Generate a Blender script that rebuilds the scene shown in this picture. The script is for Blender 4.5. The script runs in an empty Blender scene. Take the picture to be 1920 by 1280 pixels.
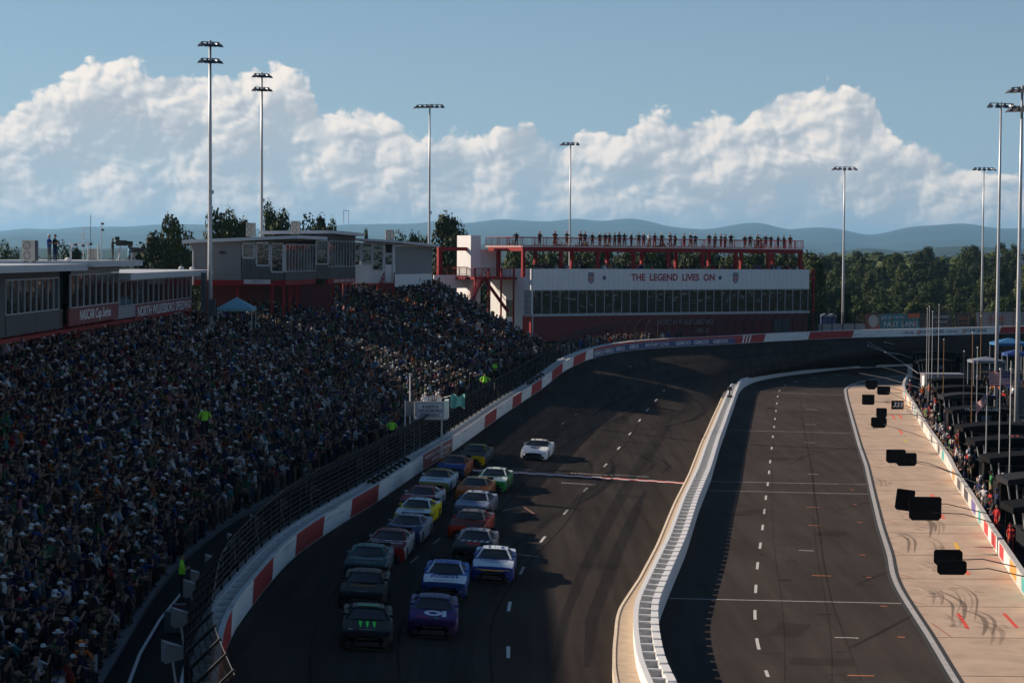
import bpy, bmesh, math, random
import numpy as np
from mathutils import Vector, Matrix
random.seed(7); rng = np.random.default_rng(7)
S = bpy.context.scene
COL = S.collection
R = math.radians
# ------------------------------------------------------------------ camera
FPX = 70/36*1920
CAMZ = 15.3
PITCH, ROLL = 2.45, 0.4
cd = bpy.data.cameras.new('camera'); cam = bpy.data.objects.new('camera', cd); COL.objects.link(cam)
cd.sensor_width = 36; cd.lens = 70; cd.clip_start = 0.5; cd.clip_end = 90000
CR = Matrix.Rotation(R(90-PITCH), 3, 'X') @ Matrix.Rotation(R(ROLL), 3, 'Z')
cam.matrix_world = Matrix.Translation((0, 0, CAMZ)) @ CR.to_4x4()
S.camera = cam
# ------------------------------------------------------------------ light
SUN_EL, SUN_AZ = 23.4, -67.0          # azimuth from +Y, clockwise positive
sd = Vector((math.sin(R(SUN_AZ))*math.cos(R(SUN_EL)), math.cos(R(SUN_AZ))*math.cos(R(SUN_EL)), math.sin(R(SUN_EL))))
sl = bpy.data.lights.new('sun', 'SUN'); sl.energy = 5.0; sl.angle = R(0.53); sl.color = (1.0, 0.83, 0.66)
so = bpy.data.objects.new('sun', sl); COL.objects.link(so)
so.rotation_euler = sd.to_track_quat('Z', 'Y').to_euler(); so.location = sd*200
S.view_settings.view_transform = 'Standard'; S.view_settings.look = 'None'
S.view_settings.exposure = 0.5; S.view_settings.gamma = 1.0; S.view_settings.use_curve_mapping = False
S.render.engine = 'CYCLES'
S.cycles.use_denoising = True
S.cycles.max_bounces = 6; S.cycles.diffuse_bounces = 2; S.cycles.glossy_bounces = 3
S.cycles.transparent_max_bounces = 12; S.cycles.volume_bounces = 0
S.cycles.use_adaptive_sampling = True; S.cycles.adaptive_threshold = 0.02
# ------------------------------------------------------------------ sky: Nishita with a bank of cumulus low over the hills
W = bpy.data.worlds.new('World'); S.world = W; W.use_nodes = True
W.cycles.sampling_method = 'MANUAL'; W.cycles.sample_map_resolution = 256
def _ae(px, py):
    v = CR @ Vector(((px-960)/FPX, -(py-640)/FPX, -1)); v.normalize()
    return math.degrees(math.atan2(v.x, v.y)), math.degrees(math.asin(v.z))
CLOUD_TOP = [(0, 190), (60, 180), (110, 150), (200, 102), (260, 120), (312, 150), (335, 128), (390, 140), (440, 140), (480, 125), (530, 118), (580, 148), (605, 195), (650, 208), (700, 216), (760, 232),
             (800, 252), (860, 240), (900, 256), (950, 230), (1000, 236), (1050, 264), (1110, 236), (1160, 242), (1220, 202), (1280, 214), (1320, 210), (1380, 222), (1420, 190), (1455, 168), (1540, 152),
             (1600, 160), (1650, 200), (1690, 255), (1740, 276), (1800, 305), (1850, 322), (1920, 335)]
def build_sky():
    nt = W.node_tree; N = nt.nodes; L = nt.links; N.clear()
    out = N.new('ShaderNodeOutputWorld'); bg = N.new('ShaderNodeBackground'); bg.inputs[1].default_value = SKY
    L.new(bg.outputs[0], out.inputs[0])
    sky = N.new('ShaderNodeTexSky'); sky.sky_type = 'NISHITA'; sky.sun_disc = False
    sky.sun_elevation = R(SUN_EL); sky.sun_rotation = R(SUN_AZ); sky.altitude = 300; sky.air_density = 1.1; sky.dust_density = 0.1; sky.ozone_density = 4.2
    tc = N.new('ShaderNodeTexCoord')
    def m(op, a, b=None, c=None):
        n = N.new('ShaderNodeMath'); n.operation = op
        for i, v in enumerate((a, b, c)):
            if v is None: continue
            if isinstance(v, (int, float)): n.inputs[i].default_value = v
            else: L.new(v, n.inputs[i])
        return n.outputs[0]
    def smooth(x, lo, hi):
        n = N.new('ShaderNodeMapRange'); n.interpolation_type = 'SMOOTHSTEP'
        n.inputs['From Min'].default_value = lo; n.inputs['From Max'].default_value = hi; L.new(x, n.inputs['Value']); return n.outputs[0]
    s3 = N.new('ShaderNodeSeparateXYZ'); L.new(tc.outputs['Generated'], s3.inputs[0])
    azr = m('MULTIPLY', m('ARCTAN2', s3.outputs[0], s3.outputs[1]), 180/math.pi)
    elr = m('MULTIPLY', m('ARCSINE', s3.outputs[2]), 180/math.pi)
    # the bank goes on round the horizon, mirrored every 40 degrees
    azw = m('SUBTRACT', m('PINGPONG', m('ADD', azr, 420.0), 40.0), 20.0)
    fc = N.new('ShaderNodeFloatCurve'); L.new(m('DIVIDE', m('ADD', azw, 20.0), 40.0), fc.inputs['Value'])
    cv = fc.mapping.curves[0]
    pts = [(_ae(px, py)) for px, py in CLOUD_TOP]
    pts = [(-20, 4.0), (-17.5, 4.9), (-16, 4.3)]+pts+[(16, 3.4), (18, 4.4), (20, 4.0)]
    pts.sort(); cv.points[0].location = ((pts[0][0]+20)/40, pts[0][1]/10); cv.points[1].location = ((pts[-1][0]+20)/40, pts[-1][1]/10)
    for a, e in pts[1:-1]: cv.points.new((a+20)/40, e/10)
    fc.mapping.update()
    top = m('MULTIPLY', fc.outputs[0], 10.0)
    def fields(da, de):
        c = N.new('ShaderNodeCombineXYZ'); L.new(m('ADD', azw, da) if da else azw, c.inputs[0]); L.new(m('MULTIPLY', m('ADD', elr, de) if de else elr, 1.2), c.inputs[1])
        n = N.new('ShaderNodeTexNoise'); n.noise_dimensions = '2D'; n.inputs['Scale'].default_value = .62; n.inputs['Detail'].default_value = 7.0; n.inputs['Roughness'].default_value = .55
        L.new(c.outputs[0], n.inputs['Vector'])
        v = N.new('ShaderNodeTexVoronoi'); v.voronoi_dimensions = '2D'; v.feature = 'F1'; v.inputs['Scale'].default_value = 1.15
        v.inputs['Detail'].default_value = 2.0; v.inputs['Roughness'].default_value = .5; v.normalize = False
        w = N.new('ShaderNodeVectorMath'); w.operation = 'MULTIPLY_ADD'; w.inputs[1].default_value = (.9, .9, .9); L.new(n.outputs['Color'], w.inputs[0]); L.new(c.outputs[0], w.inputs[2])
        L.new(w.outputs[0], v.inputs['Vector'])
        return n.outputs['Fac'], v.outputs['Distance']
    def low(da, de):
        c = N.new('ShaderNodeCombineXYZ'); L.new(m('ADD', azw, da) if da else azw, c.inputs[0]); L.new(m('MULTIPLY', m('ADD', elr, de) if de else elr, 1.3), c.inputs[1])
        n = N.new('ShaderNodeTexNoise'); n.noise_dimensions = '2D'; n.inputs['Scale'].default_value = .42; n.inputs['Detail'].default_value = 2.0; n.inputs['Roughness'].default_value = .5
        L.new(c.outputs[0], n.inputs['Vector']); return n.outputs['Fac']
    n0, v0 = fields(0, 0); n1, v1 = fields(-.13, .12); g0 = low(0, 0); g1 = low(-.75, .55)
    h0 = m('SUBTRACT', m('MULTIPLY', n0, 1.0), m('MULTIPLY', v0, .62)); h1 = m('SUBTRACT', m('MULTIPLY', n1, 1.0), m('MULTIPLY', v1, .62))
    depth = m('SUBTRACT', top, elr)
    d = m('ADD', m('MULTIPLY', depth, 1.5), m('SUBTRACT', m('MULTIPLY', h0, 1.15), .05))
    # gaps of blue inside the bank, more of them low down
    gap = m('ADD', m('MULTIPLY', m('SUBTRACT', g0, .42), 4.0), m('MULTIPLY', m('SUBTRACT', h0, .2), .9))
    cov = m('MULTIPLY', smooth(d, 0.0, .36), m('ADD', m('ADD', .52, m('MULTIPLY', smooth(elr, 1.6, 4.2), .30)), m('MULTIPLY', smooth(m('ADD', gap, m('MULTIPLY', smooth(depth, 1.6, .1), .6)), -.45, .30), m('SUBTRACT', .48, m('MULTIPLY', smooth(elr, 1.6, 4.2), .30)))))
    lit = m('MULTIPLY', m('SUBTRACT', h0, h1), 1.55)
    lit = m('ADD', lit, m('MULTIPLY', m('SUBTRACT', g0, g1), 2.1))
    lit = m('ADD', lit, m('MULTIPLY', smooth(depth, 1.9, -.1), .40))
    lit = m('ADD', lit, m('MULTIPLY', m('SUBTRACT', h0, .25), .55))
    li = smooth(lit, -.62, 1.05)
    ramp = N.new('ShaderNodeValToRGB'); L.new(li, ramp.inputs[0]); e = ramp.color_ramp.elements
    e[0].position = 0.0; e[0].color = (.44, .47, .51, 1)
    e[1].position = 1.0; e[1].color = (1.0, .89, .79, 1)
    k = e.new(.48); k.color = (.66, .655, .65, 1)
    sc = N.new('ShaderNodeVectorMath'); sc.operation = 'SCALE'; sc.inputs['Scale'].default_value = CLOUD_B; L.new(ramp.outputs[0], sc.inputs[0])
    # pale haze low over the horizon
    hz = N.new('ShaderNodeMix'); hz.data_type = 'RGBA'; hz.inputs[7].default_value = (4.6, 6.8, 9.3, 1)
    hzf = m('POWER', 2.718, m('MULTIPLY', m('ABSOLUTE', elr), -.15)); L.new(m('MULTIPLY', hzf, .88), hz.inputs[0]); L.new(sky.outputs[0], hz.inputs[6])
    mix = N.new('ShaderNodeMix'); mix.data_type = 'RGBA'
    L.new(hz.outputs[2], mix.inputs[6]); L.new(sc.outputs[0], mix.inputs[7])
    L.new(m('MULTIPLY', cov, smooth(elr, .2, 1.7)), mix.inputs[0])
    L.new(mix.outputs[2], bg.inputs[0])
SKY = 0.054; CLOUD_B = 14.2
build_sky()
# ------------------------------------------------------------------ helpers
def ray(px, py):
    return CR @ Vector(((px-960)/FPX, -(py-640)/FPX, -1))
def at_z(px, py, z=0.0):
    d = ray(px, py); t = (z-CAMZ)/d.z
    return Vector((d.x*t, d.y*t, z))
def at_y(px, py, Y):
    d = ray(px, py); t = Y/d.y
    return Vector((d.x*t, Y, CAMZ+d.z*t))
def at_x(px, py, X):
    d = ray(px, py); t = X/d.x
    return Vector((X, d.y*t, CAMZ+d.z*t))
MATS = {}
def mat(name, col, rough=0.6, metal=0.0, var=0.0, scale=3.0, bump=0.0, emit=0.0, spec=0.5, coat=0.0, alpha=1.0, trans=0.0, attr=None, objcol=False, rnd=0.0):
    if name in MATS: return MATS[name]
    m = bpy.data.materials.new(name); m.use_nodes = True; nt = m.node_tree; N = nt.nodes; L = nt.links
    b = N['Principled BSDF']; MATS[name] = m
    b.inputs['Base Color'].default_value = (*col, 1); b.inputs['Roughness'].default_value = rough; b.inputs['Metallic'].default_value = metal
    b.inputs['Specular IOR Level'].default_value = spec; b.inputs['Coat Weight'].default_value = coat; b.inputs['Coat Roughness'].default_value = 0.08
    b.inputs['Alpha'].default_value = alpha; b.inputs['Transmission Weight'].default_value = trans
    src = None
    if attr:
        a = N.new('ShaderNodeAttribute'); a.attribute_name = attr; src = a.outputs['Color']
    elif objcol:
        a = N.new('ShaderNodeObjectInfo'); src = a.outputs['Color']
    if var > 0 or bump > 0 or rnd > 0:
        tc = N.new('ShaderNodeTexCoord'); geo = N.new('ShaderNodeNewGeometry')
        n = N.new('ShaderNodeTexNoise'); n.inputs['Scale'].default_value = scale; n.inputs['Detail'].default_value = 6; n.inputs['Roughness'].default_value = 0.6
        L.new(geo.outputs['Position'], n.inputs['Vector'])
        if var > 0 or rnd > 0:
            hsv = N.new('ShaderNodeHueSaturation')
            if src: L.new(src, hsv.inputs['Color'])
            else: hsv.inputs['Color'].default_value = (*col, 1)
            mr = N.new('ShaderNodeMapRange'); mr.inputs['From Min'].default_value = 0.25; mr.inputs['From Max'].default_value = 0.75
            mr.inputs['To Min'].default_value = 1-var; mr.inputs['To Max'].default_value = 1+var; L.new(n.outputs['Fac'], mr.inputs['Value'])
            v = mr.outputs[0]
            if rnd > 0:
                oi = N.new('ShaderNodeObjectInfo'); r2 = N.new('ShaderNodeMapRange'); r2.inputs['To Min'].default_value = 1-rnd; r2.inputs['To Max'].default_value = 1+rnd
                L.new(oi.outputs['Random'], r2.inputs['Value']); mm = N.new('ShaderNodeMath'); mm.operation = 'MULTIPLY'
                L.new(v, mm.inputs[0]); L.new(r2.outputs[0], mm.inputs[1]); v = mm.outputs[0]
            L.new(v, hsv.inputs['Value']); L.new(hsv.outputs[0], b.inputs['Base Color']); src = None
        if bump > 0:
            bp = N.new('ShaderNodeBump'); bp.inputs['Strength'].default_value = bump; bp.inputs['Distance'].default_value = 0.05
            L.new(n.outputs['Fac'], bp.inputs['Height']); L.new(bp.outputs[0], b.inputs['Normal'])
    if src: L.new(src, b.inputs['Base Color'])
    if emit > 0:
        b.inputs['Emission Color'].default_value = (*col, 1); b.inputs['Emission Strength'].default_value = emit
    return m
def srgb(r, g, b):
    f = lambda c: (c/255/12.92 if c <= 10 else ((c/255+0.055)/1.055)**2.4)
    return (f(r), f(g), f(b))
def tag(o, label=None, cat=None, group=None, kind=None):
    if label: o['label'] = label
    if cat: o['category'] = cat
    if group: o['group'] = group
    if kind: o['kind'] = kind
    return o
def wloc(p):
    v = Vector((0, 0, 0))
    while p is not None: v += p.location; p = p.parent
    return v
def empty(name, loc, label=None, cat=None, group=None, rz=0.0, parent=None):
    o = bpy.data.objects.new(name, None); COL.objects.link(o); o.location = loc; o.rotation_euler = (0, 0, rz); o.empty_display_size = 0.2
    if parent: o.parent = parent
    return tag(o, label, cat, group)
def inst(name, mesh, loc=(0, 0, 0), parent=None, rot=(0, 0, 0), scale=(1, 1, 1), local=True):
    o = bpy.data.objects.new(name, mesh); COL.objects.link(o)
    o.parent = parent; o.rotation_euler = rot; o.scale = scale
    o.location = Vector(loc) - (wloc(parent) if (parent and not local) else Vector((0, 0, 0)))
    return o
class B:
    """collects shapes into one mesh"""
    def __init__(s): s.v = []; s.f = []; s.m = []; s.mi = 0
    def add(s, vs, fs):
        n = len(s.v); s.v += [tuple(v) for v in vs]; s.f += [tuple(i+n for i in f) for f in fs]; s.m += [s.mi]*len(fs); return s
    def box(s, c, d, rz=0.0, mtx=None):
        x, y, z = d[0]/2, d[1]/2, d[2]/2
        vs = [Vector(p) for p in ((-x, -y, -z), (x, -y, -z), (x, y, -z), (-x, y, -z), (-x, -y, z), (x, -y, z), (x, y, z), (-x, y, z))]
        if rz: q = Matrix.Rotation(rz, 3, 'Z'); vs = [q @ v for v in vs]
        if mtx is not None: vs = [mtx @ v for v in vs]
        c = Vector(c); return s.add([v+c for v in vs], [(0, 3, 2, 1), (4, 5, 6, 7), (0, 1, 5, 4), (1, 2, 6, 5), (2, 3, 7, 6), (3, 0, 4, 7)])
    def bb(s, x0, x1, y0, y1, z0, z1): return s.box(((x0+x1)/2, (y0+y1)/2, (z0+z1)/2), (abs(x1-x0), abs(y1-y0), abs(z1-z0)))
    def beam(s, p, q, w, h=None, up=(0, 0, 1)):
        p, q = Vector(p), Vector(q); h = h or w; d = (q-p)
        if d.length < 1e-6: return s
        d.normalize(); u = Vector(up)
        if abs(d.dot(u)) > 0.98: u = Vector((0, 1, 0))
        a = d.cross(u).normalized(); b = a.cross(d).normalized()
        vs = [p-a*w/2-b*h/2, p+a*w/2-b*h/2, p+a*w/2+b*h/2, p-a*w/2+b*h/2, q-a*w/2-b*h/2, q+a*w/2-b*h/2, q+a*w/2+b*h/2, q-a*w/2+b*h/2]
        return s.add(vs, [(0, 1, 2, 3), (7, 6, 5, 4), (0, 4, 5, 1), (1, 5, 6, 2), (2, 6, 7, 3), (3, 7, 4, 0)])
    def tube(s, pts, r, n=8, cap=True):
        pts = [Vector(p) for p in pts]; rs = r if isinstance(r, (list, tuple)) else [r]*len(pts)
        vs = []; fs = []
        for i, p in enumerate(pts):
            d = (pts[min(i+1, len(pts)-1)]-pts[max(i-1, 0)]).normalized()
            u = Vector((0, 0, 1)) if abs(d.z) < 0.95 else Vector((0, 1, 0))
            a = d.cross(u).normalized(); b = a.cross(d).normalized()
            for k in range(n):
                t = 2*math.pi*k/n; vs.append(p+(a*math.cos(t)+b*math.sin(t))*rs[i])
        for i in range(len(pts)-1):
            for k in range(n): fs.append((i*n+k, i*n+(k+1) % n, (i+1)*n+(k+1) % n, (i+1)*n+k))
        if cap: fs.append(tuple(range(n-1, -1, -1))); fs.append(tuple((len(pts)-1)*n+k for k in range(n)))
        return s.add(vs, fs)
    def prism(s, poly, off):
        poly = [Vector(p) for p in poly]; off = Vector(off); n = len(poly)
        return s.add(poly+[p+off for p in poly], [tuple(range(n-1, -1, -1)), tuple(range(n, 2*n))]+[(i, (i+1) % n, n+(i+1) % n, n+i) for i in range(n)])
    def quad(s, a, b, c, d): return s.add([a, b, c, d], [(0, 1, 2, 3)])
    def strip(s, A, Bp):
        n = len(A); return s.add(list(A)+list(Bp), [(i, i+1, n+i+1, n+i) for i in range(n-1)])
    def mesh(s, name, mats, smooth=False):
        me = bpy.data.meshes.new(name); me.from_pydata(s.v, [], s.f)
        for mm in (mats if isinstance(mats, (list, tuple)) else [mats]): me.materials.append(mm)
        if any(s.m): me.polygons.foreach_set('material_index', s.m)
        if smooth: me.polygons.foreach_set('use_smooth', [True]*len(s.f))
        me.update(); return me
    def build(s, name, mats, parent=None, smooth=False, local=False):
        me = s.mesh(name, mats, smooth)
        return inst(name, me, (0, 0, 0), parent, local=local)
def text_mesh(txt, size, mtl, bold=0.0, extrude=0.0, align='CENTER', shear=0.0, xscale=1.0, spacing=1.0):
    cu = bpy.data.curves.new('lettering', 'FONT'); cu.body = txt; cu.size = size; cu.align_x = align; cu.align_y = 'CENTER'
    cu.extrude = extrude; cu.offset = bold*size; cu.shear = shear; cu.space_character = spacing; cu.resolution_u = 3
    o = bpy.data.objects.new('lettering', cu); COL.objects.link(o)
    bpy.context.view_layer.update()
    me = bpy.data.meshes.new_from_object(o.evaluated_get(bpy.context.evaluated_depsgraph_get()))
    bpy.data.objects.remove(o); bpy.data.curves.remove(cu)
    if xscale != 1.0:
        for v in me.vertices: v.co.x *= xscale
    me.materials.clear(); me.materials.append(mtl); me.name = 'lettering'
    return me
def text_on(txt, size, mtl, origin, xdir, ydir, parent, name='lettering', off=0.006, extrude=0.004, width=None, **k):
    """flat lettering on a plane: origin is its centre, xdir reading direction, ydir up"""
    me = text_mesh(txt, size, mtl, extrude=extrude, **k)
    x = Vector(xdir).normalized(); y = Vector(ydir).normalized(); z = x.cross(y)
    if width:
        xs = [v.co.x for v in me.vertices]; w = max(xs)-min(xs); sc = width/w
        for v in me.vertices: v.co.x *= sc
    mt = Matrix((x, y, z)).transposed().to_4x4(); mt.translation = Vector(origin)+z*off
    me.transform(mt)
    return inst(name, me, (0, 0, 0), parent, local=False)
def smooth_path(pts, step=1.0, sig=4.0):
    p = np.array([tuple(q) for q in pts], float)
    s = np.r_[0, np.cumsum(np.linalg.norm(np.diff(p, axis=0), axis=1))]
    t = np.arange(0, s[-1], step); q = np.stack([np.interp(t, s, p[:, i]) for i in range(p.shape[1])], 1)
    if sig > 0:
        k = np.exp(-0.5*(np.arange(-3*sig, 3*sig+step, step)/sig)**2); k /= k.sum(); h = len(k)//2
        if len(q) < h+2: return q
        e = np.concatenate([2*q[0]-q[h:0:-1], q, 2*q[-1]-q[-2:-h-2:-1]])
        q = np.stack([np.convolve(e[:, i], k, 'valid') for i in range(q.shape[1])], 1)
    return q
class Path:
    def __init__(s, pts, step=1.0, sig=4.0):
        s.p = smooth_path(pts, step, sig) if sig >= 0 else np.array([tuple(q) for q in pts], float)
        d = np.gradient(s.p, axis=0); d[:, 2] = 0; d /= np.linalg.norm(d, axis=1)[:, None]; s.t = d
        s.n = np.stack([d[:, 1], -d[:, 0], 0*d[:, 0]], 1)      # right-hand side of travel
        s.s = np.r_[0, np.cumsum(np.linalg.norm(np.diff(s.p, axis=0), axis=1))]
    def at(s, d):
        f = lambda a: Vector([np.interp(d, s.s, a[:, i]) for i in range(3)])
        return f(s.p), f(s.t).normalized(), f(s.n).normalized()
    def off(s, o, dz=0.0):
        return [Vector(a) for a in (s.p + s.n*o + np.array([0, 0, dz]))]
    def len(s): return s.s[-1]
    def s_at_y(s, Y): return float(np.interp(Y, s.p[:, 1], s.s))
    def s_px(s, px):      # arc length at which the path crosses image column px
        if not hasattr(s, 'c'): s.c = np.array([cam_px(Vector(q))[0] for q in s.p])
        k = np.where((s.c[:-1] <= px) & (s.c[1:] > px))[0]
        if len(k) == 0: return float(s.s[int(np.argmin(abs(s.c-px)))])
        k = k[-1]; return float(s.s[k]+(s.s[k+1]-s.s[k])*(px-s.c[k])/(s.c[k+1]-s.c[k]))
def cam_px(v):
    q = CR.transposed() @ (Vector(v)-Vector((0, 0, CAMZ))); return (960+FPX*q.x/-q.z, 640-FPX*q.y/-q.z)
# ------------------------------------------------------------------ plan of the place, read off the photograph
def P3(l): return [at_z(a, b, c) for (a, b, c) in l]
_o = P3([(417, 1290, 1.1), (414, 1250, 1.0), (430, 1194, .9), (472, 1137, .8), (508, 1090, .8), (552, 1042, .8), (602, 1007, .8), (658, 971, .8), (707, 942, .8), (793, 881, .8),
         (848, 847, .9), (890, 817, 1.0), (940, 780, 1.3), (1000, 740, 1.8), (1020, 727, 2.1), (1052, 699, 2.9), (1075, 686, 3.4), (1110, 671, 3.9), (1175, 657, 4.3), (1250, 651, 4.4),
         (1375, 645, 4.4), (1430, 641, 4.4), (1512, 637, 4.4), (1595, 633, 4.4), (1690, 631, 4.4), (1855, 626, 4.4), (1990, 623, 4.4)])
OUT = Path([(-6.5, 48, 1.6), (-8.7, 58, 1.3)] + _o + [_o[-1]+Vector((14, -1, 0)), _o[-1]+Vector((40, -10, 0))], 1.0, 3.0)
_i = P3([(1246, 1282, 0), (1234.6, 1221, 0), (1233, 1172, 0), (1244, 1142, 0), (1262.5, 1096, 0), (1286, 1040, 0), (1310, 960, 0), (1333, 901, 0), (1350, 840, 0), (1359, 815, 0), (1367, 790, 0),
         (1374, 771, 0), (1380, 752, 0), (1386, 736, 0), (1395, 726, 0), (1412, 717, 0), (1437, 710.6, 0), (1479, 703.7, 0), (1590, 691, 0), (1715, 685, 0), (1740, 684, 0)])
INW = Path([_i[0]+Vector((.35, -12, 0)), _i[0]+Vector((.12, -5, 0))] + _i + [_i[-1]+Vector((3, -.3, 0))], 0.5, 1.6)
CE = Path(P3([(1815, 1310, 0), (1787, 1266, 0), (1744, 1193, 0), (1709, 1140, 0), (1686, 1103, 0), (1675, 1076, 0), (1670, 1042, 0), (1652, 987, 0), (1637, 925, 0), (1625, 872, 0), (1612, 835, 0), (1600, 792, 0),
              (1588, 748, 0), (1585, 730, 0), (1597, 721, 0), (1620, 714, 0), (1660, 707, 0), (1700, 704, 0)]), 0.5, 1.5)
PW = Path(P3([(2075, 1345, 0), (2010, 1250, 0), (1960, 1180, 0), (1920, 1117, 0), (1905, 1095, 0), (1873, 1044, 0), (1849, 1006, 0), (1837, 983, 0), (1815, 947, 0), (1790, 908, 0), (1776, 877, 0), (1757, 848, 0), (1742, 826, 0),
              (1729, 805, 0), (1714, 776, 0), (1701, 756, 0), (1694, 745, 0), (1691, 735, 0), (1693, 727, 0), (1700, 715, 0)]), 0.5, 1.5)
def asphalt(name, col, sx, sy, streak=0.25, rough=1.0):
    m = bpy.data.materials.new(name); m.use_nodes = True; nt = m.node_tree; N = nt.nodes; L = nt.links; b = N['Principled BSDF']
    b.inputs['Roughness'].default_value = rough; b.inputs['Specular IOR Level'].default_value = 0.03
    geo = N.new('ShaderNodeNewGeometry')
    def nz(sc, vec, det=6, ro=.6):
        mp = N.new('ShaderNodeVectorMath'); mp.operation = 'MULTIPLY'; mp.inputs[1].default_value = vec; L.new(geo.outputs['Position'], mp.inputs[0])
        n = N.new('ShaderNodeTexNoise'); n.inputs['Scale'].default_value = sc; n.inputs['Detail'].default_value = det; n.inputs['Roughness'].default_value = ro
        L.new(mp.outputs[0], n.inputs['Vector']); return n.outputs['Fac']
    a = nz(1.0, (sx, sy, 1)); c = nz(0.18, (1, .5, 1)); f = nz(14, (1, 1, 1), 3, .7)
    def rg(x, lo, hi):
        r = N.new('ShaderNodeMapRange'); r.inputs['From Min'].default_value = .3; r.inputs['From Max'].default_value = .7
        r.inputs['To Min'].default_value = lo; r.inputs['To Max'].default_value = hi; L.new(x, r.inputs['Value']); return r.outputs[0]
    def mu(x, y):
        r = N.new('ShaderNodeMath'); r.operation = 'MULTIPLY'; L.new(x, r.inputs[0]); L.new(y, r.inputs[1]); return r.outputs[0]
    v = mu(mu(rg(a, 1-streak, 1+streak), rg(c, .82, 1.16)), rg(f, .88, 1.12))
    h = N.new('ShaderNodeHueSaturation'); h.inputs['Color'].default_value = (*col, 1); L.new(v, h.inputs['Value']); L.new(h.outputs[0], b.inputs['Base Color'])
    bp = N.new('ShaderNodeBump'); bp.inputs['Strength'].default_value = .25; bp.inputs['Distance'].default_value = .01; L.new(f, bp.inputs['Height']); L.new(bp.outputs[0], b.inputs['Normal'])
    MATS[name] = m; return m
M_track = asphalt('track_asphalt', (.041, .034, .030), 1.6, .05, .30)
M_pit = asphalt('pit_asphalt', (.056, .046, .041), 1.2, .06, .20)
M_yard = asphalt('yard_asphalt', (.026, .025, .025), .5, .5, .15)
M_conc = mat('pit_concrete', (.50, .37, .275), .85, var=.2, scale=.7, bump=.1, spec=.15, rnd=.05)
M_cconc = mat('curb_concrete', (.50, .39, .28), .85, var=.18, scale=2.5, bump=.1, spec=.15)
def scuffed(name, col):
    m = mat(name, col, .55, var=.06, scale=3, spec=.3); nt = m.node_tree; N = nt.nodes; L = nt.links; b = N['Principled BSDF']
    src = b.inputs['Base Color'].links[0].from_socket; g = N.new('ShaderNodeNewGeometry'); v = N.new('ShaderNodeVectorMath'); v.operation = 'MULTIPLY'; v.inputs[1].default_value = (.35, .35, 7); L.new(g.outputs['Position'], v.inputs[0])
    n = N.new('ShaderNodeTexNoise'); n.inputs['Scale'].default_value = 1.0; n.inputs['Detail'].default_value = 5; L.new(v.outputs[0], n.inputs['Vector'])
    r = N.new('ShaderNodeMapRange'); r.inputs['From Min'].default_value = .55; r.inputs['From Max'].default_value = .75; r.inputs['To Max'].default_value = .6; L.new(n.outputs['Fac'], r.inputs['Value'])
    x = N.new('ShaderNodeMix'); x.data_type = 'RGBA'; L.new(r.outputs[0], x.inputs[0]); L.new(src, x.inputs[6]); x.inputs[7].default_value = (.05, .048, .045, 1); L.new(x.outputs[2], b.inputs['Base Color']); return m
M_scuff = scuffed('scuffed_white_paint', (.74, .74, .72))
M_white = mat('white_paint', (.78, .77, .75), .55, var=.06, scale=4, spec=.3)
M_wline = mat('line_paint', (.55, .53, .50), .7, var=.25, scale=6, spec=.2)
M_oline = mat('orange_line_paint', (.62, .20, .07), .7, var=.2, scale=6, spec=.2)
M_rline = mat('red_line_paint', (.75, .09, .06), .7, var=.1, scale=6, spec=.2)
M_red = scuffed('scuffed_red_paint', (.36, .022, .022))
M_steel = mat('barrier_steel', (.62, .62, .62), .5, .0, var=.10, scale=3, spec=.4)
M_galv = mat('galvanised_steel', (.50, .51, .52), .45, .35, var=.10, scale=1.2)
M_dark = mat('black_steel', (.022, .022, .024), .5, spec=.4)
M_skid = mat('tyre_rubber_mark', (.012, .012, .013), .8, alpha=.55, spec=.1)
# ---- ground
def ground_h(x, y):
    # behind the far bend the land dips into a wooded valley and climbs again to a low ridge
    st = lambda v: np.clip(v, 0, 1)**2*(3-2*np.clip(v, 0, 1))
    dip = st((y-292)/50.0); rise = st((y-370)/420.0); far = st((y-1500)/3500.0)
    rg = .35+.65*st((x+20)/80.0); top = 13.5+5.5*st((x-110)/110.0)
    return -0.6 + (-8.5*dip+top*rise)*rg*(1-far)
def ground():
    xs = np.r_[-30000, -14000, -6000, -2000, -800, np.arange(-300, 801, 20), 1200, 2500, 6000, 14000, 30000]
    ys = np.r_[-3000, -400, -60, np.arange(0, 800, 20), 900, 1200, 1800, 3000, 6000, 12000, 20000, 34000]
    X, Y = np.meshgrid(xs, ys); Z = ground_h(X, Y)
    v = np.stack([X.ravel(), Y.ravel(), Z.ravel()], 1); nx = len(xs)
    f = [(j*nx+i, j*nx+i+1, (j+1)*nx+i+1, (j+1)*nx+i) for j in range(len(ys)-1) for i in range(nx-1)]
    me = bpy.data.meshes.new('ground'); me.from_pydata(v.tolist(), [], f); me.materials.append(mat('ground_soil', (.045, .05, .025), .95, var=.3, scale=.02, spec=.05)); me.update()
    tag(inst('ground', me), 'open ground under and beyond the speedway', kind='structure')
ground()
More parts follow.
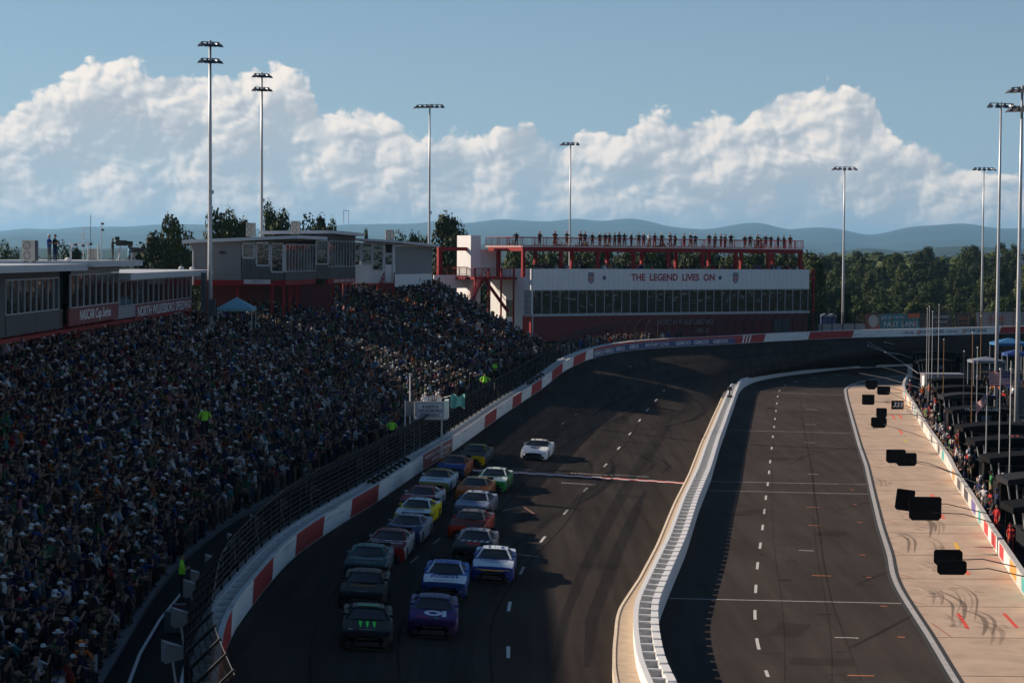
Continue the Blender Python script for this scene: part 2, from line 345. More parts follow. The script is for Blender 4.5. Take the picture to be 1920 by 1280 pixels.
# ---- racing surface: lofted from the inner kerb to the outer wall
CURBW = lambda Y: .75+max(0, 78-Y)*.02 if Y < 84 else max(.56, .75-(Y-84)/40)
CURB = Path([Vector(INW.p[i])-Vector(INW.n[i])*(1.0+CURBW(INW.p[i][1])) for i in range(len(INW.p))], .5, 1.5)
def loft(A, Bp, n, cross):
    a = np.array([A.at(t)[0] for t in np.linspace(0, A.len(), n)]); b = np.array([Bp.at(t)[0] for t in np.linspace(0, Bp.len(), n)])
    rows = [a+(b-a)*k for k in np.linspace(0, 1, cross)]
    v = np.concatenate(rows); f = [(j*n+i, j*n+i+1, (j+1)*n+i+1, (j+1)*n+i) for j in range(cross-1) for i in range(n-1)]
    return v, f
_v, _f = loft(OUT, CURB, 220, 8); _v[:, 2] += 0.004
me = bpy.data.meshes.new('race_track'); me.from_pydata(_v.tolist(), [], [tuple(reversed(q)) for q in _f]); me.materials.append(M_track); me.polygons.foreach_set('use_smooth', [True]*len(_f)); me.update()
TRACK = tag(inst('race_track', me), 'dark asphalt racing surface curving away between two walls', kind='structure')
from mathutils.bvhtree import BVHTree
TB = BVHTree.FromPolygons([Vector(q) for q in _v], _f)
def on_track(px, py, dz=0.006):
    o = Vector((0, 0, CAMZ)); d = ray(px, py).normalized(); h = TB.ray_cast(o, d)
    return (h[0]+Vector((0, 0, dz))) if h[0] else at_z(px, py, dz)
def tz(x, y):
    h = TB.ray_cast(Vector((x, y, 30)), Vector((0, 0, -1))); return h[0].z if h[0] else 0.0
# ---- pit lane and infield yard
def poly_sheet(name, poly, z, m, parent=None):
    bm = bmesh.new(); vs = [bm.verts.new((p[0], p[1], z)) for p in poly]; f = bm.faces.new(vs); bmesh.ops.triangulate(bm, faces=[f]); bmesh.ops.recalc_face_normals(bm, faces=bm.faces)
    for f in bm.faces:
        if f.normal.z < 0: f.normal_flip()
    me = bpy.data.meshes.new(name); bm.to_mesh(me); bm.free(); me.materials.append(m); return inst(name, me, parent=parent)
_sub = lambda p, k: [tuple(q) for q in p.p[::k]]
PIT = tag(poly_sheet('pit_lane', _sub(INW, 4) + [(140, 300, 0), (140, 30, 0)], 0.0, M_pit), 'grey asphalt pit lane inside the low wall', kind='structure')
_cw = PW.off(-0.0)
# concrete pit stalls: slabs laid across, one object for each between two joints
SLABS = tag(poly_sheet('pit_stall_paving', _sub(CE, 3) + list(reversed(_sub(PW, 3))), 0.004, mat('joint_dark', (.05, .04, .035), .9)), 'tan concrete pit stalls with dark joints', kind='structure')
def slabs():
    ys = [1310, 1267, 1195, 1137, 1085, 1041, 1000, 984, 950, 921, 901, 876, 852, 838, 818, 800, 784, 770, 757, 746, 737, 729, 722]
    rows = []
    for y in ys:
        Y = at_z(1750, y, 0).y
        e = CE.at(float(np.interp(Y, CE.p[:, 1], CE.s)))[0]; w = PW.at(float(np.interp(Y, PW.p[:, 1], PW.s)))[0]
        rows.append((e, w))
    for (e0, w0), (e1, w1) in zip(rows[:-1], rows[1:]):
        g = 0.045
        d = (e1-e0).normalized()*g; k = (w1-w0).normalized()*g
        # follow the curved edges with a middle station
        Ym = (e0.y+e1.y)/2
        em = CE.at(float(np.interp(Ym, CE.p[:, 1], CE.s)))[0]; wm = PW.at(float(np.interp(Ym, PW.p[:, 1], PW.s)))[0]
        poly = [e0+d, w0+k, wm, w1-k, e1-d, em]
        b = B(); b.prism([Vector((p.x, p.y, .005)) for p in poly], (0, 0, .012)); b.build('slab', M_conc, SLABS)
slabs()
def ribbon(path, s0, s1, off0, w, z, name, m, parent, step=1.0):
    n = max(2, int((s1-s0)/step)+1); A = []; C = []
    for t in np.linspace(s0, s1, n):
        p, d, nn = path.at(t); A.append(p+nn*(off0-w/2)+Vector((0, 0, z))); C.append(p+nn*(off0+w/2)+Vector((0, 0, z)))
    return B().strip(C, A).build(name, m, parent)
ribbon(CE, 0, CE.len(), -.05, .24, .030, 'edge_line', mat('stall_edge_paint', (.42, .40, .38), .7, var=.25, scale=3), SLABS)
ribbon(CE, 0, CE.len(), .16, .16, .024, 'edge_seam', mat('seam_tar', (.03, .028, .026), .8), SLABS)
ribbon(CE, 0, CE.len(), -.25, .16, .009, 'edge_seam', mat('seam_tar', (.03, .028, .026), .8), PIT)
# ---- painted marks
def mark(pts, w, name, m, parent, onf, close=False):
    """painted stroke along pixel points on a surface; w in metres"""
    q = [onf(*p) for p in pts]; A = []; C = []
    for i, p in enumerate(q):
        d = (q[min(i+1, len(q)-1)]-q[max(i-1, 0)]); d.z = 0; d.normalize(); n = Vector((d.y, -d.x, 0))
        A.append(p-n*w/2); C.append(p+n*w/2)
    return B().strip(C, A).build(name, m, parent)
on_pit = lambda x, y: at_z(x, y, .006)
on_slab = lambda x, y: at_z(x, y, .022)
def dashes(pts, onf, parent, n, ln, w, m, name='lane_dash'):
    p = Path([onf(*q) for q in pts], .25, 1.5)
    for c in n:
        s = float(np.interp(c, np.arange(len(pts)), [p.s[int(np.argmin(np.linalg.norm(p.p[:, :2]-np.array(onf(*q))[:2], axis=1)))] for q in pts]))
        A = []; C = []
        for t in (s-ln/2, s, s+ln/2):
            a, d, nn = p.at(t); a.z = onf(*cam_px(a)).z if onf is on_track else a.z
            A.append(a-nn*w/2); C.append(a+nn*w/2)
        B().strip(C, A).build(name, m, parent)
_td = [(953, 1275), (953, 1222), (953, 1137), (977, 1069), (1017, 1011), (1060, 960), (1098, 918), (1135, 872), (1160, 840), (1181, 813), (1199, 788), (1214, 768), (1230, 750), (1246, 731)]
dashes(_td, on_track, TRACK, range(1, 14), 2.3, .14, M_wline)
_td2 = [(690, 1130), (735, 1085), (776, 1049), (820, 1013), (1055, 793), (1082, 775)]
dashes(_td2, on_track, TRACK, [2, 3, 4, 5], 2.2, .12, mat('worn_line_paint', (.16, .155, .15), .7, var=.2, scale=6))
_pd = [(1440, 1268), (1419, 1205), (1415, 1152), (1417, 1103), (1420, 1060), (1425.5, 1022), (1430, 988), (1433, 958), (1436, 932), (1439.6, 907), (1442, 885), (1444, 865), (1447, 840), (1449, 818), (1451.5, 800), (1453, 785),
       (1455, 770), (1456.5, 756), (1458, 743), (1461, 732), (1471, 722.5), (1492, 715), (1525, 708), (1572, 702.5), (1625, 697)]
dashes(_pd, on_pit, PIT, range(0, 25), 2.3, .13, M_wline)
for pts in ([(1255, 1121), (1720, 1131)], [(1327, 919), (1640, 926)], [(1333, 902), (1636, 908)], [(1367, 806), (1600, 812)], [(1395, 733), (1585, 741)]):
    mark(pts, .10, 'timing_line', M_wline, PIT, on_pit)
for (x, y, l) in [(1587, 1195, 44), (1512, 1032, 28), (1525, 889, 22), (1518, 830, 20), (1520, 796, 20), (1522, 768, 22), (1540, 719, 22), (1605, 1196, 8)]:
    mark([(x-l/2, y-1), (x+l/2, y)], .12, 'stall_tick', M_wline, PIT, on_pit)
for (x, y, l) in [(1614, 1266, 50), (1540, 1079, 36), (1690, 1194, 14), (1657, 1136, 13), (1629, 1082, 8), (1527, 985, 24), (1524, 951, 24), (1617, 1040, 10), (1612, 979, 9), (1604, 946, 8), (1598, 918, 8)]:
    mark([(x-l/2, y-1), (x+l/2, y)], .12, 'stall_tick', M_oline, PIT, on_pit)
for (x0, y0, x1, y1) in [(1796, 1149, 1815, 1178), (1882, 1149, 1907, 1176), (1746, 1167, 1783, 1193), (1711, 1126, 1738, 1134), (1684, 1075, 1712, 1083)]:
    mark([(x0, y0), (x1, y1)], .16 if x0 > 1750 else .06, 'stall_mark', M_rline if x0 > 1750 else mat('faded_rust_paint', (.36, .10, .05), .8), SLABS, on_slab)
for i in range(9):      # slanted box corners painted at each stall
    x0, y0 = [(1671, 1031), (1657, 973), (1648, 940), (1634, 894), (1629, 870), (1622, 848), (1612, 815), (1607, 795), (1600, 770)][i]
    mark([(x0, y0), (x0+26, y0+8)], .06, 'stall_mark', mat('faded_rust_paint', (.36, .10, .05), .8), SLABS, on_slab)
for (x, y) in [(1749, 930), (1766, 967), (1812, 1072), (1688, 808), (1687, 780), (1674, 780)]:
    mark([(x-3, y-4), (x+4, y+5)], .22, 'stall_mark', mat('fluoro_orange_paint', (.85, .16, .08), .6), SLABS, on_slab)
mark([(1791, 1017), (1797, 1029)], .22, 'stall_mark', mat('fluoro_yellow_paint', (.85, .50, .05), .6), SLABS, on_slab)
mark([(1698, 824), (1699, 830)], .14, 'stall_mark', mat('lime_paint', (.6, .6, .05), .6), SLABS, on_slab)
for pts, w in (([(1111, 672), (1185, 687)], .14), ([(1315, 708), (1372, 718)], .12), ([(1393, 645), (1462, 662)], .14), ([(1560, 640), (1620, 652)], .12), ([(963, 1038), (1010, 1043)], .08), ([(955, 878), (1000, 881)], .1)):
    mark(pts, w, 'cross_line', M_wline, TRACK, on_track)
mark([(942, 957), (981, 949), (1001, 963)], .16, 'chevron', mat('orange_worn_paint', (.30, .15, .09), .7), TRACK, on_track)
mark([(960, 960), (980, 961)], .12, 'chevron', mat('orange_worn_paint', (.30, .15, .09), .7), TRACK, on_track)
# start and finish line: two rows of red and white checks
def start_line():
    a, c = on_track(1283, 905.5, .012), on_track(870, 880, .012); n = 24; b = B(); vs = []
    d = (c-a); d.z = 0; d.normalize(); nn = Vector((d.y, -d.x, 0))*.42
    for r in range(3):
        for i in range(n+1):
            p = a+(c-a)*(i/n)+nn*(1-r); p.z = tz(p.x, p.y)+.012; vs.append(p)
    for r in range(2):
        for i in range(n):
            b.mi = (i+r) % 2; b.add([], []); 
    b.v = [tuple(p) for p in vs]
    for r in range(2):
        for i in range(n):
            k = r*(n+1)+i; b.f.append((k, k+1, k+n+2, k+n+1)); b.m.append((i+r) % 2)
    b.build('start_line', [M_rline, M_white], TRACK)
start_line()
for (x, y, t, w) in [(1183, 892, 'NORTH WILKESBORO', 2.4), (1110, 889, 'SPEEDWAY', 3.0), (1085, 907, 'SPEEDWAY', 2.3), (1010, 886, 'NORTH WILKESBORO', 4.0)]:
    p = on_track(x, y, .014); q = on_track(x+20, y+1.2, .014); xd = (q-p).normalized(); yd = Vector((0, 0, 1)).cross(xd)
    text_on(t, .62, M_wline, p, xd, yd, TRACK, extrude=0, off=.002, width=w)
# tyre marks on the track and on the pit stalls
def skid(pts, w, parent, onf, m=None, k=6):
    q = smooth_path([onf(*p) for p in pts], .5, 1.2); A = []; C = []
    if len(q) < 4: q = np.array([tuple(onf(*p)) for p in pts])
    d = np.gradient(q, axis=0); d /= np.linalg.norm(d[:, :2], axis=1)[:, None]
    for i in range(len(q)):
        n = Vector((d[i][1], -d[i][0], 0)); ww = w*(.25+.75*math.sin(math.pi*(i+.5)/len(q))); A.append(Vector(q[i])-n*ww/2); C.append(Vector(q[i])+n*ww/2)
    B().strip(C, A).build('skid_mark', m or M_skid, parent)
M_skid3 = mat('thin_rubber_mark', (.012, .012, .013), .8, alpha=.17, spec=.1)
on_t2 = lambda x, y: on_track(x, y, .010)
M_skid2 = mat('faint_rubber_mark', (.012, .012, .013), .8, alpha=.32, spec=.1)
for pts, w, mm in [([(1200, 722), (1280, 738), (1315, 757), (1316, 770), (1298, 786), (1240, 802), (1190, 806)], .55, M_skid),
                   ([(1180, 720), (1262, 735), (1286, 752), (1282, 768), (1262, 784), (1225, 796)], .35, M_skid2), ([(1256, 727), (1270, 733), (1270, 742), (1245, 748)], .25, M_skid2),
                   ([(1130, 837), (1190, 850), (1226, 866), (1222, 880), (1195, 890)], .35, M_skid2), ([(1180, 846), (1235, 858), (1258, 874), (1240, 888)], .3, M_skid2),
                   ([(1146, 862), (1150, 880), (1140, 905), (1110, 930), (1085, 944)], .45, M_skid), ([(1106, 862), (1110, 880), (1104, 897)], .35, M_skid2),
                   ([(930, 1045), (1010, 990), (1080, 940), (1160, 870)], .6, M_skid2), ([(1100, 1250), (1110, 1150), (1150, 1040), (1210, 920)], .8, M_skid2), ([(1040, 1260), (1060, 1150), (1110, 1030), (1180, 900), (1260, 770)], .7, M_skid2),
                   ([(1000, 835), (1060, 800), (1180, 740), (1300, 700)], .5, M_skid2), ([(1030, 850), (1120, 800), (1230, 745), (1330, 704)], .5, M_skid2)]:
    skid(pts, w, TRACK, on_t2, mm)
on_p2 = lambda x, y: at_z(x, y, .010)
for pts, w in [([(1605, 1096), (1640, 1080), (1672, 1070)], .18), ([(1590, 1215), (1650, 1185), (1715, 1150)], .22), ([(1480, 870), (1520, 850), (1610, 836)], .25), ([(1430, 850), (1520, 846), (1600, 838)], .2),
               ([(1500, 740), (1505, 790), (1520, 870), (1545, 1060), (1560, 1130), (1590, 1210), (1620, 1290)], .12), ([(1380, 800), (1470, 808), (1590, 815)], .12), ([(1560, 960), (1610, 945), (1690, 930)], .18)]:
    skid(pts, w, PIT, on_p2, M_skid2)
on_s2 = lambda x, y: at_z(x, y, .026)
random.seed(11)
for (x, y, k, nn_) in [(1748, 1108, 1.0, 3), (1808, 1118, 1.3, 4), (1862, 1170, 1.0, 3), (1735, 985, .9, 3), (1762, 1020, .8, 2), (1705, 965, .7, 1), (1660, 868, .5, 2), (1635, 800, .4, 2), (1700, 850, .5, 1), (1735, 1062, .7, 2), (1665, 750, .3, 1), (1790, 1165, .8, 2), (1690, 1010, .7, 1), (1655, 905, .5, 1)]:
    for j in range(max(1, nn_-1)):
        x0, y0 = x+random.uniform(-22, 22)*k, y+random.uniform(-11, 11)*k; bend = random.uniform(.1, 1.4); ln = random.uniform(.4, 1.6)
        for dx in (0, 17*k):
            skid([(x0+dx-30*k*ln, y0-14*k*ln), (x0+dx-6*k, y0-9*k*ln*bend), (x0+dx+6*k, y0), (x0+dx+8*k*bend, y0+10*k*ln), (x0+dx+2*k, y0+22*k*ln)], random.uniform(.05, .24), SLABS, on_s2, random.choice([M_skid2, M_skid3, M_skid3]))
    for j in range(9):   # scrubbed rubber specks and short wheel-spin smears
        x0, y0 = x+random.uniform(-30, 30)*k, y+random.uniform(-14, 14)*k
        skid([(x0-random.uniform(3, 12)*k, y0-1), (x0, y0), (x0+random.uniform(3, 12)*k, y0+1)], random.uniform(.05, .22), SLABS, on_s2, random.choice([M_skid2, M_skid3]))
# rubbered racing groove and repair patches
for f, wd in ((.30, 2.6), (.56, 2.2)):
    for (u0, u1) in ((.01, .22), (.20, .45), (.43, .75)):
        A_, C_ = [], []
        for u in np.linspace(u0, u1, 60):
            a_, c_ = OUT.at(u*OUT.len())[0], CURB.at(u*CURB.len())[0]; n_l = (c_-a_); W_ = n_l.length
            for sgn, lst in ((-1, A_), (1, C_)): q = a_+n_l*(f+sgn*wd/2/W_*(1+.15*math.sin(u*50+sgn))); lst.append(Vector((q.x, q.y, tz(q.x, q.y)+.006)))
        B().strip(C_, A_).build('groove', M_skid3, TRACK)
for (x, y, w_, l_) in [(1120, 1060, 1.8, 40), (1180, 930, 1.2, 26), (1060, 820, 2.2, 60), (1200, 830, 1.6, 40), (1240, 700, 2.0, 60)]:
    mark([(x-l_, y-3), (x+l_, y+3)], w_, 'patch', M_skid3, TRACK, on_t2)
for (x, y, w_, l_) in [(1480, 1180, 3.0, 30), (1560, 1000, 2.2, 25), (1470, 860, 2.6, 18), (1540, 1240, 1.5, 60), (1400, 960, 4.0, 14)]:
    mark([(x-l_, y-2), (x+l_, y+2)], w_, 'patch', M_skid3, PIT, lambda a, b_: at_z(a, b_, .008))
# tar seams
M_tar = mat('sealer_tar', (.010, .009, .009), .9, alpha=.42, spec=.1)
for f in (.2, .42, .66):
    A_ = []
    for u in np.linspace(.02, .62, 120): a_, c_ = OUT.at(u*OUT.len())[0], CURB.at(u*CURB.len())[0]; q = a_+(c_-a_)*(f+.012*math.sin(u*37)); A_.append(Vector((q.x, q.y, tz(q.x, q.y)+.008)))
    B().strip([p+Vector((.05, 0, 0)) for p in A_], [p-Vector((.05, 0, 0)) for p in A_]).build('seam', M_tar, TRACK)
for (x0, y0, x1, y1) in [(1470, 1290, 1440, 700), (1560, 1290, 1510, 740)]:
    pts_ = [(x0+(x1-x0)*t**1.0+6*math.sin(t*9), y0+(y1-y0)*t) for t in np.linspace(0, 1, 30)]; mark(pts_, .04, 'seam', M_skid2, PIT, on_p2)
for k in range(16):
    x, y = random.uniform(1380, 1640), random.uniform(760, 1270); mark([(x-random.uniform(5, 25), y), (x+random.uniform(5, 25), y+random.uniform(-1, 2))], random.uniform(.08, .5), 'stain', M_skid2, PIT, on_p2)
# ------------------------------------------------------------------ inner wall: kerb, energy-absorbing barrier, crenellated concrete
def sweep(path, s0, s1, prof, step=1.0, close=True):
    """sweep a closed profile [(offset, z)] along a path"""
    n = max(2, int((s1-s0)/step)+1); b = B(); k = len(prof); vs = []
    for t in np.linspace(s0, s1, n):
        p, d, nn = path.at(t)
        for (o, z) in prof: vs.append(p+nn*o+Vector((0, 0, z)))
    fs = [(i*k+j, (i+1)*k+j, (i+1)*k+(j+1) % k, i*k+(j+1) % k) for i in range(n-1) for j in range(k)]
    fs += [tuple(range(k)), tuple(range(n*k-1, (n-1)*k-1, -1))]
    b.add(vs, fs); return b
WALL_IN = empty('pit_wall', INW.at(0)[0], 'white inner wall with ribbed barrier top between track and pit lane', 'wall')
s_end = INW.s_px(1388)
s0 = 0
# kerb
_k = B(); n_ = int(s_end/.5); A = []; C = []; D = []; E = []
for t in np.linspace(s0, s_end, n_):
    p, d, nn = INW.at(t); w = CURBW(p.y)
    if t > s_end-6: w *= max(.15, (s_end-t)/6)
    A.append(p-nn*(1.0+w)+Vector((0, 0, .0))); C.append(p-nn*(1.0+w)+Vector((0, 0, .44))); D.append(p-nn*(1.0+w-.12)+Vector((0, 0, .45))); E.append(p-nn*.97+Vector((0, 0, .40)))
_k.strip(C, A); _k.strip(D, C); _k.build('kerb_rim', mat('kerb_rim_concrete', (.62, .52, .40), .8, var=.15, scale=2), WALL_IN)
B().strip(E, [q-Vector((0, 0, .03)) for q in D]).build('kerb', M_cconc, WALL_IN)
HW = .97
sweep(INW, s0, s_end, [(-1.0, .10), (-.80, .10), (-.80, HW-.02), (-1.0, HW-.02)]).build('barrier_face', M_white, WALL_IN)
sweep(INW, s0, s_end, [(-.30, 0), (0, 0), (0, HW-.10), (-.30, HW-.10)]).build('wall_core', M_white, WALL_IN)
sweep(INW, s0, s_end, [(-.80, .02), (-.30, .02), (-.30, .22), (-.80, .22)]).build('barrier_floor', mat('barrier_floor_grey', (.33, .34, .36), .8), WALL_IN)
_b = B(); _b.box((0, 0, 0), (.30, 1.18, .10)); me_block = _b.mesh('cap_block', M_white)
_b = B(); _b.box((0, 0, .36), (.48, .13, .06)); _b.add([(-.24, .05, .36), (.24, .05, .36), (.24, .05, -.28), (-.24, .05, -.28), (-.24, .02, .36), (.24, .02, .36), (.24, .02, -.28), (-.24, .02, -.28)],
        [(0, 1, 2, 3), (7, 6, 5, 4), (0, 4, 5, 1), (1, 5, 6, 2), (2, 6, 7, 3), (3, 7, 4, 0)])
_b.add([(-.24, -.30, -.28), (-.24, .03, .33), (.2, .03, -.28)], [(0, 1, 2)])
me_rib = _b.mesh('barrier_rib', M_white)
t = 1.0
while t < s_end-.8:
    p, d, nn = INW.at(t); rz = math.atan2(nn.y, nn.x)
    inst('cap_block', me_block, p-nn*.149+Vector((0, 0, HW-.05)), WALL_IN, (0, 0, rz), local=False)
    inst('barrier_rib', me_rib, p-nn*.55+Vector((0, 0, HW-.42)), WALL_IN, (0, 0, rz), local=False)
    t += 1.5
sweep(INW, s_end, INW.len(), [(-.45, 0), (0, 0), (-.05, HW+.05), (-.40, HW+.05)], 1.0).build('wall_turn', mat('turn_wall_white', (.66, .67, .68), .6, var=.07, scale=1.5), WALL_IN)
sweep(INW, s_end+14, INW.len(), [(-.41, HW+.052), (-.04, HW+.052), (-.035, HW+.085), (-.42, HW+.085)], 1.0).build('top_stripe', mat('orange_red_paint', (.62, .09, .04), .55), WALL_IN)
# ------------------------------------------------------------------ outer wall with painted panels
WALL_OUT = empty('outer_wall', OUT.at(0)[0], 'long outer wall painted in red and white panels below the grandstand', 'wall')
HO = 1.05
SEN = OUT.len()
sweep(OUT, 0, SEN, [(-1.15, -.5), (-.75, -.5), (-.75, HO), (-1.15, HO)]).build('wall_core', mat('outer_wall_concrete', (.56, .57, .58), .7, var=.08, scale=2), WALL_OUT)
sweep(OUT, 0, SEN, [(-.75, -.5), (-.20, -.5), (-.20, HO-.24), (-.75, HO-.24)]).build('barrier_floor', mat('barrier_grey', (.42, .43, .45), .8), WALL_OUT)
sweep(OUT, 0, SEN, [(-.20, .02), (0, .02), (0, HO), (-.20, HO)]).build('barrier_face', M_scuff, WALL_OUT)
_b = B(); _b.box((0, 0, 0), (.55, .10, .22)); me_rib2 = _b.mesh('barrier_rib', M_white)
t = .6
while t < OUT.s_px(1400):
    p, d, nn = OUT.at(t); inst('barrier_rib', me_rib2, p-nn*.475+Vector((0, 0, HO-.125)), WALL_OUT, (0, 0, math.atan2(nn.y, nn.x)), local=False); t += 1.5
def panel(x0, x1, m, slant=.5, z0=.05, z1=HO-.02, out=.006, name='panel'):
    s0, s1 = OUT.s_px(x0), OUT.s_px(x1); n = max(3, int((s1-s0)/1.0)+2); A = []; C = []
    for k in range(n):
        u = k/(n-1)
        for z, lst in ((z0, A), (z1, C)):
            s = s0+(s1-s0)*u+slant*(z-z0)/(z1-z0); p, d, nn = OUT.at(s); lst.append(p+nn*out+Vector((0, 0, z)))
    return B().strip(A, C).build(name, m, WALL_OUT)
for (a, b_) in [(404, 433), (473, 510), (553, 605), (657, 708), (908, 930), (960, 977), (996, 1015), (1034, 1054), (1074, 1097), (1393, 1432), (1515, 1597), (1873, 1960)]:
    panel(a, b_, M_red)
panel(793, 848, mat('maroon_panel', (.20, .025, .03), .5, var=.25, scale=5), 0)
M_blue = mat('panel_blue', (.030, .055, .19), .45)
panel(1112, 1378, M_blue, 0, .05, HO-.26, .007); panel(1112, 1393, M_red, 0, HO-.24, HO+.0, .007)
panel(1378, 1393, M_red, 0, .05, HO-.25, .007)
for x in (1391, 1397, 1403): panel(x, x+2.6, M_white, .5, .08, HO-.05, .011, 'stripe')
def on_out(txt, px, zc, size, m, width=None, **k):
    s = OUT.s_px(px); p, d, nn = OUT.at(s)
    # the track side is on the right of travel, read from there: text runs along travel direction
    text_on(txt, size, m, p+Vector((0, 0, zc))+nn*.010, d, (0, 0, 1), WALL_OUT, width=width, **k)
M_wt = mat('white_lettering', (.75, .75, .76), .5)
M_dkt = mat('dark_lettering', (.02, .02, .03), .5)
for x in (1122, 1141, 1162, 1188, 1280, 1314, 1350): on_out('GEICO', x, .42, .56, M_wt, off=.06, width=(OUT.s_px(x+14)-OUT.s_px(x-14)) if x > 1270 else (OUT.s_px(x+8.5)-OUT.s_px(x-8.5)), bold=.02)
on_out('RESTART ZONE', 1231, .42, .56, M_wt, off=.06, width=OUT.s_px(1254)-OUT.s_px(1209), shear=.2)
on_out('xfinity', 1703, .55, .55, M_dkt, width=OUT.s_px(1713)-OUT.s_px(1692)); on_out('xfinity', 1786, .55, .55, M_dkt, width=OUT.s_px(1797)-OUT.s_px(1775))
for x in (1748, 1833):
    on_out('CUP SERIES', x, .55, .6, M_dkt, width=OUT.s_px(x+21)-OUT.s_px(x-21), shear=.2, bold=.02)
    for j, mm in enumerate((mat('bar_yellow', (.6, .35, .04), .5), M_rline, M_blue)): panel(x-30+j*2.6, x-28.2+j*2.6, mm, .3, .25, .85, .009, 'stripe')
on_out('NORTH WILKESBORO', 821, .7, .36, M_wt, off=.05, width=OUT.s_px(845)-OUT.s_px(797)); on_out('SPEEDWAY', 824, .32, .36, M_wt, off=.05, width=OUT.s_px(838)-OUT.s_px(806))
# tyre bundles lying in the barrier well
_b = B()
for k in range(4): 
    th = [2*math.pi*i/14 for i in range(14)]
    vs = []; 
    for (r, z) in ((.30, 0), (.33, .1), (.30, .2), (.18, .2), (.18, 0)): vs += [(r*math.cos(a), r*math.sin(a), z+k*0.0) for a in th]
    if k == 0: _b.add(vs, [(j*14+i, j*14+(i+1) % 14, ((j+1) % 5)*14+(i+1) % 14, ((j+1) % 5)*14+i) for j in range(5) for i in range(14)])
me_tyre = _b.mesh('tyre', mat('black_rubber', (.015, .015, .016), .8), True)
for i, x in enumerate([710, 718, 726, 734, 742, 750, 758, 766, 774, 1001, 1006, 1012, 1018, 1024]):
    p, d, nn = OUT.at(OUT.s_px(x)); o = inst('tyre', me_tyre, p-nn*.47+Vector((0, 0, HO-.10)), None, (R(20), R(70), math.atan2(d.y, d.x)), local=False)
    tag(o, ('black tyre in the barrier well above the maroon lettered wall panel, %s from the camera' % ['first', 'second', 'third', 'fourth', 'fifth', 'sixth', 'seventh', 'eighth', 'ninth'][i]) if i < 9 else
        ('black tyre on the sunlit wall top near the bend, %s from the camera' % ['first', 'second', 'third', 'fourth', 'fifth'][i-9]), 'tyre', 'tyres lying on the outer wall')
# ------------------------------------------------------------------ catch fence on the outer wall
FENCE = empty('catch_fence', OUT.at(0)[0]+Vector((-1, 0, 1)), 'dark wire catch fence with overhanging arms on the outer wall', 'fence')
def mesh_mat(nm='fence_wire_mesh', al=.74):
    m = bpy.data.materials.new(nm); m.use_nodes = True; nt = m.node_tree; b = nt.nodes['Principled BSDF']
    b.inputs['Base Color'].default_value = (.007, .007, .008, 1); b.inputs['Specular IOR Level'].default_value = 0; b.inputs['Roughness'].default_value = 1.0; b.inputs['Alpha'].default_value = al
    return m
M_mesh = mesh_mat()
FP = [(-.95, HO), (-.95, HO+1.75), (-.20, HO+2.45)]
fs_end = SEN-2
n_ = int(fs_end/1.0); rows = [[], [], []]
for t in np.linspace(0, fs_end, n_):
    p, d, nn = OUT.at(t)
    for r, (o, z) in enumerate(FP): rows[r].append(p+nn*o+Vector((0, 0, z)))
nk = int(n_*OUT.s_px(1060)/fs_end)
for (k0, k1, mm) in ((0, nk+1, M_mesh), (nk, n_, mesh_mat('fence_wire_open', .22))):
    b = B(); b.strip(rows[0][k0:k1], rows[1][k0:k1]); b.strip(rows[1][k0:k1], rows[2][k0:k1]); b.build('wire_mesh', mm, FENCE)
for (o, z) in [(-.95, HO+.25+i*.25) for i in range(7)] + [(-.95+.15*i, HO+1.75+.14*i) for i in range(1, 6)]:
    A = [OUT.at(t)[0]+OUT.at(t)[2]*(o+.02)+Vector((0, 0, z)) for t in np.arange(0, fs_end, 2.0)]
    B().tube(A, .016, 4).build('cable', M_dark, FENCE)
b = B(); b.beam((0, 0, 0), (0, 0, 1.78), .10, .10); b.beam((0, 0, 1.75), (.80, 0, 2.50), .09, .09, (0, 1, 0)); me_post = b.mesh('post', mat('fence_post_steel', (.018, .018, .018), .6, 0, spec=.2))
t = .4
while t < fs_end:
    p, d, nn = OUT.at(t); inst('post', me_post, p+nn*-.95+Vector((0, 0, HO)), FENCE, (0, 0, math.atan2(nn.y, nn.x)), local=False); t += 2.4
# ------------------------------------------------------------------ blue ridge mountains and haze
def fbm1(x, seed, octs=6, base=1.0):
    r = np.random.default_rng(seed); t = np.zeros_like(x, float); a = 1.0
    for o in range(octs):
        k = r.uniform(-1, 1, 4096); u = x*base*2**o; i = np.floor(u).astype(int); f = u-i; f = f*f*(3-2*f)
        t += a*(k[i % 4096]*(1-f)+k[(i+1) % 4096]*f); a *= .5
    return t
def fbm2(x, y, seed, octs=5, base=1.0):
    r = np.random.default_rng(seed); t = np.zeros_like(x, float); a = 1.0; K = r.uniform(-1, 1, (256, 256))
    for o in range(octs):
        u, v = x*base*2**o, y*base*2**o; i, j = np.floor(u).astype(int), np.floor(v).astype(int); fu, fv = u-i, v-j; fu = fu*fu*(3-2*fu); fv = fv*fv*(3-2*fv)
        g = lambda p, q: K[p % 256, q % 256]
        t += a*((g(i, j)*(1-fu)+g(i+1, j)*fu)*(1-fv)+(g(i, j+1)*(1-fu)+g(i+1, j+1)*fu)*fv); a *= .5
    return t
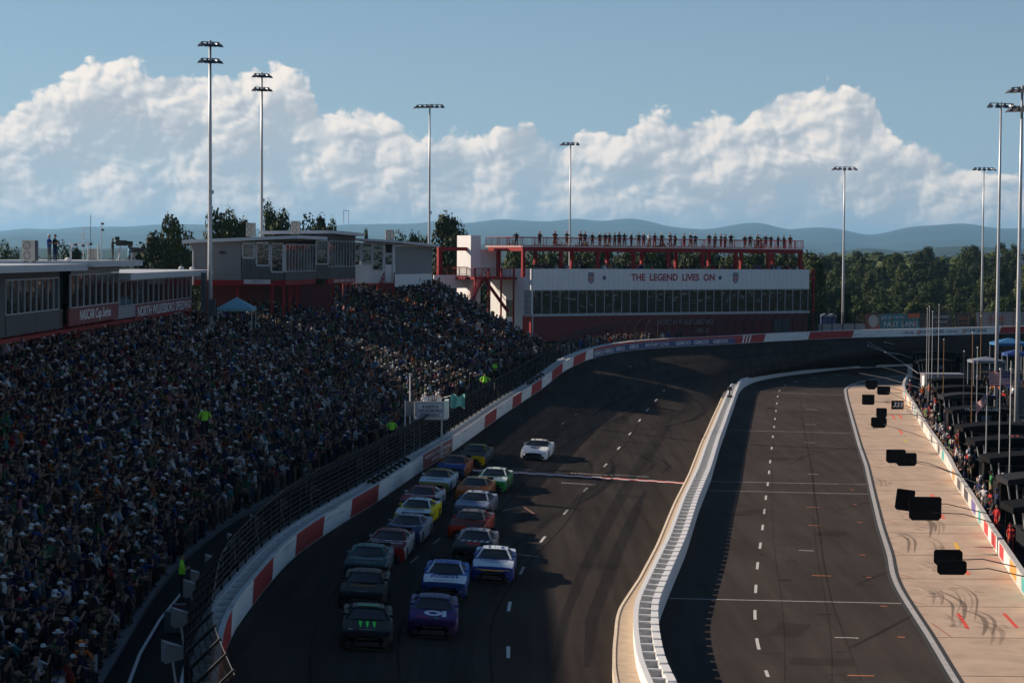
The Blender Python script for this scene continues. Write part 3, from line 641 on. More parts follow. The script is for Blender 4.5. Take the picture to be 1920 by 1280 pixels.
RIDGE = [(-400, 425), (-200, 430), (0, 434), (22, 431), (57, 427), (87, 431), (135, 427), (160, 424), (190, 426), (217, 424), (250, 426), (275, 421), (300, 421), (345, 420), (385, 421), (450, 427), (520, 430), (580, 430), (612, 426), (640, 420), (677, 421), (740, 419),
         (765, 421), (802, 416), (820, 413), (856, 418), (877, 419), (931, 411), (945, 410), (978, 414), (998, 414), (1034, 416), (1073, 409), (1093, 410), (1123, 416), (1172, 409), (1200, 410), (1231, 419), (1263, 426), (1295, 429), (1338, 430), (1368, 422),
         (1418, 416), (1443, 420), (1471, 432), (1517, 426), (1560, 427), (1580, 430), (1627, 442), (1659, 437), (1698, 426), (1738, 423), (1813, 418), (1837, 423), (1873, 429), (1912, 428), (1960, 426), (2200, 422), (2500, 430)]
def mountains(name, ridge, Y0, Y1, seed, amp, label):
    px = np.linspace(ridge[0][0], ridge[-1][0], 420); py = np.interp(px, [r[0] for r in ridge], [r[1] for r in ridge])
    k = np.ones(7)/7; py = np.convolve(np.r_[[py[0]]*3, py, [py[-1]]*3], k, 'valid')
    top = [at_y(a, b, Y1) for a, b in zip(px, py)]
    X1 = np.array([p.x for p in top]); Z1 = np.array([p.z for p in top])
    nj = 40; U = np.linspace(0, 1, nj); V = []
    for j, u in enumerate(U):
        Y = Y0+(Y1-Y0)*u; X = X1*(Y/Y1)
        n = fbm2(X/1400, np.full_like(X, Y/1400), seed, 5)
        prof = u**1.25
        Z = Z1*prof + amp*n*math.sin(math.pi*min(1, u*1.0))*.9*(1-u**3)
        V.append(np.stack([X, np.full_like(X, Y), np.maximum(Z, -.8) if u > 0 else np.full_like(X, -1.0)], 1))
    Xb = X1*1.05; V.append(np.stack([Xb, np.full_like(Xb, Y1+1500), np.full_like(Xb, -1.0)], 1)); nj += 1
    v = np.concatenate(V); n = len(px)
    f = [(j*n+i, j*n+i+1, (j+1)*n+i+1, (j+1)*n+i) for j in range(nj-1) for i in range(n-1)]
    me = bpy.data.meshes.new(name); me.from_pydata(v.tolist(), [], f); me.materials.append(mat('mountain_forest', (.030, .042, .018), .95, var=.35, scale=.002, spec=.02)); me.polygons.foreach_set('use_smooth', [True]*len(f)); me.update()
    return tag(inst(name, me), label, kind='structure')
mountains('mountains', RIDGE, 11000, 22000, 3, 90, 'long blue mountain ridge along the horizon')
mountains('hills', [(-400, 466), (0, 462), (150, 468), (300, 462), (500, 466), (700, 462), (900, 458), (1050, 462), (1200, 466), (1350, 470), (1480, 474), (1560, 476), (1610, 465), (1650, 466), (1690, 472), (1760, 463), (1820, 461), (1880, 466), (2300, 470)], 5200, 8500, 9, 18, 'lower foothills before the mountain ridge')
def haze():
    b = B(); b.bb(-31000, 31000, -3600, 35500, -2.0, 480)
    m = bpy.data.materials.new('haze_air'); m.use_nodes = True; nt = m.node_tree; nt.nodes.clear()
    o = nt.nodes.new('ShaderNodeOutputMaterial'); v = nt.nodes.new('ShaderNodeVolumePrincipled')
    v.inputs['Color'].default_value = (.33, .66, 1.0, 1); v.inputs['Density'].default_value = HAZE; v.inputs['Anisotropy'].default_value = .25
    nt.links.new(v.outputs[0], o.inputs['Volume'])
    ob = b.build('haze', m); tag(ob, 'thin blue summer haze in the air', kind='stuff')
HAZE = 4.6e-5
haze()
# ------------------------------------------------------------------ people: one continuous skinned body per pose, coloured by region
SKIN, SHIRT, PANTS, SHOES, HAIR, SLEEVE, SHIN, EYE = range(8)
ARMS = {   # elbow, wrist, hand tip for the right arm (x > 0), y forward
    'down': ((.27, -.02, 1.15), (.28, .05, .92), (.28, .08, .82)),
    'hip': ((.36, -.10, 1.18), (.22, .04, 1.02), (.17, .08, .98)),
    'fold': ((.26, .06, 1.16), (.10, .22, 1.20), (.00, .24, 1.22)),
    'phone': ((.25, .20, 1.30), (.13, .32, 1.52), (.10, .36, 1.60)),
    'up': ((.30, .05, 1.62), (.27, .08, 1.88), (.26, .09, 1.98)),
    'front': ((.25, .10, 1.17), (.18, .30, 1.12), (.14, .38, 1.14)),
    'point': ((.33, .20, 1.36), (.36, .45, 1.42), (.37, .54, 1.44)),
    'rail': ((.28, .16, 1.22), (.26, .40, 1.08), (.25, .46, 1.06)),
}
POSES = {'stand': ('down', 'down', 0), 'hips': ('hip', 'hip', 0), 'folded': ('fold', 'fold', 0), 'phone': ('phone', 'front', 0), 'phones': ('phone', 'phone', 0), 'cheer': ('up', 'down', 0), 'hold': ('front', 'down', 0),
         'point': ('point', 'down', 0), 'rail': ('rail', 'rail', 0), 'sit': ('front', 'front', 1), 'hiphold': ('hip', 'front', 0), 'walk': ('down', 'front', 2)}
def skeleton(pose):
    ra, la, leg = POSES[pose]; V = []; E = []; Rr = []; reg = []
    def a(p, r, par, rg):
        V.append(Vector(p)); Rr.append(r); 
        if par is not None: E.append((par, len(V)-1)); reg.append(rg)
        return len(V)-1
    pel = a((0, 0, .96), (.155, .115), None, None); ab = a((0, .015, 1.12), (.155, .12), pel, SHIRT); ch = a((0, 0, 1.33), (.175, .12), ab, SHIRT)
    nb = a((0, -.01, 1.47), (.062, .062), ch, SHIRT); hd0 = a((0, .015, 1.545), (.066, .07), nb, SKIN); hd1 = a((0, .02, 1.62), (.080, .096), hd0, SKIN); hd2 = a((0, .005, 1.71), (.060, .075), hd1, HAIR)
    for sg, arm in ((1, ra), (-1, la)):
        e, w, h = ARMS[arm]; sh = a((.185*sg, -.01, 1.415), (.066, .066), ch, SHIRT)
        el = a((e[0]*sg, e[1], e[2]), (.046, .046), sh, SLEEVE); wr = a((w[0]*sg, w[1], w[2]), (.033, .033), el, SKIN); a((h[0]*sg, h[1], h[2]), (.038, .028), wr, SKIN)
        st = .10 if leg != 2 else .10+.02*sg
        hip = a((.09*sg, 0, .86), (.098, .105), pel, PANTS)
        if leg == 1:
            kn = a((.11*sg, .42, .88), (.068, .068), hip, PANTS); an = a((.11*sg, .44, .48), (.045, .045), kn, SHIN); a((.11*sg, .58, .44), (.042, .034), an, SHOES)
        elif leg == 2:
            kn = a((.10*sg, .12*sg+.06, .49), (.066, .066), hip, PANTS); an = a((.10*sg, .22*sg-.03, .09), (.045, .045), kn, SHIN); a((.11*sg, .22*sg+.11, .04), (.042, .034), an, SHOES)
        else:
            kn = a((.11*sg, .02, .49), (.066, .066), hip, PANTS); an = a((.12*sg, -.01, .09), (.045, .045), kn, SHIN); a((.13*sg, .13, .04), (.042, .034), an, SHOES)
    return V, E, Rr, reg
def skin_body(pose, sub):
    V, E, Rr, reg = skeleton(pose)
    me = bpy.data.meshes.new('body_tmp'); me.from_pydata([tuple(v) for v in V], E, [])
    o = bpy.data.objects.new('body_tmp', me); COL.objects.link(o)
    md = o.modifiers.new('skin', 'SKIN'); md.use_smooth_shade = True; md.branch_smoothing = .4
    for i, sv in enumerate(me.skin_vertices[0].data): sv.radius = Rr[i]; sv.use_root = (i == 0)
    if sub: s = o.modifiers.new('sub', 'SUBSURF'); s.levels = sub; s.render_levels = sub
    bpy.context.view_layer.update()
    ev = bpy.data.meshes.new_from_object(o.evaluated_get(bpy.context.evaluated_depsgraph_get()))
    P = np.array([v.co[:] for v in ev.vertices]); F = [tuple(p.vertices) for p in ev.polygons]
    bpy.data.objects.remove(o); bpy.data.meshes.remove(me); bpy.data.meshes.remove(ev)
    best = np.full(len(P), 1e9); rg = np.zeros(len(P), int)
    for (i, j), r in zip(E, reg):
        a_, b_ = np.array(V[i]), np.array(V[j]); ab = b_-a_; t = np.clip(((P-a_)@ab)/(ab@ab), 0, 1); d = np.linalg.norm(P-(a_+t[:, None]*ab), axis=1)
        d = d/ (0.5*(max(Rr[i])+max(Rr[j])))
        k = d < best; best[k] = d[k]; rg[k] = r
    # hair sits on top and at the back of the head, eyes on the face
    hz = 1.0
    head = (P[:, 2] > 1.53) & np.isin(rg, (SKIN, HAIR)) & (abs(P[:, 0]) < .12) & (abs(P[:, 1]) < .16)
    rg[head] = np.where((P[head, 2] > 1.685) | ((P[head, 1] < -.01) & (P[head, 2] > 1.58)), HAIR, SKIN)
    if sub > 1:
        face = head & (P[:, 1] > .075)
        e = face & (abs(P[:, 2]-1.645) < .014) & (abs(abs(P[:, 0])-.032) < .016); rg[e] = EYE
        nose = face & (abs(P[:, 0]) < .014) & (abs(P[:, 2]-1.615) < .02); P[nose, 1] += .02
        mouth = face & (abs(P[:, 0]) < .025) & (abs(P[:, 2]-1.572) < .008); rg[mouth] = EYE
    return P, F, rg
BODY = {}
def body(pose, sub):
    if (pose, sub) not in BODY: BODY[(pose, sub)] = skin_body(pose, sub)
    return BODY[(pose, sub)]
def cap_shape(n=8, brim=True, wide=False):
    V = []; F = []
    for (z, r) in ((0, 1.0), (.055, .93), (.095, .62)): V += [(r*.092*math.cos(2*math.pi*i/n), .012+r*.108*math.sin(2*math.pi*i/n), 1.672+z) for i in range(n)]
    V.append((0, .01, 1.782)); 
    for j in range(2): F += [(j*n+i, j*n+(i+1) % n, (j+1)*n+(i+1) % n, (j+1)*n+i) for i in range(n)]
    F += [(2*n+i, 2*n+(i+1) % n, 3*n) for i in range(n)]
    k = len(V)
    if wide:
        V += [(.19*math.cos(2*math.pi*i/n), .012+.21*math.sin(2*math.pi*i/n), 1.665) for i in range(n)]; F += [(i, (i+1) % n, k+(i+1) % n, k+i) for i in range(n)]
    else:
        V += [(-.075, .09, 1.675), (.075, .09, 1.675), (.062, .20, 1.655), (-.062, .20, 1.655), (-.075, .09, 1.668), (.075, .09, 1.668), (.062, .20, 1.648), (-.062, .20, 1.648)]
        F += [(k, k+1, k+2, k+3), (k+7, k+6, k+5, k+4), (k, k+4, k+5, k+1), (k+1, k+5, k+6, k+2), (k+2, k+6, k+7, k+3), (k+3, k+7, k+4, k)]
    return np.array(V), F
def paint_mat(name, rough=.8):
    return mat(name, (.5, .5, .5), rough, attr='col', spec=.2)
M_person = paint_mat('clothing_and_skin')
M_hat = mat('cap_cloth', (.5, .5, .5), .75, objcol=True, spec=.2)
CAP_ME = {}
for nm, wd in (('cap', False), ('hat', True)):
    v, f = cap_shape(10, wide=wd); b = B(); b.add(v.tolist(), f); CAP_ME[nm] = b.mesh(nm, M_hat, True)
COLS = {'black': (.012, .012, .014), 'white': (.62, .62, .62), 'navy': (.018, .028, .085), 'grey': (.16, .165, .17), 'royal blue': (.03, .09, .36), 'light blue': (.20, .40, .58), 'red': (.42, .025, .025), 'maroon': (.12, .015, .022),
        'orange': (.70, .17, .03), 'teal': (.06, .34, .34), 'green': (.04, .20, .07), 'olive': (.11, .11, .05), 'tan': (.38, .28, .17), 'yellow': (.62, .46, .06), 'pink': (.58, .22, .28), 'purple': (.14, .05, .24), 'charcoal': (.045, .047, .052),
        'neon yellow-green': (.38, .95, .06), 'aqua': (.25, .60, .58), 'brown': (.10, .055, .03)}
SKINS = [(.50, .30, .21), (.42, .24, .16), (.36, .20, .13), (.20, .10, .06), (.46, .27, .19)]
HAIRS = [(.02, .014, .01), (.06, .035, .02), (.14, .09, .05), (.25, .17, .09), (.20, .19, .18)]
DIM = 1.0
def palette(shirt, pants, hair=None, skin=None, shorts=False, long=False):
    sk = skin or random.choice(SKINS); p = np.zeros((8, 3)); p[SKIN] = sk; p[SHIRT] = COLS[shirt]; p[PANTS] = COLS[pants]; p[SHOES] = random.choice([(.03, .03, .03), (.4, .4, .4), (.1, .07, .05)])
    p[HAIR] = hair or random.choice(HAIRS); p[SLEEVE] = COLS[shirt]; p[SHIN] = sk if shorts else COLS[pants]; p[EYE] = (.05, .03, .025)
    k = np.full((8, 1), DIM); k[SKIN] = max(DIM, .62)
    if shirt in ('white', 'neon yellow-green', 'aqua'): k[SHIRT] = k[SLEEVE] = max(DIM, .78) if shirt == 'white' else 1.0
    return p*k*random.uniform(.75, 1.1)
def set_col(me, cols):
    a = me.color_attributes.new('col', 'FLOAT_COLOR', 'POINT'); c = np.ones((len(cols), 4), np.float32); c[:, :3] = cols; a.data.foreach_set('color', c.ravel())
def person(loc, rz, pose, shirt, pants, label=None, cap=None, capcol='white', group=None, h=1.0, sub=1, shorts=False, name='person', fat=1.0, hair=None, skin=None, parent=None):
    P, F, rg = body(pose, sub); me = bpy.data.meshes.new('person'); me.from_pydata((P*np.array([fat*h, fat*h, h])).tolist(), [], F); set_col(me, palette(shirt, pants, hair, skin, shorts)[rg])
    me.materials.append(M_person); me.polygons.foreach_set('use_smooth', [True]*len(F)); me.update()
    o = inst(name, me, loc, parent, (0, 0, rz)); tag(o, label, 'person', group)
    if cap:
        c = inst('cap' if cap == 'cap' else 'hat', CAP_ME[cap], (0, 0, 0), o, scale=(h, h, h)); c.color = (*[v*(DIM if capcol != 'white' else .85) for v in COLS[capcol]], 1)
    return o
def face_to(p, q): return math.atan2(-(q[0]-p[0]), q[1]-p[1])      # rotation that turns +Y towards q
# ------------------------------------------------------------------ grandstand
NROW = 21
FR = Path([(-12.5, 48, 1.0), (-13.6, 60, 1.0)]+[tuple(at_z(*q)) for q in [(213, 1208, 1.0), (262, 1122, 1.0), (329, 1043, 1.05), (420, 970, 1.1)]]+[(-13.2, 122, 1.3), (-9.9, 146, 1.6), (-6.8, 168, 2.0), (-2.6, 192, 2.8), (1.0, 210, 3.5), (4.4, 226, 3.9)], 1.0, 4.0)
BK = Path([(-31.5, 48, 7.9), (-31, 95, 7.9), (-31, 128, 8.0), (-30.6, 185, 8.1), (-27, 203, 8.7), (-22, 215, 9.7), (-14, 232, 10.9), (-9, 243, 11.1)], 1.0, 4.0)
NS = 200
_fa = np.array([FR.at(t)[0] for t in np.linspace(0, FR.len(), NS)]); _ba = np.array([BK.at(t)[0] for t in np.linspace(0, BK.len(), NS)])
def stand_pt(u, k):     # u 0..1 along, k row (0 front)
    f = np.array([np.interp(u*(NS-1), np.arange(NS), _fa[:, i]) for i in range(3)]); b = np.array([np.interp(u*(NS-1), np.arange(NS), _ba[:, i]) for i in range(3)])
    return f+(b-f)*(k/(NROW-1))
STAND = empty('grandstand', tuple(_fa[20]), 'large open grandstand of aluminium bench rows packed with people', 'grandstand')
M_alu = mat('stand_aluminium', (.36, .37, .38), .5, .4, var=.12, scale=2)
M_tread = mat('stand_tread', (.14, .145, .15), .7, .2, var=.15, scale=1)
us = np.linspace(0, 1, 70)
for k in range(NROW):
    a = [Vector(stand_pt(u, k-.5)) for u in us]; c = [Vector(stand_pt(u, k+.5)) for u in us]; z = [stand_pt(u, k)[2] for u in us]
    for i in range(len(us)): a[i].z = z[i]; c[i].z = z[i]
    lo = [Vector((p.x, p.y, p.z-(.42 if k else 1.0))) for p in a]
    b = B(); b.strip(a, c); b.strip(lo, a); b.build('tread', M_tread, STAND)
    # bench plank behind the feet
    f = [Vector(stand_pt(u, k+.18))*1.0 for u in us]; g = [Vector(stand_pt(u, k+.45)) for u in us]
    b = B()
    for L_, zz in ((f, 0), (g, 0)): 
        for i in range(len(us)): L_[i].z = z[i]+.40
    b.strip(f, g); b.strip([p-Vector((0, 0, .05)) for p in f], f); b.build('bench', M_alu, STAND)
# back wall of the stand and its end
bk = [Vector(stand_pt(u, NROW-.5)) for u in us]
b = B(); b.strip([Vector((p.x, p.y, 0)) for p in bk], [p+Vector((0, 0, .0)) for p in bk]); b.build('back_wall', mat('stand_back_red', (.16, .02, .02), .6, var=.15), STAND)
e = [Vector(stand_pt(1.0, k)) for k in range(NROW)]
b = B(); b.strip([Vector((p.x+.15, p.y+.2, 0)) for p in e], [p+Vector((.15, .2, .0)) for p in e]); b.build('end_wall', mat('stand_end_concrete', (.25, .25, .26), .8, var=.1), STAND)
# ---- walkway between the stand and the outer wall
wa = [Vector(_fa[i]) for i in range(NS)]; WK = []
ow = [OUT.at(OUT.s_at_y(float(p[1])))[0]-OUT.at(OUT.s_at_y(float(p[1])))[2]*1.1 for p in _fa]
b = B(); b.strip([Vector((p.x-1.2, p.y, p.z-.25)) for p in wa], [Vector((q.x, q.y, q.z+.1)) for q in ow]); WALK = tag(b.build('walkway', M_yard), 'dark asphalt walkway between grandstand and fence', kind='structure')
mark([(238, 1290), (262, 1225), (300, 1160), (345, 1105), (400, 1050), (440, 1015)], .12, 'walk_line', M_wline, WALK, lambda x, y: at_z(x, y, 1.02))
# ---- the crowd
shirts = ['black']*22+['navy']*15+['charcoal']*15+['grey']*9+['white']*7+['royal blue']*5+['light blue']*3+['red']*3+['maroon']*5+['orange']*1+['teal']*1+['green']*3+['olive']*5+['tan']*2+['brown']*4+['pink']*1+['purple']*2
pantsl = ['navy']*6+['black']*5+['charcoal']*4+['tan']*4+['grey']*3+['olive']*2+['royal blue']*1
poses = ['stand']*6+['hips']*3+['folded']*5+['phone']*4+['phones']*3+['cheer']*1+['hold']*4+['point']*1+['sit']*2+['hiphold']*2
caps = [None]*9+['cap']*10+['hat']*2
capc = ['white']*11+['black']*8+['navy']*6+['red']*2+['grey']*4+['tan']*3+['royal blue']*1+['maroon', 'olive', 'charcoal', 'charcoal']
random.seed(21)
ppl = []
for k in range(NROW):
    L_ = float(np.linalg.norm(np.diff(np.array([stand_pt(u, k) for u in us]), axis=0), axis=1).sum()); n = int(L_/.56)
    for i in range(n):
        if random.random() > (.93 if k > 1 else .80): continue
        u = min(1, max(0, (i+random.uniform(-.25, .25))/n))
        p = stand_pt(u, k+random.uniform(-.14, .10)); p[2] = stand_pt(u, k)[2]
        x, y = cam_px(Vector((p[0], p[1], p[2]+1)))
        if x < -60 or y > 1330 or p[1] < 40: continue
        if u > .995: continue
        s1 = random.choice(shirts); pose = random.choice(poses)
        ppl.append(dict(p=p, k=k, x=x, y=y, shirt=s1, pants=random.choice(pantsl), pose=pose, cap=random.choice(caps), cc=random.choice(capc), rz=-math.pi/2+random.gauss(.35, .45), h=random.gauss(1.0, .045), fat=random.uniform(.95, 1.22), sh=random.random() < .4, d=math.hypot(p[0], p[1])))
inview = [q for q in ppl if 5 < q['x'] < 1900 and q['y'] < 1275]
inview.sort(key=lambda q: q['d']); near = inview[:190]; nid = {id(q) for q in near}; rest = [q for q in ppl if id(q) not in nid]
ORD = ['first', 'second', 'third', 'fourth', 'fifth', 'sixth', 'seventh', 'eighth', 'ninth', 'tenth', 'eleventh', 'twelfth', 'thirteenth', 'fourteenth', 'fifteenth', 'sixteenth', 'seventeenth', 'eighteenth', 'nineteenth', 'twentieth', 'twenty-first']
PW_ = {'stand': 'arms down', 'hips': 'hands on hips', 'folded': 'arms folded', 'phone': 'one phone raised', 'phones': 'both hands raised', 'cheer': 'one arm up', 'hold': 'holding something', 'point': 'pointing ahead', 'sit': 'seated', 'hiphold': 'one hand on hip'}
def key(q): return '%s shirt%s, %s, %s stand row' % (q['shirt'], ' and %s %s' % (q['cc'], q['cap']) if q['cap'] else '', PW_[q['pose']], ORD[q['k']])
from collections import defaultdict
grp = defaultdict(list)
for q in near: grp[key(q)].append(q)
for kk, l in grp.items():
    l.sort(key=lambda q: q['d'])
    for i, q in enumerate(l):
        q['label'] = 'person in '+kk+('' if len(l) == 1 else (', %s nearest' % ORD[i]))
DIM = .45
for q in near:
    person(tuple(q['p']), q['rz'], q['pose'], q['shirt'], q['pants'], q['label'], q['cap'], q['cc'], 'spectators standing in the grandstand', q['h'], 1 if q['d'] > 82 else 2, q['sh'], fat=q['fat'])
def crowd_mesh(name, lst, label):
    Vs = []; Fs = []; Cs = []; n = 0; cv, cf = cap_shape(6); hv, hf = cap_shape(6, wide=True)
    for q in lst:
        P, F, rg = body(q['pose'], 0); c = palette(q['shirt'], q['pants'], shorts=q['sh'])[rg]; T = [(P, F, c)]
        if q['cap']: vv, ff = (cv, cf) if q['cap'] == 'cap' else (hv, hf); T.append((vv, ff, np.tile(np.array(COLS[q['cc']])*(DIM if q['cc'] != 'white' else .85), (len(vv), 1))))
        cs, sn = math.cos(q['rz']), math.sin(q['rz']); M3 = np.array([[cs, -sn, 0], [sn, cs, 0], [0, 0, 1]])
        for (V, F, c) in T:
            Vs.append((V*np.array([q['fat']*q['h'], q['fat']*q['h'], q['h']]))@M3.T+np.array(q['p'])); Cs.append(c); Fs += [tuple(i+n for i in f) for f in F]; n += len(V)
    me = bpy.data.meshes.new(name); V = np.concatenate(Vs)
    me.vertices.add(len(V)); me.vertices.foreach_set('co', V.astype(np.float32).ravel())
    ln = np.array([len(f) for f in Fs], np.int32); idx = np.fromiter((i for f in Fs for i in f), np.int32)
    me.loops.add(len(idx)); me.loops.foreach_set('vertex_index', idx); me.polygons.add(len(Fs)); me.polygons.foreach_set('loop_start', np.r_[0, np.cumsum(ln)[:-1]].astype(np.int32))
    me.polygons.foreach_set('use_smooth', np.ones(len(Fs), bool)); me.update(calc_edges=True); set_col(me, np.concatenate(Cs)); me.materials.append(M_person)
    print('CROWD', name, len(lst), len(V), len(Fs))
    return tag(inst(name, me), label, kind='stuff')
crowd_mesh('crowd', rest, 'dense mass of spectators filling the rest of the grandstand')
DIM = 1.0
# ------------------------------------------------------------------ buildings: helper frame (a along the facade, b into the building, z up)
class Frame:
    def __init__(s, O, Q): s.O = Vector((O[0], O[1], 0)); d = Vector((Q[0]-O[0], Q[1]-O[1], 0)); s.L = d.length; s.u = d.normalized(); s.n = Vector((s.u.y, -s.u.x, 0)); s.v = -s.n
    def p(s, a, b, z): return s.O+s.u*a+s.v*b+Vector((0, 0, z))
    def box(s, b_, a0, a1, b0, b1, z0, z1):
        q = [s.p(a0, b0, z0), s.p(a1, b0, z0), s.p(a1, b1, z0), s.p(a0, b1, z0)]; q2 = [s.p(a0, b0, z1), s.p(a1, b0, z1), s.p(a1, b1, z1), s.p(a0, b1, z1)]
        return b_.add(q+q2, [(0, 3, 2, 1), (4, 5, 6, 7), (0, 1, 5, 4), (1, 2, 6, 5), (2, 3, 7, 6), (3, 0, 4, 7)])
    def part(s, name, m, parent, *bx, **k):
        b_ = B()
        for q in bx: s.box(b_, *q)
        return b_.build(name, m, parent, **k)
    def text(s, txt, a, z, size, m, parent, b=0.0, **k): return text_on(txt, size, m, s.p(a, b-.02, z), s.u, (0, 0, 1), parent, **k)
def glass_mat(name, col, rough=.02, metal=.75, wav=.10):
    """tinted mirror glazing with slightly wavy panes"""
    m = bpy.data.materials.new(name); m.use_nodes = True; nt = m.node_tree; N = nt.nodes; L = nt.links; b = N['Principled BSDF']
    b.inputs['Base Color'].default_value = (*col, 1); b.inputs['Roughness'].default_value = rough; b.inputs['Metallic'].default_value = metal
    g = N.new('ShaderNodeNewGeometry'); n = N.new('ShaderNodeTexNoise'); n.inputs['Scale'].default_value = .9; n.inputs['Detail'].default_value = 3; L.new(g.outputs['Position'], n.inputs['Vector'])
    bp = N.new('ShaderNodeBump'); bp.inputs['Strength'].default_value = wav; bp.inputs['Distance'].default_value = .25; L.new(n.outputs['Fac'], bp.inputs['Height']); L.new(bp.outputs[0], b.inputs['Normal'])
    return m
M_glass = glass_mat('window_glass', (.075, .08, .078)); M_glassg = glass_mat('window_glass_green', (.07, .078, .06))
M_room = mat('dark_room', (.02, .019, .018), .8); M_frame = mat('white_window_frame', (.44, .45, .46), .5, spec=.3)
M_wood = mat('grey_wood_siding', (.085, .080, .078), .75, var=.25, scale=1.5); M_greyp = mat('grey_metal_siding', (.20, .195, .20), .55, var=.06, scale=1, spec=.3)
M_greyl = mat('light_grey_siding', (.28, .28, .29), .6, var=.06); M_fascia = mat('roof_fascia', (.50, .52, .54), .5, var=.06, scale=1)
M_redst = mat('red_structural_steel', (.26, .018, .022), .6, var=.12, scale=2, spec=.15); M_redsign = mat('sign_red', (.16, .012, .016), .6, var=.06)
M_wsid = mat('white_metal_siding', (.74, .74, .73), .5, var=.04, scale=.8, spec=.3)
M_ceil = mat('room_ceiling', (.30, .28, .25), .8)
def windows(F, parent, a0, a1, z0, z1, n, b=0.0, fr=.07, gl=None, mull=None, pane_b=.10):
    """a ribbon of windows: a dark room, each pane an object under its window frame"""
    w = (a1-a0)/n
    fm = B(); F.box(fm, a0, a1, b-.04, b+.10, z1, z1+fr); F.box(fm, a0, a1, b-.04, b+.10, z0-fr, z0); frame = fm.build('window_frame', M_frame, parent)
    for i in range(n+1):
        c = a0+w*i; mb = B(); h = (mull or fr)/2; F.box(mb, c-h, c+h, b-.05, b+.10, z0, z1); mb.build('mullion', M_frame, parent)
    for i in range(n):
        pb = B(); F.box(pb, a0+w*i+fr/2, a0+w*(i+1)-fr/2, b+.03, b+.05, z0, z1); pb.build('pane', gl or M_glass, parent)
def siding(F, parent, name, m, a0, a1, z0, z1, pitch, b=0.0, d=.03):
    n = max(1, round((a1-a0)/pitch)); w = (a1-a0)/n; grp = None
    for i in range(n):
        q = B(); F.box(q, a0+w*i+.012, a0+w*(i+1)-.012, b-d, b, z0, z1); q.build(name, m, parent)
def room(F, parent, a0, a1, b0, b1, z0, z1):
    q = B(); F.box(q, a0, a1, b1-.1, b1, z0, z1); F.box(q, a0, a1, b0, b1, z0-.1, z0); F.box(q, a0, a1, b0, b1, z1, z1+.1)
    F.box(q, a0, a0+.1, b0, b1, z0, z1); F.box(q, a1-.1, a1, b0, b1, z0, z1); return q.build('room', M_room, parent)
# ------------------------------------------------------------------ long suite over the back of the stand
XA = -31.0
Yx = lambda px, X=XA: at_x(px, 560, X).y
def zz(px, py, X=XA): return at_x(px, py, X).z
FA = Frame((XA, 70), (XA, 200)); ya = lambda px: Yx(px)-70
SU = empty('long_suite', (XA, 128, 8), 'long grey suite building with two roof levels and red lettered sign panels', 'building')
aA, aA1, aB, aB1, aC, aC1 = 20, ya(112), ya(119), ya(211), ya(211), ya(358)
z0A, z1A = zz(60, 584), zz(60, 524); z0B, z1B = zz(165, 571), zz(165, 514); z0C, z1C = zz(285, 566), zz(285, 524)
zfl = 10.1
FA.part('upper_wall', M_wood, SU, (aA, aA1, 0, .15, z1A+.09, z1A+.55)); FA.part('lower_wall', M_wood, SU, (aA, aB, .02, .2, zz(60, 624), z0A-.09))
FA.part('corner_wall', M_wood, SU, (aA1, aB, .3, .5, z0A-.2, z1A+.6))
windows(FA, SU, ya(10), aA1-.3, z0A, z1A, 9, gl=M_glassg); FA.part('end_panel', M_wood, SU, (aA, ya(10)-.05, .02, .15, z0A-.1, z1A+.1))
siding(FA, SU, 'siding_board', M_wood, ya(10), aA1, zz(60, 622), z0A-.12, .9)
windows(FA, SU, aB, aB1-.1, z0B, z1B, 8, b=-.5, gl=M_glassg); FA.part('sign_panel', M_redsign, SU, (aB-.3, aB1, -.45, -.3, zz(165, 604), z0B-.1))
siding(FA, SU, 'slat', M_greyp, aB, aB1, z1B+.1, zz(165, 499), .45, b=-.5)
windows(FA, SU, aC+.3, aC1-.1, z0C, z1C, 15, b=0)
siding(FA, SU, 'slat', M_greyl, aC+.2, ya(252), zz(232, 596), z0C-.1, .35, b=-.05)
FA.part('sign_panel', M_redsign, SU, (ya(252), aC1, -.06, .1, zz(305, 592), z0C-.1))
FA.text('NASCAR Cup Series', (ya(137)+ya(196))/2, zz(165, 588), 1.0, M_wt, SU, b=-.45, width=ya(196)-ya(137), shear=.1, bold=.015)
FA.text('NORTH WILKESBORO SPEEDWAY', (ya(256)+ya(357))/2, zz(305, 578), 1.15, M_wt, SU, b=-.07, width=ya(357)-ya(256), bold=.015)
room(FA, SU, aA, aA1, .12, 5, z0A-.3, z1A+.3); room(FA, SU, aB, aB1, .1, 5, z0B-.3, z1B+.3); room(FA, SU, aC1-((aC1-aC)-.4), aC1, .12, 5, z0C-.3, z1C+.3)
for nm, q in (('roof', (aA-4, ya(133), -1.2, 7, zz(60, 509), zz(60, 496))), ('roof', (ya(133), ya(230), -1.6, 7, zz(180, 499), zz(180, 488))), ('roof', (ya(214), ya(375), -1.3, 7, zz(290, 520), zz(290, 509)))): FA.part(nm, M_fascia, SU, q)
FA.part('floor_beam', M_redst, SU, (aA, aC1, -.1, .3, zz(150, 612)-.3, zz(150, 606)-.25), (aA, aC1, 3, 3.4, 9.6, 10.0))
for a in np.arange(aA, aC1, 3.4):
    q = B(); q.beam(FA.p(a, .2, 6.5), FA.p(a, .2, 10.3), .22); q.build('post', M_redst, SU)
    if int(a) % 2 == 0: q = B(); q.beam(FA.p(a, .2, 8.6), FA.p(a+1.6, .2, 10.2), .14); q.build('brace', M_redst, SU)
FA.part('back_wall', M_wood, SU, (aA, aC1, 6, 6.3, 5, 13.4)); FA.part('underside', M_redst, SU, (aA, aC1, .1, 6, 10.25, 10.4))
FA.part('end_wall', M_greyp, SU, (aC1-.05, aC1+.15, .1, 6, 10.4, z1C+.5))
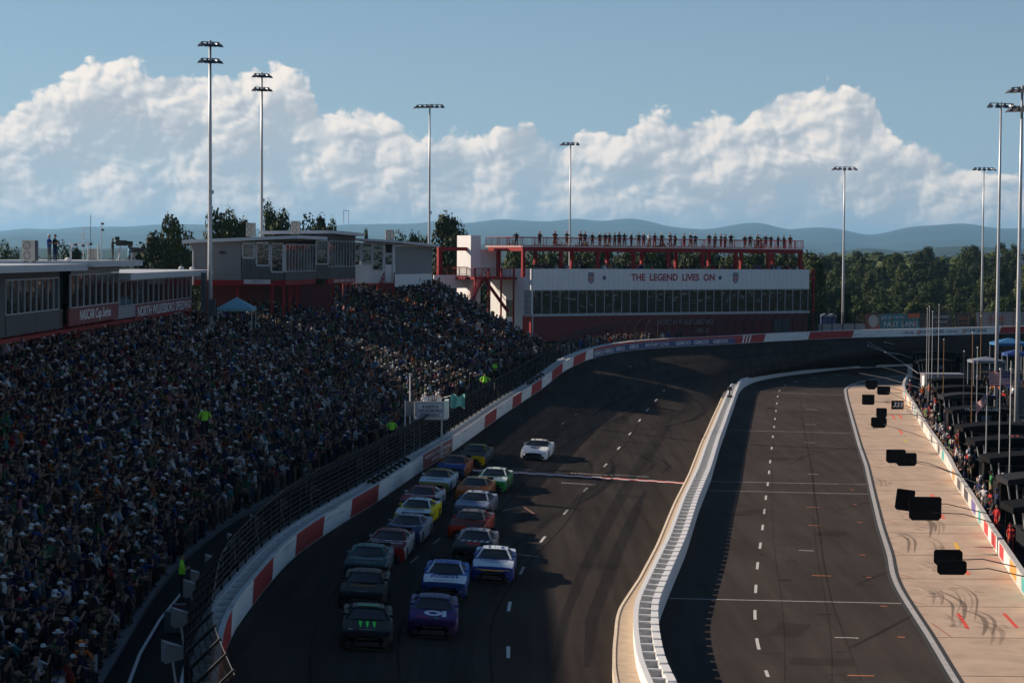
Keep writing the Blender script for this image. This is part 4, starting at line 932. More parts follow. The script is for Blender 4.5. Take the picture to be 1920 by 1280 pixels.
# unseen press-box block, added left of view for the stand's near shadow
FT = Frame((-31.5, 60), (-31.5, 117)); PB = empty('unseen_press_box', (-31.5, 85, 8), 'tall grey press box standing over the near end of the stand', 'building')
FT.part('wall', M_greyp, PB, (0, 56.5, 0, 7, 10.5, 14.9)); FT.part('roof', M_fascia, PB, (-.6, 57.0, -1.4, 7.6, 14.9, 15.2)); windows(FT, PB, 1.5, 55, 11.8, 14.0, 22, b=-.08)
for a in np.arange(2, 56, 6.0): q = B(); q.beam(FT.p(a, .6, 2), FT.p(a, .6, 10.5), .3); q.build('post', M_redst, PB)
# ------------------------------------------------------------------ three raised suites behind the middle of the stand
def zy(px, py, Y): return at_y(px, py, Y).z
def pl(px, Y): v = at_y(px, 480, Y); return (v.x, v.y)
def posts(parent, pts, z0, z1, w=.26):
    for (x, y) in pts: q = B(); q.beam((x, y, z0), (x, y, z1), w); q.build('post', M_redst, parent)
def slab_roof(parent, pts, z, t, ov=.0, m=None, name='roof'):
    q = B(); q.prism([Vector((x, y, zz_)) for (x, y), zz_ in zip(pts, z)], (0, 0, t)); return q.build(name, m or M_fascia, parent)
A, Bp, C, D = pl(360, 200), pl(535, 200), pl(592, 212), (-31.5, 214)
S1 = empty('grey_suite', (A[0], A[1], 9), 'raised suite with grey end wall and stepped windows beside the tall light pole', 'building')
F1 = Frame(A, Bp); a1 = lambda px: (at_y(px, 480, 200).x-A[0]); zr, zf = zy(450, 455, 200), zy(450, 525, 200)
siding(F1, S1, 'wall_panel', M_greyp, 0, a1(452), zf, zr, .75); F1.part('wall', M_greyp, S1, (0, a1(452), 0, .2, zf, zr))
zs = [zy(465, y, 200) for y in (482, 496, 508)]; zt = zy(465, 458, 200)
xs = [a1(453), a1(479), a1(507), a1(533)]
for i in range(3):
    windows(F1, S1, xs[i]+.1, xs[i+1]-.1, zs[i], zt, 1, fr=.16)
    siding(F1, S1, 'siding_board', M_wood, xs[i], xs[i+1], zf, zs[i]-.16, .5, b=-.02)
F1.part('head_wall', M_wood, S1, (xs[0], F1.L, -.05, .1, zt+.17, zr)); F1.part('corner_post', M_frame, S1, (F1.L-.15, F1.L+.05, -.06, .12, zf+.8, zt))
F1b = Frame(Bp, C); windows(F1b, S1, .2, F1b.L-.1, zs[2], zt, 10, fr=.075); siding(F1b, S1, 'siding_board', M_wood, 0, F1b.L, zf, zs[2]-.12, .6); F1b.part('head_wall', M_wood, S1, (0, F1b.L, -.03, .1, zt+.12, zr))
room(F1, S1, xs[0], F1.L, .15, 9, zf, zr-.1)
slab_roof(S1, [(A[0]-.9, A[1]-.7), (Bp[0]+1.4, Bp[1]-1.2), (C[0]+1.2, C[1]+.5), (D[0]-.9, D[1]+.5)], [zr-.1, zr+.45, zr+.45, zr-.1], .32)
F1.part('floor_beam', M_redst, S1, (0, F1.L, 0, .3, zf-.55, zf), (0, F1.L, 5, 5.3, zf-.55, zf)); F1b.part('floor_beam', M_redst, S1, (0, F1b.L, 0, .3, zf-.5, zf-.02))
F1.part('floor', M_room, S1, (0, F1.L, .1, 12, zf-.02, zf+.05))
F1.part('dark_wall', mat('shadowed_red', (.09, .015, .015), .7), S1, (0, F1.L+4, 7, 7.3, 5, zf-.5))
posts(S1, [F1.p(a, .3, 0)[:2] for a in (1, 4.5, 8, F1.L-.2)]+[F1b.p(a, .4, 0)[:2] for a in (3, 6, 9, 12)], 6.5, zf-.3)
for a in (3, 6, 9):
    q = B(); q.beam(F1b.p(a, .4, zf-3.0), F1b.p(a+1.6, .4, zf-.5), .16); q.build('brace', M_redst, S1)
sg = F1.part('sign_panel', mat('pale_sign', (.55, .50, .52), .5), S1, (a1(458), a1(508), -.35, -.28, zy(480, 532, 200), zy(480, 524, 200)))
F1.text('◂ SUITE 1-2', (a1(470)+a1(497))/2, zy(480, 528, 200), .34, M_dkt, S1, b=-.36, width=1.4)
lt = F1.part('wall_light', M_dark, S1, (a1(412), a1(422), -.2, -.03, zy(417, 476, 200), zy(417, 471, 200)))
q = B(); q.tube([F1.p(-.2, -.1, zr-.1), F1.p(.15, -.1, zr-.9), F1.p(.15, -.1, zf-.5)], .07, 6); q.build('downpipe', M_frame, S1)
# second
A, Bp, C, D = pl(592, 213), pl(616, 214), pl(666, 224), (-25, 227)
S2 = empty('dark_suite', (A[0], A[1], 9), 'dark timber suite with tall ribbon window and the highest roof, middle of the three', 'building')
F2 = Frame(A, Bp); F2b = Frame(Bp, C); zr, zf = zy(640, 441, 218), zy(640, 522, 218); z0, z1 = zy(640, 499, 218), zy(640, 453, 218)
windows(F2, S2, .05, F2.L-.1, z0+.3, z1, 1, fr=.14); F2.part('wall', M_wood, S2, (0, F2.L, 0, .15, zf, z0+.2), (0, F2.L, 0, .15, z1+.15, zr))
windows(F2b, S2, .1, F2b.L-.1, z0, z1, 9, fr=.075); siding(F2b, S2, 'siding_board', M_wood, 0, F2b.L, zf, z0-.1, .6); siding(F2b, S2, 'siding_board', M_wood, 0, F2b.L, z1+.1, zr, .6)
room(F2b, S2, 0, F2b.L, .12, 6, zf, zr)
slab_roof(S2, [(A[0]-6, A[1]-.8), (Bp[0]+.6, Bp[1]-1.0), (C[0]+1.1, C[1]-.2), (D[0], D[1])], [zr, zr+.12, zr-.05, zr], .34)
F2b.part('floor_beam', M_redst, S2, (0, F2b.L, 0, .3, zf-.55, zf)); posts(S2, [F2b.p(a, .4, 0)[:2] for a in (.4, 3, 6, 9)], 6.5, zf-.3)
for i in range(4): F2b.part('soffit_panel', mat('pale_pink_panel', (.42, .27, .25), .7), S2, (2+i*2.2, 3.9+i*2.2, -.02, .02, zf-.42, zf-.08))
# third, white
A, Bp, C, D = pl(660, 226), pl(741, 227), pl(810, 240), (-14.5, 244)
S3 = empty('white_suite', (A[0], A[1], 9), 'low white suite with red stair and slatted window front at the stand end', 'building')
F3 = Frame(A, Bp); F3b = Frame(Bp, C); zr, zf = zy(740, 458, 230), zy(740, 527, 230); z0, z1 = zy(780, 512, 234), zy(780, 466, 234)
a3 = lambda px: at_y(px, 480, 226.5).x-A[0]
F3.part('wall', M_wsid, S3, (0, F3.L, .05, .2, zf-.2, zy(700, 496, 227))); F3.part('head_wall', M_wsid, S3, (0, F3.L, .05, .2, zy(700, 456, 227), zr))
for (p0, p1, y0) in ((664, 676, 488), (680, 697, 494), (700, 719, 505)): windows(F3, S3, a3(p0), a3(p1), zy(690, y0, 227), zy(690, 457, 227), 1, fr=.14)
for p0, p1 in ((676, 680), (697, 700), (719, 722), (738, 741)): F3.part('pier', M_wsid, S3, (a3(p0), a3(p1), .02, .18, zf, zr))
dr = F3.part('door', M_glass, S3, (a3(723), a3(737), .08, .12, zf, zy(730, 478, 227))); F3.part('door_frame', M_frame, dr, (a3(722), a3(724), .0, .14, zf, zr-.2), (a3(736), a3(738), .0, .14, zf, zr-.2), (a3(724), a3(736), .0, .14, zy(730, 478, 227), zy(730, 474, 227)))
for i in range(24):
    a = .1+i*(F3b.L-.2)/23; q = B(); F3b.box(q, a-.06, a+.06, -.05, .1, z0-.1, z1+.2); q.build('slat', M_frame, S3)
F3b.part('pane', M_glass, S3, (.1, F3b.L-.1, .12, .16, z0, z1)); F3b.part('inner_band', M_redst, S3, (.1, F3b.L-.1, .3, .35, z0, z0+.7)); F3b.part('wall', M_wsid, S3, (0, F3b.L, 0, .2, zf-.6, z0-.1))
room(F3b, S3, 0, F3b.L, .4, 5, zf, zr); F3b.part('head_wall', M_wsid, S3, (0, F3b.L, 0, .15, z1+.2, zr))
slab_roof(S3, [(A[0]-.5, A[1]-.8), (Bp[0]+.9, Bp[1]-1.2), (C[0]+1.0, C[1]-.2), (D[0], D[1])], [zr+.45, zr+.1, zr-.25, zr-.1], .26)
F3.part('base_wall', mat('pink_red_wall', (.28, .05, .06), .7), S3, (-1, F3.L, .3, .5, zf-2.0, zf-.25))
for k, off in ((0, 0), (1, 1.15)):
    q = B(); p0 = F3.p(a3(721)+off, -.3, zf+1.0); p1 = F3.p(a3(690)+off*2.2, -3.2, zf-2.2)
    for dz in (0, -.55): q.beam(p0+Vector((0, 0, dz)), p1+Vector((0, 0, dz)), .10)
    for t in np.linspace(0, 1, 9): c = p0+(p1-p0)*t; q.beam(c, c-Vector((0, 0, 1.1)), .05)
    q.build('stair_rail', M_redst, S3)
for i in range(10):
    q = B(); c = F3.p(a3(721)+.5+(a3(690)-a3(721)+.6)*i/9, -.4-2.7*i/9, zf-.1-2.4*i/9); q.box(c, (1.3, .5, .06)); q.build('stair_tread', M_redst, S3)
q = B(); q.beam(F2b.p(9, 1, zr+2.2), F2b.p(9, 1, zr+3.7), .06); q.beam(F2b.p(11, 1, zr+2.2), F2b.p(11, 1, zr+3.7), .06); q.beam(F2b.p(9, 1, zr+3.7), F2b.p(11, 1, zr+3.7), .06); q.build('roof_hoop', M_galv, S2)
# ------------------------------------------------------------------ white two-storey clubhouse with roof deck at the bend
FL = Frame((2.45, 250), (41.0, 275.2)); LL = FL.L
LG = empty('clubhouse', (2.45, 250, 5), 'long white clubhouse with mirrored windows, red base and crowded roof deck', 'building')
ZG, ZR, ZW0, ZW1, ZF, ZD = 4.6, 7.75, 8.08, 10.98, 13.75, 16.6
FL.part('base_wall', M_redsign, LG, (0, LL, .25, 10, ZG, ZR)); FL.part('sill', M_frame, LG, (-.1, LL+.1, -.1, .3, ZR, ZW0-.09))
n = 58
siding(FL, LG, 'wall_panel', M_wsid, 0, LL, ZW1+.1, ZF, LL/n, b=.05, d=.05); FL.part('wall', M_wsid, LG, (0, LL, .05, .25, ZW1+.09, ZF-.01))
windows(FL, LG, .15, LL-.15, ZW0, ZW1, 33, b=.05, fr=.06)
room(FL, LG, .1, LL-.1, .3, 9, ZW0-.1, ZW1+.1)
FL.part('roof_slab', mat('roof_grey', (.2, .2, .2), .8), LG, (.1, LL-.1, .2, 9.8, ZF-1.2, ZF-1.05))
# furniture and bunting glimpsed behind the glass
random.seed(5)
for i in range(33):
    a = .15+(LL-.3)*(i+.5)/33
    FL.part('curtain', random.choice([mat('tan_curtain', (.30, .26, .20), .9), mat('grey_curtain', (.18, .19, .18), .9), mat('pale_curtain', (.42, .42, .38), .9)]), LG, (a-random.uniform(.2, .5), a+random.uniform(.1, .5), .9+random.random(), 1.2+random.random()*1.1+.9, ZW0, ZW0+random.uniform(.7, 2.2)))
    if i % 2 == 0: FL.part('swag', mat('red_bunting', (.30, .03, .04), .8), LG, (a-.5, a+.5, .5, .55, ZW0, ZW0+random.uniform(.2, .4)))
FL.text('THE  LEGEND  LIVES  ON', LL*.487, 12.62, 1.25, mat('letter_red', (.34, .03, .05), .5), LG, width=at_y(1330, 480, 262).x-at_y(1152, 480, 262).x+1.4, bold=.03)
FL.text('NORTH WILKESBORO', LL*.535, 6.75, .95, mat('letter_grey', (.36, .34, .36), .5), LG, b=.25, width=9.4)
FL.text('WAY', LL*.60, 5.55, .95, mat('letter_grey', (.36, .34, .36), .5), LG, b=.25, width=2.2)
def star(F, a, z, r, m, parent, b):
    q = []
    for i in range(10): t = math.pi/2+i*math.pi/5; rr = r if i % 2 == 0 else r*.4; q.append(F.p(a+rr*math.cos(t), b-.03, z+rr*math.sin(t)))
    o = B(); o.add(q+[p+F.v*.03 for p in q], [tuple(range(10))]+[(i, (i+1) % 10, 10+(i+1) % 10, 10+i) for i in range(10)]); return o.build('star', m, parent)
def px_a(px):    # position along the facade seen at image column px
    lo, hi = 0, LL
    for _ in range(40):
        md = (lo+hi)/2
        if cam_px(FL.p(md, 0, 12))[0] < px: lo = md
        else: hi = md
    return lo
M_nb = mat('emblem_navy', (.03, .05, .13), .5)
for x in (1133, 1350): star(FL, px_a(x), 12.6, .42, M_nb, LG, 0)
def shield(a):
    sh = lambda s, dz=0: [FL.p(a+x*s, -.01, 12.6+z*s+dz) for x, z in ((-.42, .62), (-.2, .7), (.2, .7), (.42, .62), (.46, .2), (.42, -.4), (.22, -.66), (0, -.74), (-.22, -.66), (-.42, -.4), (-.46, .2))]
    q = B(); q.prism(sh(1.0), FL.n*.03); s = q.build('emblem', M_nb, LG)
    q = B(); q.prism([p+FL.n*.035 for p in sh(.8)], FL.n*.01); q.build('emblem_field', mat('emblem_cream', (.55, .45, .42), .5), s)
    for k in range(4): q = B(); x = a-.24+.16*k; FL.box(q, x-.035, x+.035, -.075, -.06, 12.2, 12.75); q.build('emblem_stripe', mat('letter_red', (.34, .03, .05), .5), s)
    q = B(); FL.box(q, a-.33, a+.33, -.075, -.06, 12.85, 13.05); q.build('emblem_bar', M_nb, s)
shield(px_a(1108)); shield(px_a(1379))
# left face, sunlit
FS = Frame(tuple(FL.p(0, 9.6, 0)[:2]), (2.45, 250)); SL = FS.L
siding(FS, LG, 'wall_panel', M_wsid, 0, SL-1.9, ZG, ZF-1.1, .8, b=0); FS.part('wall', M_wsid, LG, (0, SL, .0, .2, ZG, ZF-.02))
siding(FS, LG, 'wall_panel', M_wsid, SL-1.9, SL, ZW1+.1, ZF, .48, b=0); windows(FS, LG, SL-1.6, SL-.15, ZW0, ZW1, 2, b=-.03); FS.part('sill', M_frame, LG, (SL-2.0, SL+.1, -.12, .1, ZR, ZW0-.09)); FS.part('base_wall', M_red, LG, (SL-2.0, SL, -.06, .1, ZG, ZR))
dd = FS.part('door', M_glass, LG, (SL-5.6, SL-4.2, -.06, -.03, 7.6, 9.7)); FS.part('door_frame', M_frame, dd, (SL-5.7, SL-5.6, -.1, 0, 7.6, 9.8), (SL-4.95, SL-4.85, -.1, 0, 7.6, 9.7), (SL-4.2, SL-4.1, -.1, 0, 7.6, 9.8))
# roof deck
FL.part('deck_floor', mat('deck_pale', (.55, .50, .48), .6), LG, (-1.0, LL-.6, .6, 9.4, ZD-.12, ZD))
FL.part('deck_beam', M_redst, LG, (-1.0, LL-.6, .65, .95, ZD-.65, ZD-.13)); FL.part('deck_beam', M_redst, LG, (-1.0, LL-.6, 8.4, 8.7, ZD-.65, ZD-.13)); FL.part('deck_beam', M_redst, LG, (-1.0, -.7, .95, 8.4, ZD-.65, ZD-.13))
for i in range(9):
    a = -.8+i*(LL-.2)/8
    for bb_ in (.8, 6.6): q = B(); FL.box(q, a-.2, a+.2, bb_-.2, bb_+.2, ZF-1.05, ZD-.65); q.build('column', M_redst, LG)
    FL.part('deck_beam', M_redst, LG, (a-.12, a+.12, .95, 8.4, ZD-.55, ZD-.14))
def railing(F, parent, a0, a1, b, z, h=1.1, sp=.16, m=None, along=True):
    m = m or M_redst; q = B()
    def P_(t, zz_): return F.p(t, b, zz_) if along else F.p(b, t, zz_)
    q.beam(P_(a0, z+h), P_(a1, z+h), .07); q.beam(P_(a0, z+.10), P_(a1, z+.10), .05)
    for t in np.arange(a0, a1, 1.8): q.beam(P_(t, z), P_(t, z+h), .07)
    q.build('rail_frame', m, parent)
    q = B()
    for t in np.arange(a0, a1, sp): q.beam(P_(t, z+.1), P_(t, z+h), .022)
    o = q.build('balusters', m, parent); o['kind'] = 'stuff'
railing(FL, LG, -1.0, LL-.6, .65, ZD); railing(FL, LG, -1.0, LL-.6, 9.3, ZD); railing(FL, LG, .65, 9.3, -1.0, ZD, along=False); railing(FL, LG, .65, 9.3, LL-.6, ZD, along=False)
for i in range(5): q = B(); c = FL.p(LL*.6+i*5.4, 1.6, ZD-.95); q.box(c, (.3, .3, .3)); q.tube([c, c+Vector((0, 0, .35))], .03, 5); q.build('deck_lamp', M_greyl, LG)
# stair tower, landing and stairs at the left
tw = FL.p(-6.9, 8.5, 0); TW = B(); FL.box(TW, -4.6, -3.1, 7.2, 10.5, 9.0, 17.9); TW.build('stair_tower', M_wsid, LG)
for i in range(5): FL.part('tower_panel', M_wsid, LG, (-4.6+.30*i+.01, -4.6+.30*(i+1)-.01, 7.16, 7.2, 9.0, 17.9))
FL.part('tower_link', M_wsid, LG, (-2.9, 1.6, 9.6, 10.4, 12.4, 16.2)); 
ZL = 12.65
FL.part('landing', M_redst, LG, (-6.4, -.05, 3.4, 8.4, ZL-.3, ZL)); railing(FL, LG, -6.4, -.2, 3.4, ZL); railing(FL, LG, 3.4, 8.4, -6.4, ZL, along=False)
for a in (-6.3, -4.3, -2.4, -.5): q = B(); FL.box(q, a-.09, a+.09, 3.32, 3.5, 5.2, ZL+1.1); q.build('column', M_redst, LG)
q = B(); p0, p1 = FL.p(-5.2, 3.2, ZL), FL.p(-8.4, 1.6, ZL-3.6)
for dz in (1.05, .55, -.1): q.beam(p0+Vector((0, 0, dz)), p1+Vector((0, 0, dz)), .1 if dz < 0 else .06, .35 if dz < 0 else .06)
q.build('stair_rail', M_redst, LG)
for i in range(14): q = B(); c = p0+(p1-p0)*(i/13)+FL.v*.55; q.box(c, (.9, 1.1, .05), math.atan2(FL.u.y, FL.u.x)); q.build('stair_tread', M_redst, LG)
p2, p3 = FL.p(-5.0, 3.6, ZL), FL.p(-1.2, 3.6, ZL-4.4)
q = B(); q.beam(p2, p3, .12, .4); q.beam(p2+Vector((0, 0, 1)), p3+Vector((0, 0, 1)), .06); q.build('stair_rail', M_redst, LG)
# open red frame further left
for a in (-8.6,): q = B(); FL.box(q, a-.25, a+.25, 8.0, 8.5, 10, 16.5); q.build('column', M_redst, LG)
FL.part('deck_beam', M_redst, LG, (-8.6, -4.6, 8.0, 8.4, 15.95, 16.4)); railing(FL, LG, -9.4, -4.6, 8.0, 12.9, 1.0); FL.part('low_wall', M_wsid, LG, (-9.6, -4.4, 7.9, 8.2, 11.2, 12.85))
# right end steel stair frame
for a in (LL+.6, LL+2.2): q = B(); FL.box(q, a-.12, a+.12, 1.5, 1.75, ZG, ZF); q.build('column', M_redst, LG)
FL.part('side_landing', M_redst, LG, (LL+.1, LL+2.4, 1.2, 5, 12.3, 12.5), (LL+.1, LL+2.4, 1.2, 5, 8.0, 8.15)); railing(FL, LG, LL+.1, LL+2.4, 1.25, 12.5, 1.1)
# stair-door in the red base
FL.part('shutter', mat('dark_shutter', (.07, .075, .08), .6), LG, (LL*.868, LL*.93, .18, .24, ZG, 6.9))
# ground apron behind the outer wall at the bend
ap = [OUT.at(t)[0]-OUT.at(t)[2]*1.1 for t in np.arange(OUT.s_px(985), SEN, 3.0)]; apb = [OUT.at(t)[0]-OUT.at(t)[2]*22 for t in np.arange(OUT.s_px(985), SEN, 3.0)]
b = B(); b.strip([Vector((p.x, p.y, p.z-.1)) for p in apb], [Vector((p.x, p.y, p.z+.05)) for p in ap]); tag(b.build('apron', M_yard), 'dark yard behind the outer wall at the bend', kind='structure')
# people along the deck rail
dk = [957, 1012, 1041, 1063, 1089, 1097, 1111, 1125, 1135, 1143, 1153, 1161, 1171, 1184, 1198, 1207, 1218, 1228, 1241, 1257, 1266, 1283, 1295, 1304, 1330, 1341, 1352, 1360, 1371, 1397, 1407, 1421, 1436, 1446, 1459, 1470, 1482]
def deck_a(px):
    lo, hi = -1.5, LL
    for _ in range(40):
        md = (lo+hi)/2
        if cam_px(FL.p(md, 1.3, ZD+1))[0] < px: lo = md
        else: hi = md
    return lo
random.seed(33)
dsh = ['black']*8+['charcoal']*4+['navy']*2+['white']*1+['maroon']
dd_ = []
for x in dk: dd_.append(dict(x=x, shirt=random.choice(dsh), pants=random.choice(['black', 'charcoal', 'brown', 'maroon', 'black']), pose=random.choice(['stand', 'hips', 'folded', 'rail', 'phone', 'hold', 'hiphold']), cap=random.choice([None, 'cap', 'cap']), cc=random.choice(['black', 'white', 'red'])))
for i, q in enumerate(dd_):
    lab = 'person at the roof deck rail in %s shirt, %s' % (q['shirt'], (ORD[i] if i < 21 else 'twenty-%s' % ORD[i-20] if i < 30 else 'thirtieth' if i == 30 else 'thirty-%s' % ORD[i-30 if i > 30 else 0])+' from the tower') if i != 29 else 'person at the roof deck rail in %s shirt, thirtieth from the tower' % q['shirt']
    if i >= 30: lab = 'person at the roof deck rail in %s shirt, %s from the far end' % (q['shirt'], ORD[len(dd_)-1-i])
    elif i >= 20: lab = 'person at the roof deck rail in %s shirt, %s from the tower' % (q['shirt'], ['twenty-first', 'twenty-second', 'twenty-third', 'twenty-fourth', 'twenty-fifth', 'twenty-sixth', 'twenty-seventh', 'twenty-eighth', 'twenty-ninth', 'thirtieth'][i-20])
    person(tuple(FL.p(deck_a(q['x']), 1.35, ZD+.005)), math.atan2(-FL.n.x, FL.n.y)+random.gauss(0, .25), q['pose'], q['shirt'], q['pants'], lab, q['cap'], q['cc'], 'crew spotters on the roof deck', random.gauss(1.05, .03), fat=1.25)
# guests on the lower terrace, only heads over the parapet, and people on the walkway by the fence
random.seed(8); tl = []
for i in range(120):
    a = random.uniform(.5, LL-.5); p = FL.p(a, random.uniform(.6, 3.5), ZF-1.05); tl.append(dict(p=np.array(p), shirt=random.choice(shirts), pants='navy', pose=random.choice(['stand', 'folded', 'phone']), cap=random.choice(caps), cc=random.choice(capc), rz=math.atan2(-FL.n.x, FL.n.y)+random.gauss(0, .3), h=random.gauss(.97, .05), fat=1.05, sh=False))
crowd_mesh('terrace_crowd', tl, 'row of guests behind the white parapet under the roof deck')['kind'] = 'stuff'
tl = []
for i in range(95):
    x = random.triangular(1035, 1330, 1120); s = OUT.s_px(x); p, d, nn = OUT.at(s); p = p-nn*random.uniform(1.8, 3.6); p.z += .02
    tl.append(dict(p=np.array(p), shirt=random.choice(shirts), pants=random.choice(pantsl), pose=random.choice(poses), cap=random.choice(caps), cc=random.choice(capc), rz=math.atan2(-nn.x, nn.y)+random.gauss(0, .5), h=random.gauss(1, .05), fat=1.05, sh=random.random() < .5))
crowd_mesh('fence_crowd', tl, 'group of people standing at the fence below the red base wall')['kind'] = 'stuff'
# ------------------------------------------------------------------ trees
def leaf_mat(name, c0, c1):
    m = bpy.data.materials.new(name); m.use_nodes = True; nt = m.node_tree; N = nt.nodes; L = nt.links; b = N['Principled BSDF']
    b.inputs['Roughness'].default_value = .7; b.inputs['Specular IOR Level'].default_value = .15
    g = N.new('ShaderNodeNewGeometry'); oi = N.new('ShaderNodeObjectInfo'); n = N.new('ShaderNodeTexNoise'); n.inputs['Scale'].default_value = .45; n.inputs['Detail'].default_value = 3; L.new(g.outputs['Position'], n.inputs['Vector'])
    a = N.new('ShaderNodeMath'); a.operation = 'ADD'; L.new(n.outputs['Fac'], a.inputs[0]); s = N.new('ShaderNodeMath'); s.operation = 'MULTIPLY_ADD'; s.inputs[1].default_value = .7; s.inputs[2].default_value = -.35; L.new(oi.outputs['Random'], s.inputs[0]); L.new(s.outputs[0], a.inputs[1])
    r = N.new('ShaderNodeMix'); r.data_type = 'RGBA'; r.inputs[6].default_value = (*c0, 1); r.inputs[7].default_value = (*c1, 1); L.new(a.outputs[0], r.inputs[0]); L.new(r.outputs[2], b.inputs['Base Color'])
    return m
M_leafs = [leaf_mat('leaves_mid', (.030, .048, .012), (.075, .095, .024)), leaf_mat('leaves_dark', (.018, .032, .012), (.045, .062, .018))]
M_bark = mat('bark', (.07, .055, .04), .9, var=.3, scale=4)
def tree_mesh(seed, kind):
    r = np.random.default_rng(seed); cl = []
    if kind == 'pine':
        for i in range(26):
            t = r.uniform(.15, 1); cl.append((r.normal(0, .20*(1.05-t)), r.normal(0, .20*(1.05-t)), .18+.80*t, .10*(1.25-t)+.035))
    else:
        nb = 9 if kind == 'round' else 12
        for i in range(nb*4):
            t = r.uniform(0, 1); z = .28+.66*t; rad = (.30 if kind == 'round' else .22)*math.sin(math.pi*min(1, .12+.86*t))**.7
            an = r.uniform(0, 6.283); q = rad*math.sqrt(r.uniform(.25, 1)); cl.append((q*math.cos(an), q*math.sin(an), z+r.normal(0, .02), r.uniform(.07, .125)))
    V = []; F = []
    for (x, y, z, rr) in cl:
        for k in range(110):
            d = r.normal(0, 1, 3); d /= np.linalg.norm(d); d[2] = d[2]*.9+.12; c = np.array([x, y, z])+d*rr*r.uniform(.72, 1.08)
            nrm = d+r.normal(0, .45, 3); nrm /= np.linalg.norm(nrm); a = np.cross(nrm, r.normal(0, 1, 3)); a /= np.linalg.norm(a); b_ = np.cross(nrm, a); s = r.uniform(.008, .018)
            i0 = len(V); V += [c-a*s-b_*s*.7, c+a*s-b_*s*.5, c+a*s*.7+b_*s, c-a*s*.8+b_*s*.8]; F.append((i0, i0+1, i0+2, i0+3))
    me = bpy.data.meshes.new('crown'); me.from_pydata([tuple(v) for v in V], [], F); me.materials.append(M_leafs[1 if kind == 'pine' else seed % 2]); me.update()
    b = B(); b.tube([(0, 0, -.03), (.01, 0, .2), (0, .01, .45), (.01, 0, .8)], [.026, .02, .014, .004], 7)
    for k in range(7):
        an = r.uniform(0, 6.283); z = r.uniform(.25, .6); l = r.uniform(.10, .2); b.tube([(0, 0, z), (l*math.cos(an)*.6, l*math.sin(an)*.6, z+l*.5), (l*math.cos(an), l*math.sin(an), z+l*.9)], [.012, .007, .003], 5)
    return me, b.mesh('trunk', M_bark, True)
TV = {'round': [tree_mesh(100+i, 'round') for i in range(4)], 'tall': [tree_mesh(200+i, 'tall') for i in range(4)], 'pine': [tree_mesh(300+i, 'pine') for i in range(2)]}
def tree(x, y, z0, h, w, kind, label, group=None):
    c, t = random.choice(TV[kind]); o = empty('tree', (x, y, z0), label, 'tree', group, rz=0)
    rz = random.uniform(0, 6.28); s = (w, w, h)
    inst('crown', c, (0, 0, 0), o, (0, 0, rz), s); inst('trunk', t, (0, 0, 0), o, (0, 0, rz), s); return o
random.seed(4)
named = [(838, 415, 288, 82, 'round', 'tall dark tree beside the stair tower of the clubhouse'), (852, 452, 283, 95, 'round', 'lower spreading tree before the tall one by the stair tower'), (318, 422, 262, 62, 'tall', 'tall rounded tree behind the camera crew roof'), (290, 450, 258, 90, 'round', 'broad tree left of the tall rounded one behind the roof'),
         (342, 446, 264, 70, 'round', 'bushy tree just behind the grey end wall eave'), (407, 414, 276, 70, 'tall', 'tree showing beside the tallest light pole over the grey roof'), (432, 417, 280, 60, 'tall', 'narrow tree behind the first rooftop air unit'), (455, 424, 276, 50, 'round', 'small dark tree tucked behind the first rooftop air unit'),
         (505, 403, 292, 44, 'tall', 'slender tree rising beside the second light pole'), (527, 420, 288, 60, 'round', 'tree between the two air units on the grey roof'), (580, 424, 290, 80, 'round', 'broad tree behind the second rooftop air unit'), (603, 421, 292, 40, 'tall', 'slim tree right of the second rooftop air unit'), (622, 432, 290, 36, 'tall', 'low pointed tree at the end of the high roof'),
         (686, 442, 300, 24, 'pine', 'small pine top over the white suite roof'), (750, 452, 300, 60, 'round', 'tree crown showing behind the third air unit'), (778, 448, 302, 40, 'round', 'tree crown left of the third light pole'), (797, 456, 300, 40, 'round', 'low tree crown under the third light pole'),
         (6, 468, 330, 50, 'round', 'tree at the picture edge behind the rooftop air unit'), (32, 480, 330, 36, 'round', 'low tree peeping over the left roof edge'), (116, 470, 330, 60, 'round', 'tree behind the two men on the roof'), (143, 474, 330, 44, 'round', 'tree behind the antenna rig on the roof')]
for (px, py, Y, w, k, lab) in named:
    t = at_y(px, py, Y); z0 = float(ground_h(np.array(t.x), np.array(t.y))); tree(t.x, t.y, z0, (t.z-z0)/.97, w*Y/FPX/(.56 if k == 'round' else .46), k, lab)
for i in range(34):      # seen under the deck
    px = 965+i*17+random.uniform(-6, 6); Y = random.uniform(305, 360); t = at_y(px, random.choice([470, 476, 482, 488, 492]) if px < 1480 else random.choice([490, 496]), Y); z0 = float(ground_h(np.array(t.x), np.array(t.y)))
    tree(t.x, t.y, z0, (t.z-z0)/.97, random.uniform(8, 12), random.choice(['round', 'round', 'tall']), 'broadleaf tree in the row seen beneath the roof deck', 'trees behind the clubhouse')
n = 0; Y = 318.0; FT_ = []
while Y < 800:
    xs0, xs1 = .138*Y, .285*Y; x = xs0+random.uniform(0, 4)
    while x < xs1:
        X_, Y_ = x+random.uniform(-2, 2), Y+random.uniform(-7, 7); FT_.append((X_, Y_)); x += random.uniform(7.0, 11.5)*(1+(Y-318)/900)
    Y += 15+(Y-318)*.045
random.shuffle(FT_); FT_ = FT_[:230]
for (x, y) in FT_:
    z0 = float(ground_h(np.array(x), np.array(y))); k = random.choice(['round']*5+['tall']*3+['pine']); h = random.uniform(9.5, 13.5) if k != 'pine' else random.uniform(11.5, 15)
    tree(x, y, z0, h, h*random.uniform(.85, 1.15) if k != 'pine' else h*.75, k, 'forest tree in the dense wood on the hillside past the far bend', 'trees of the hillside wood')
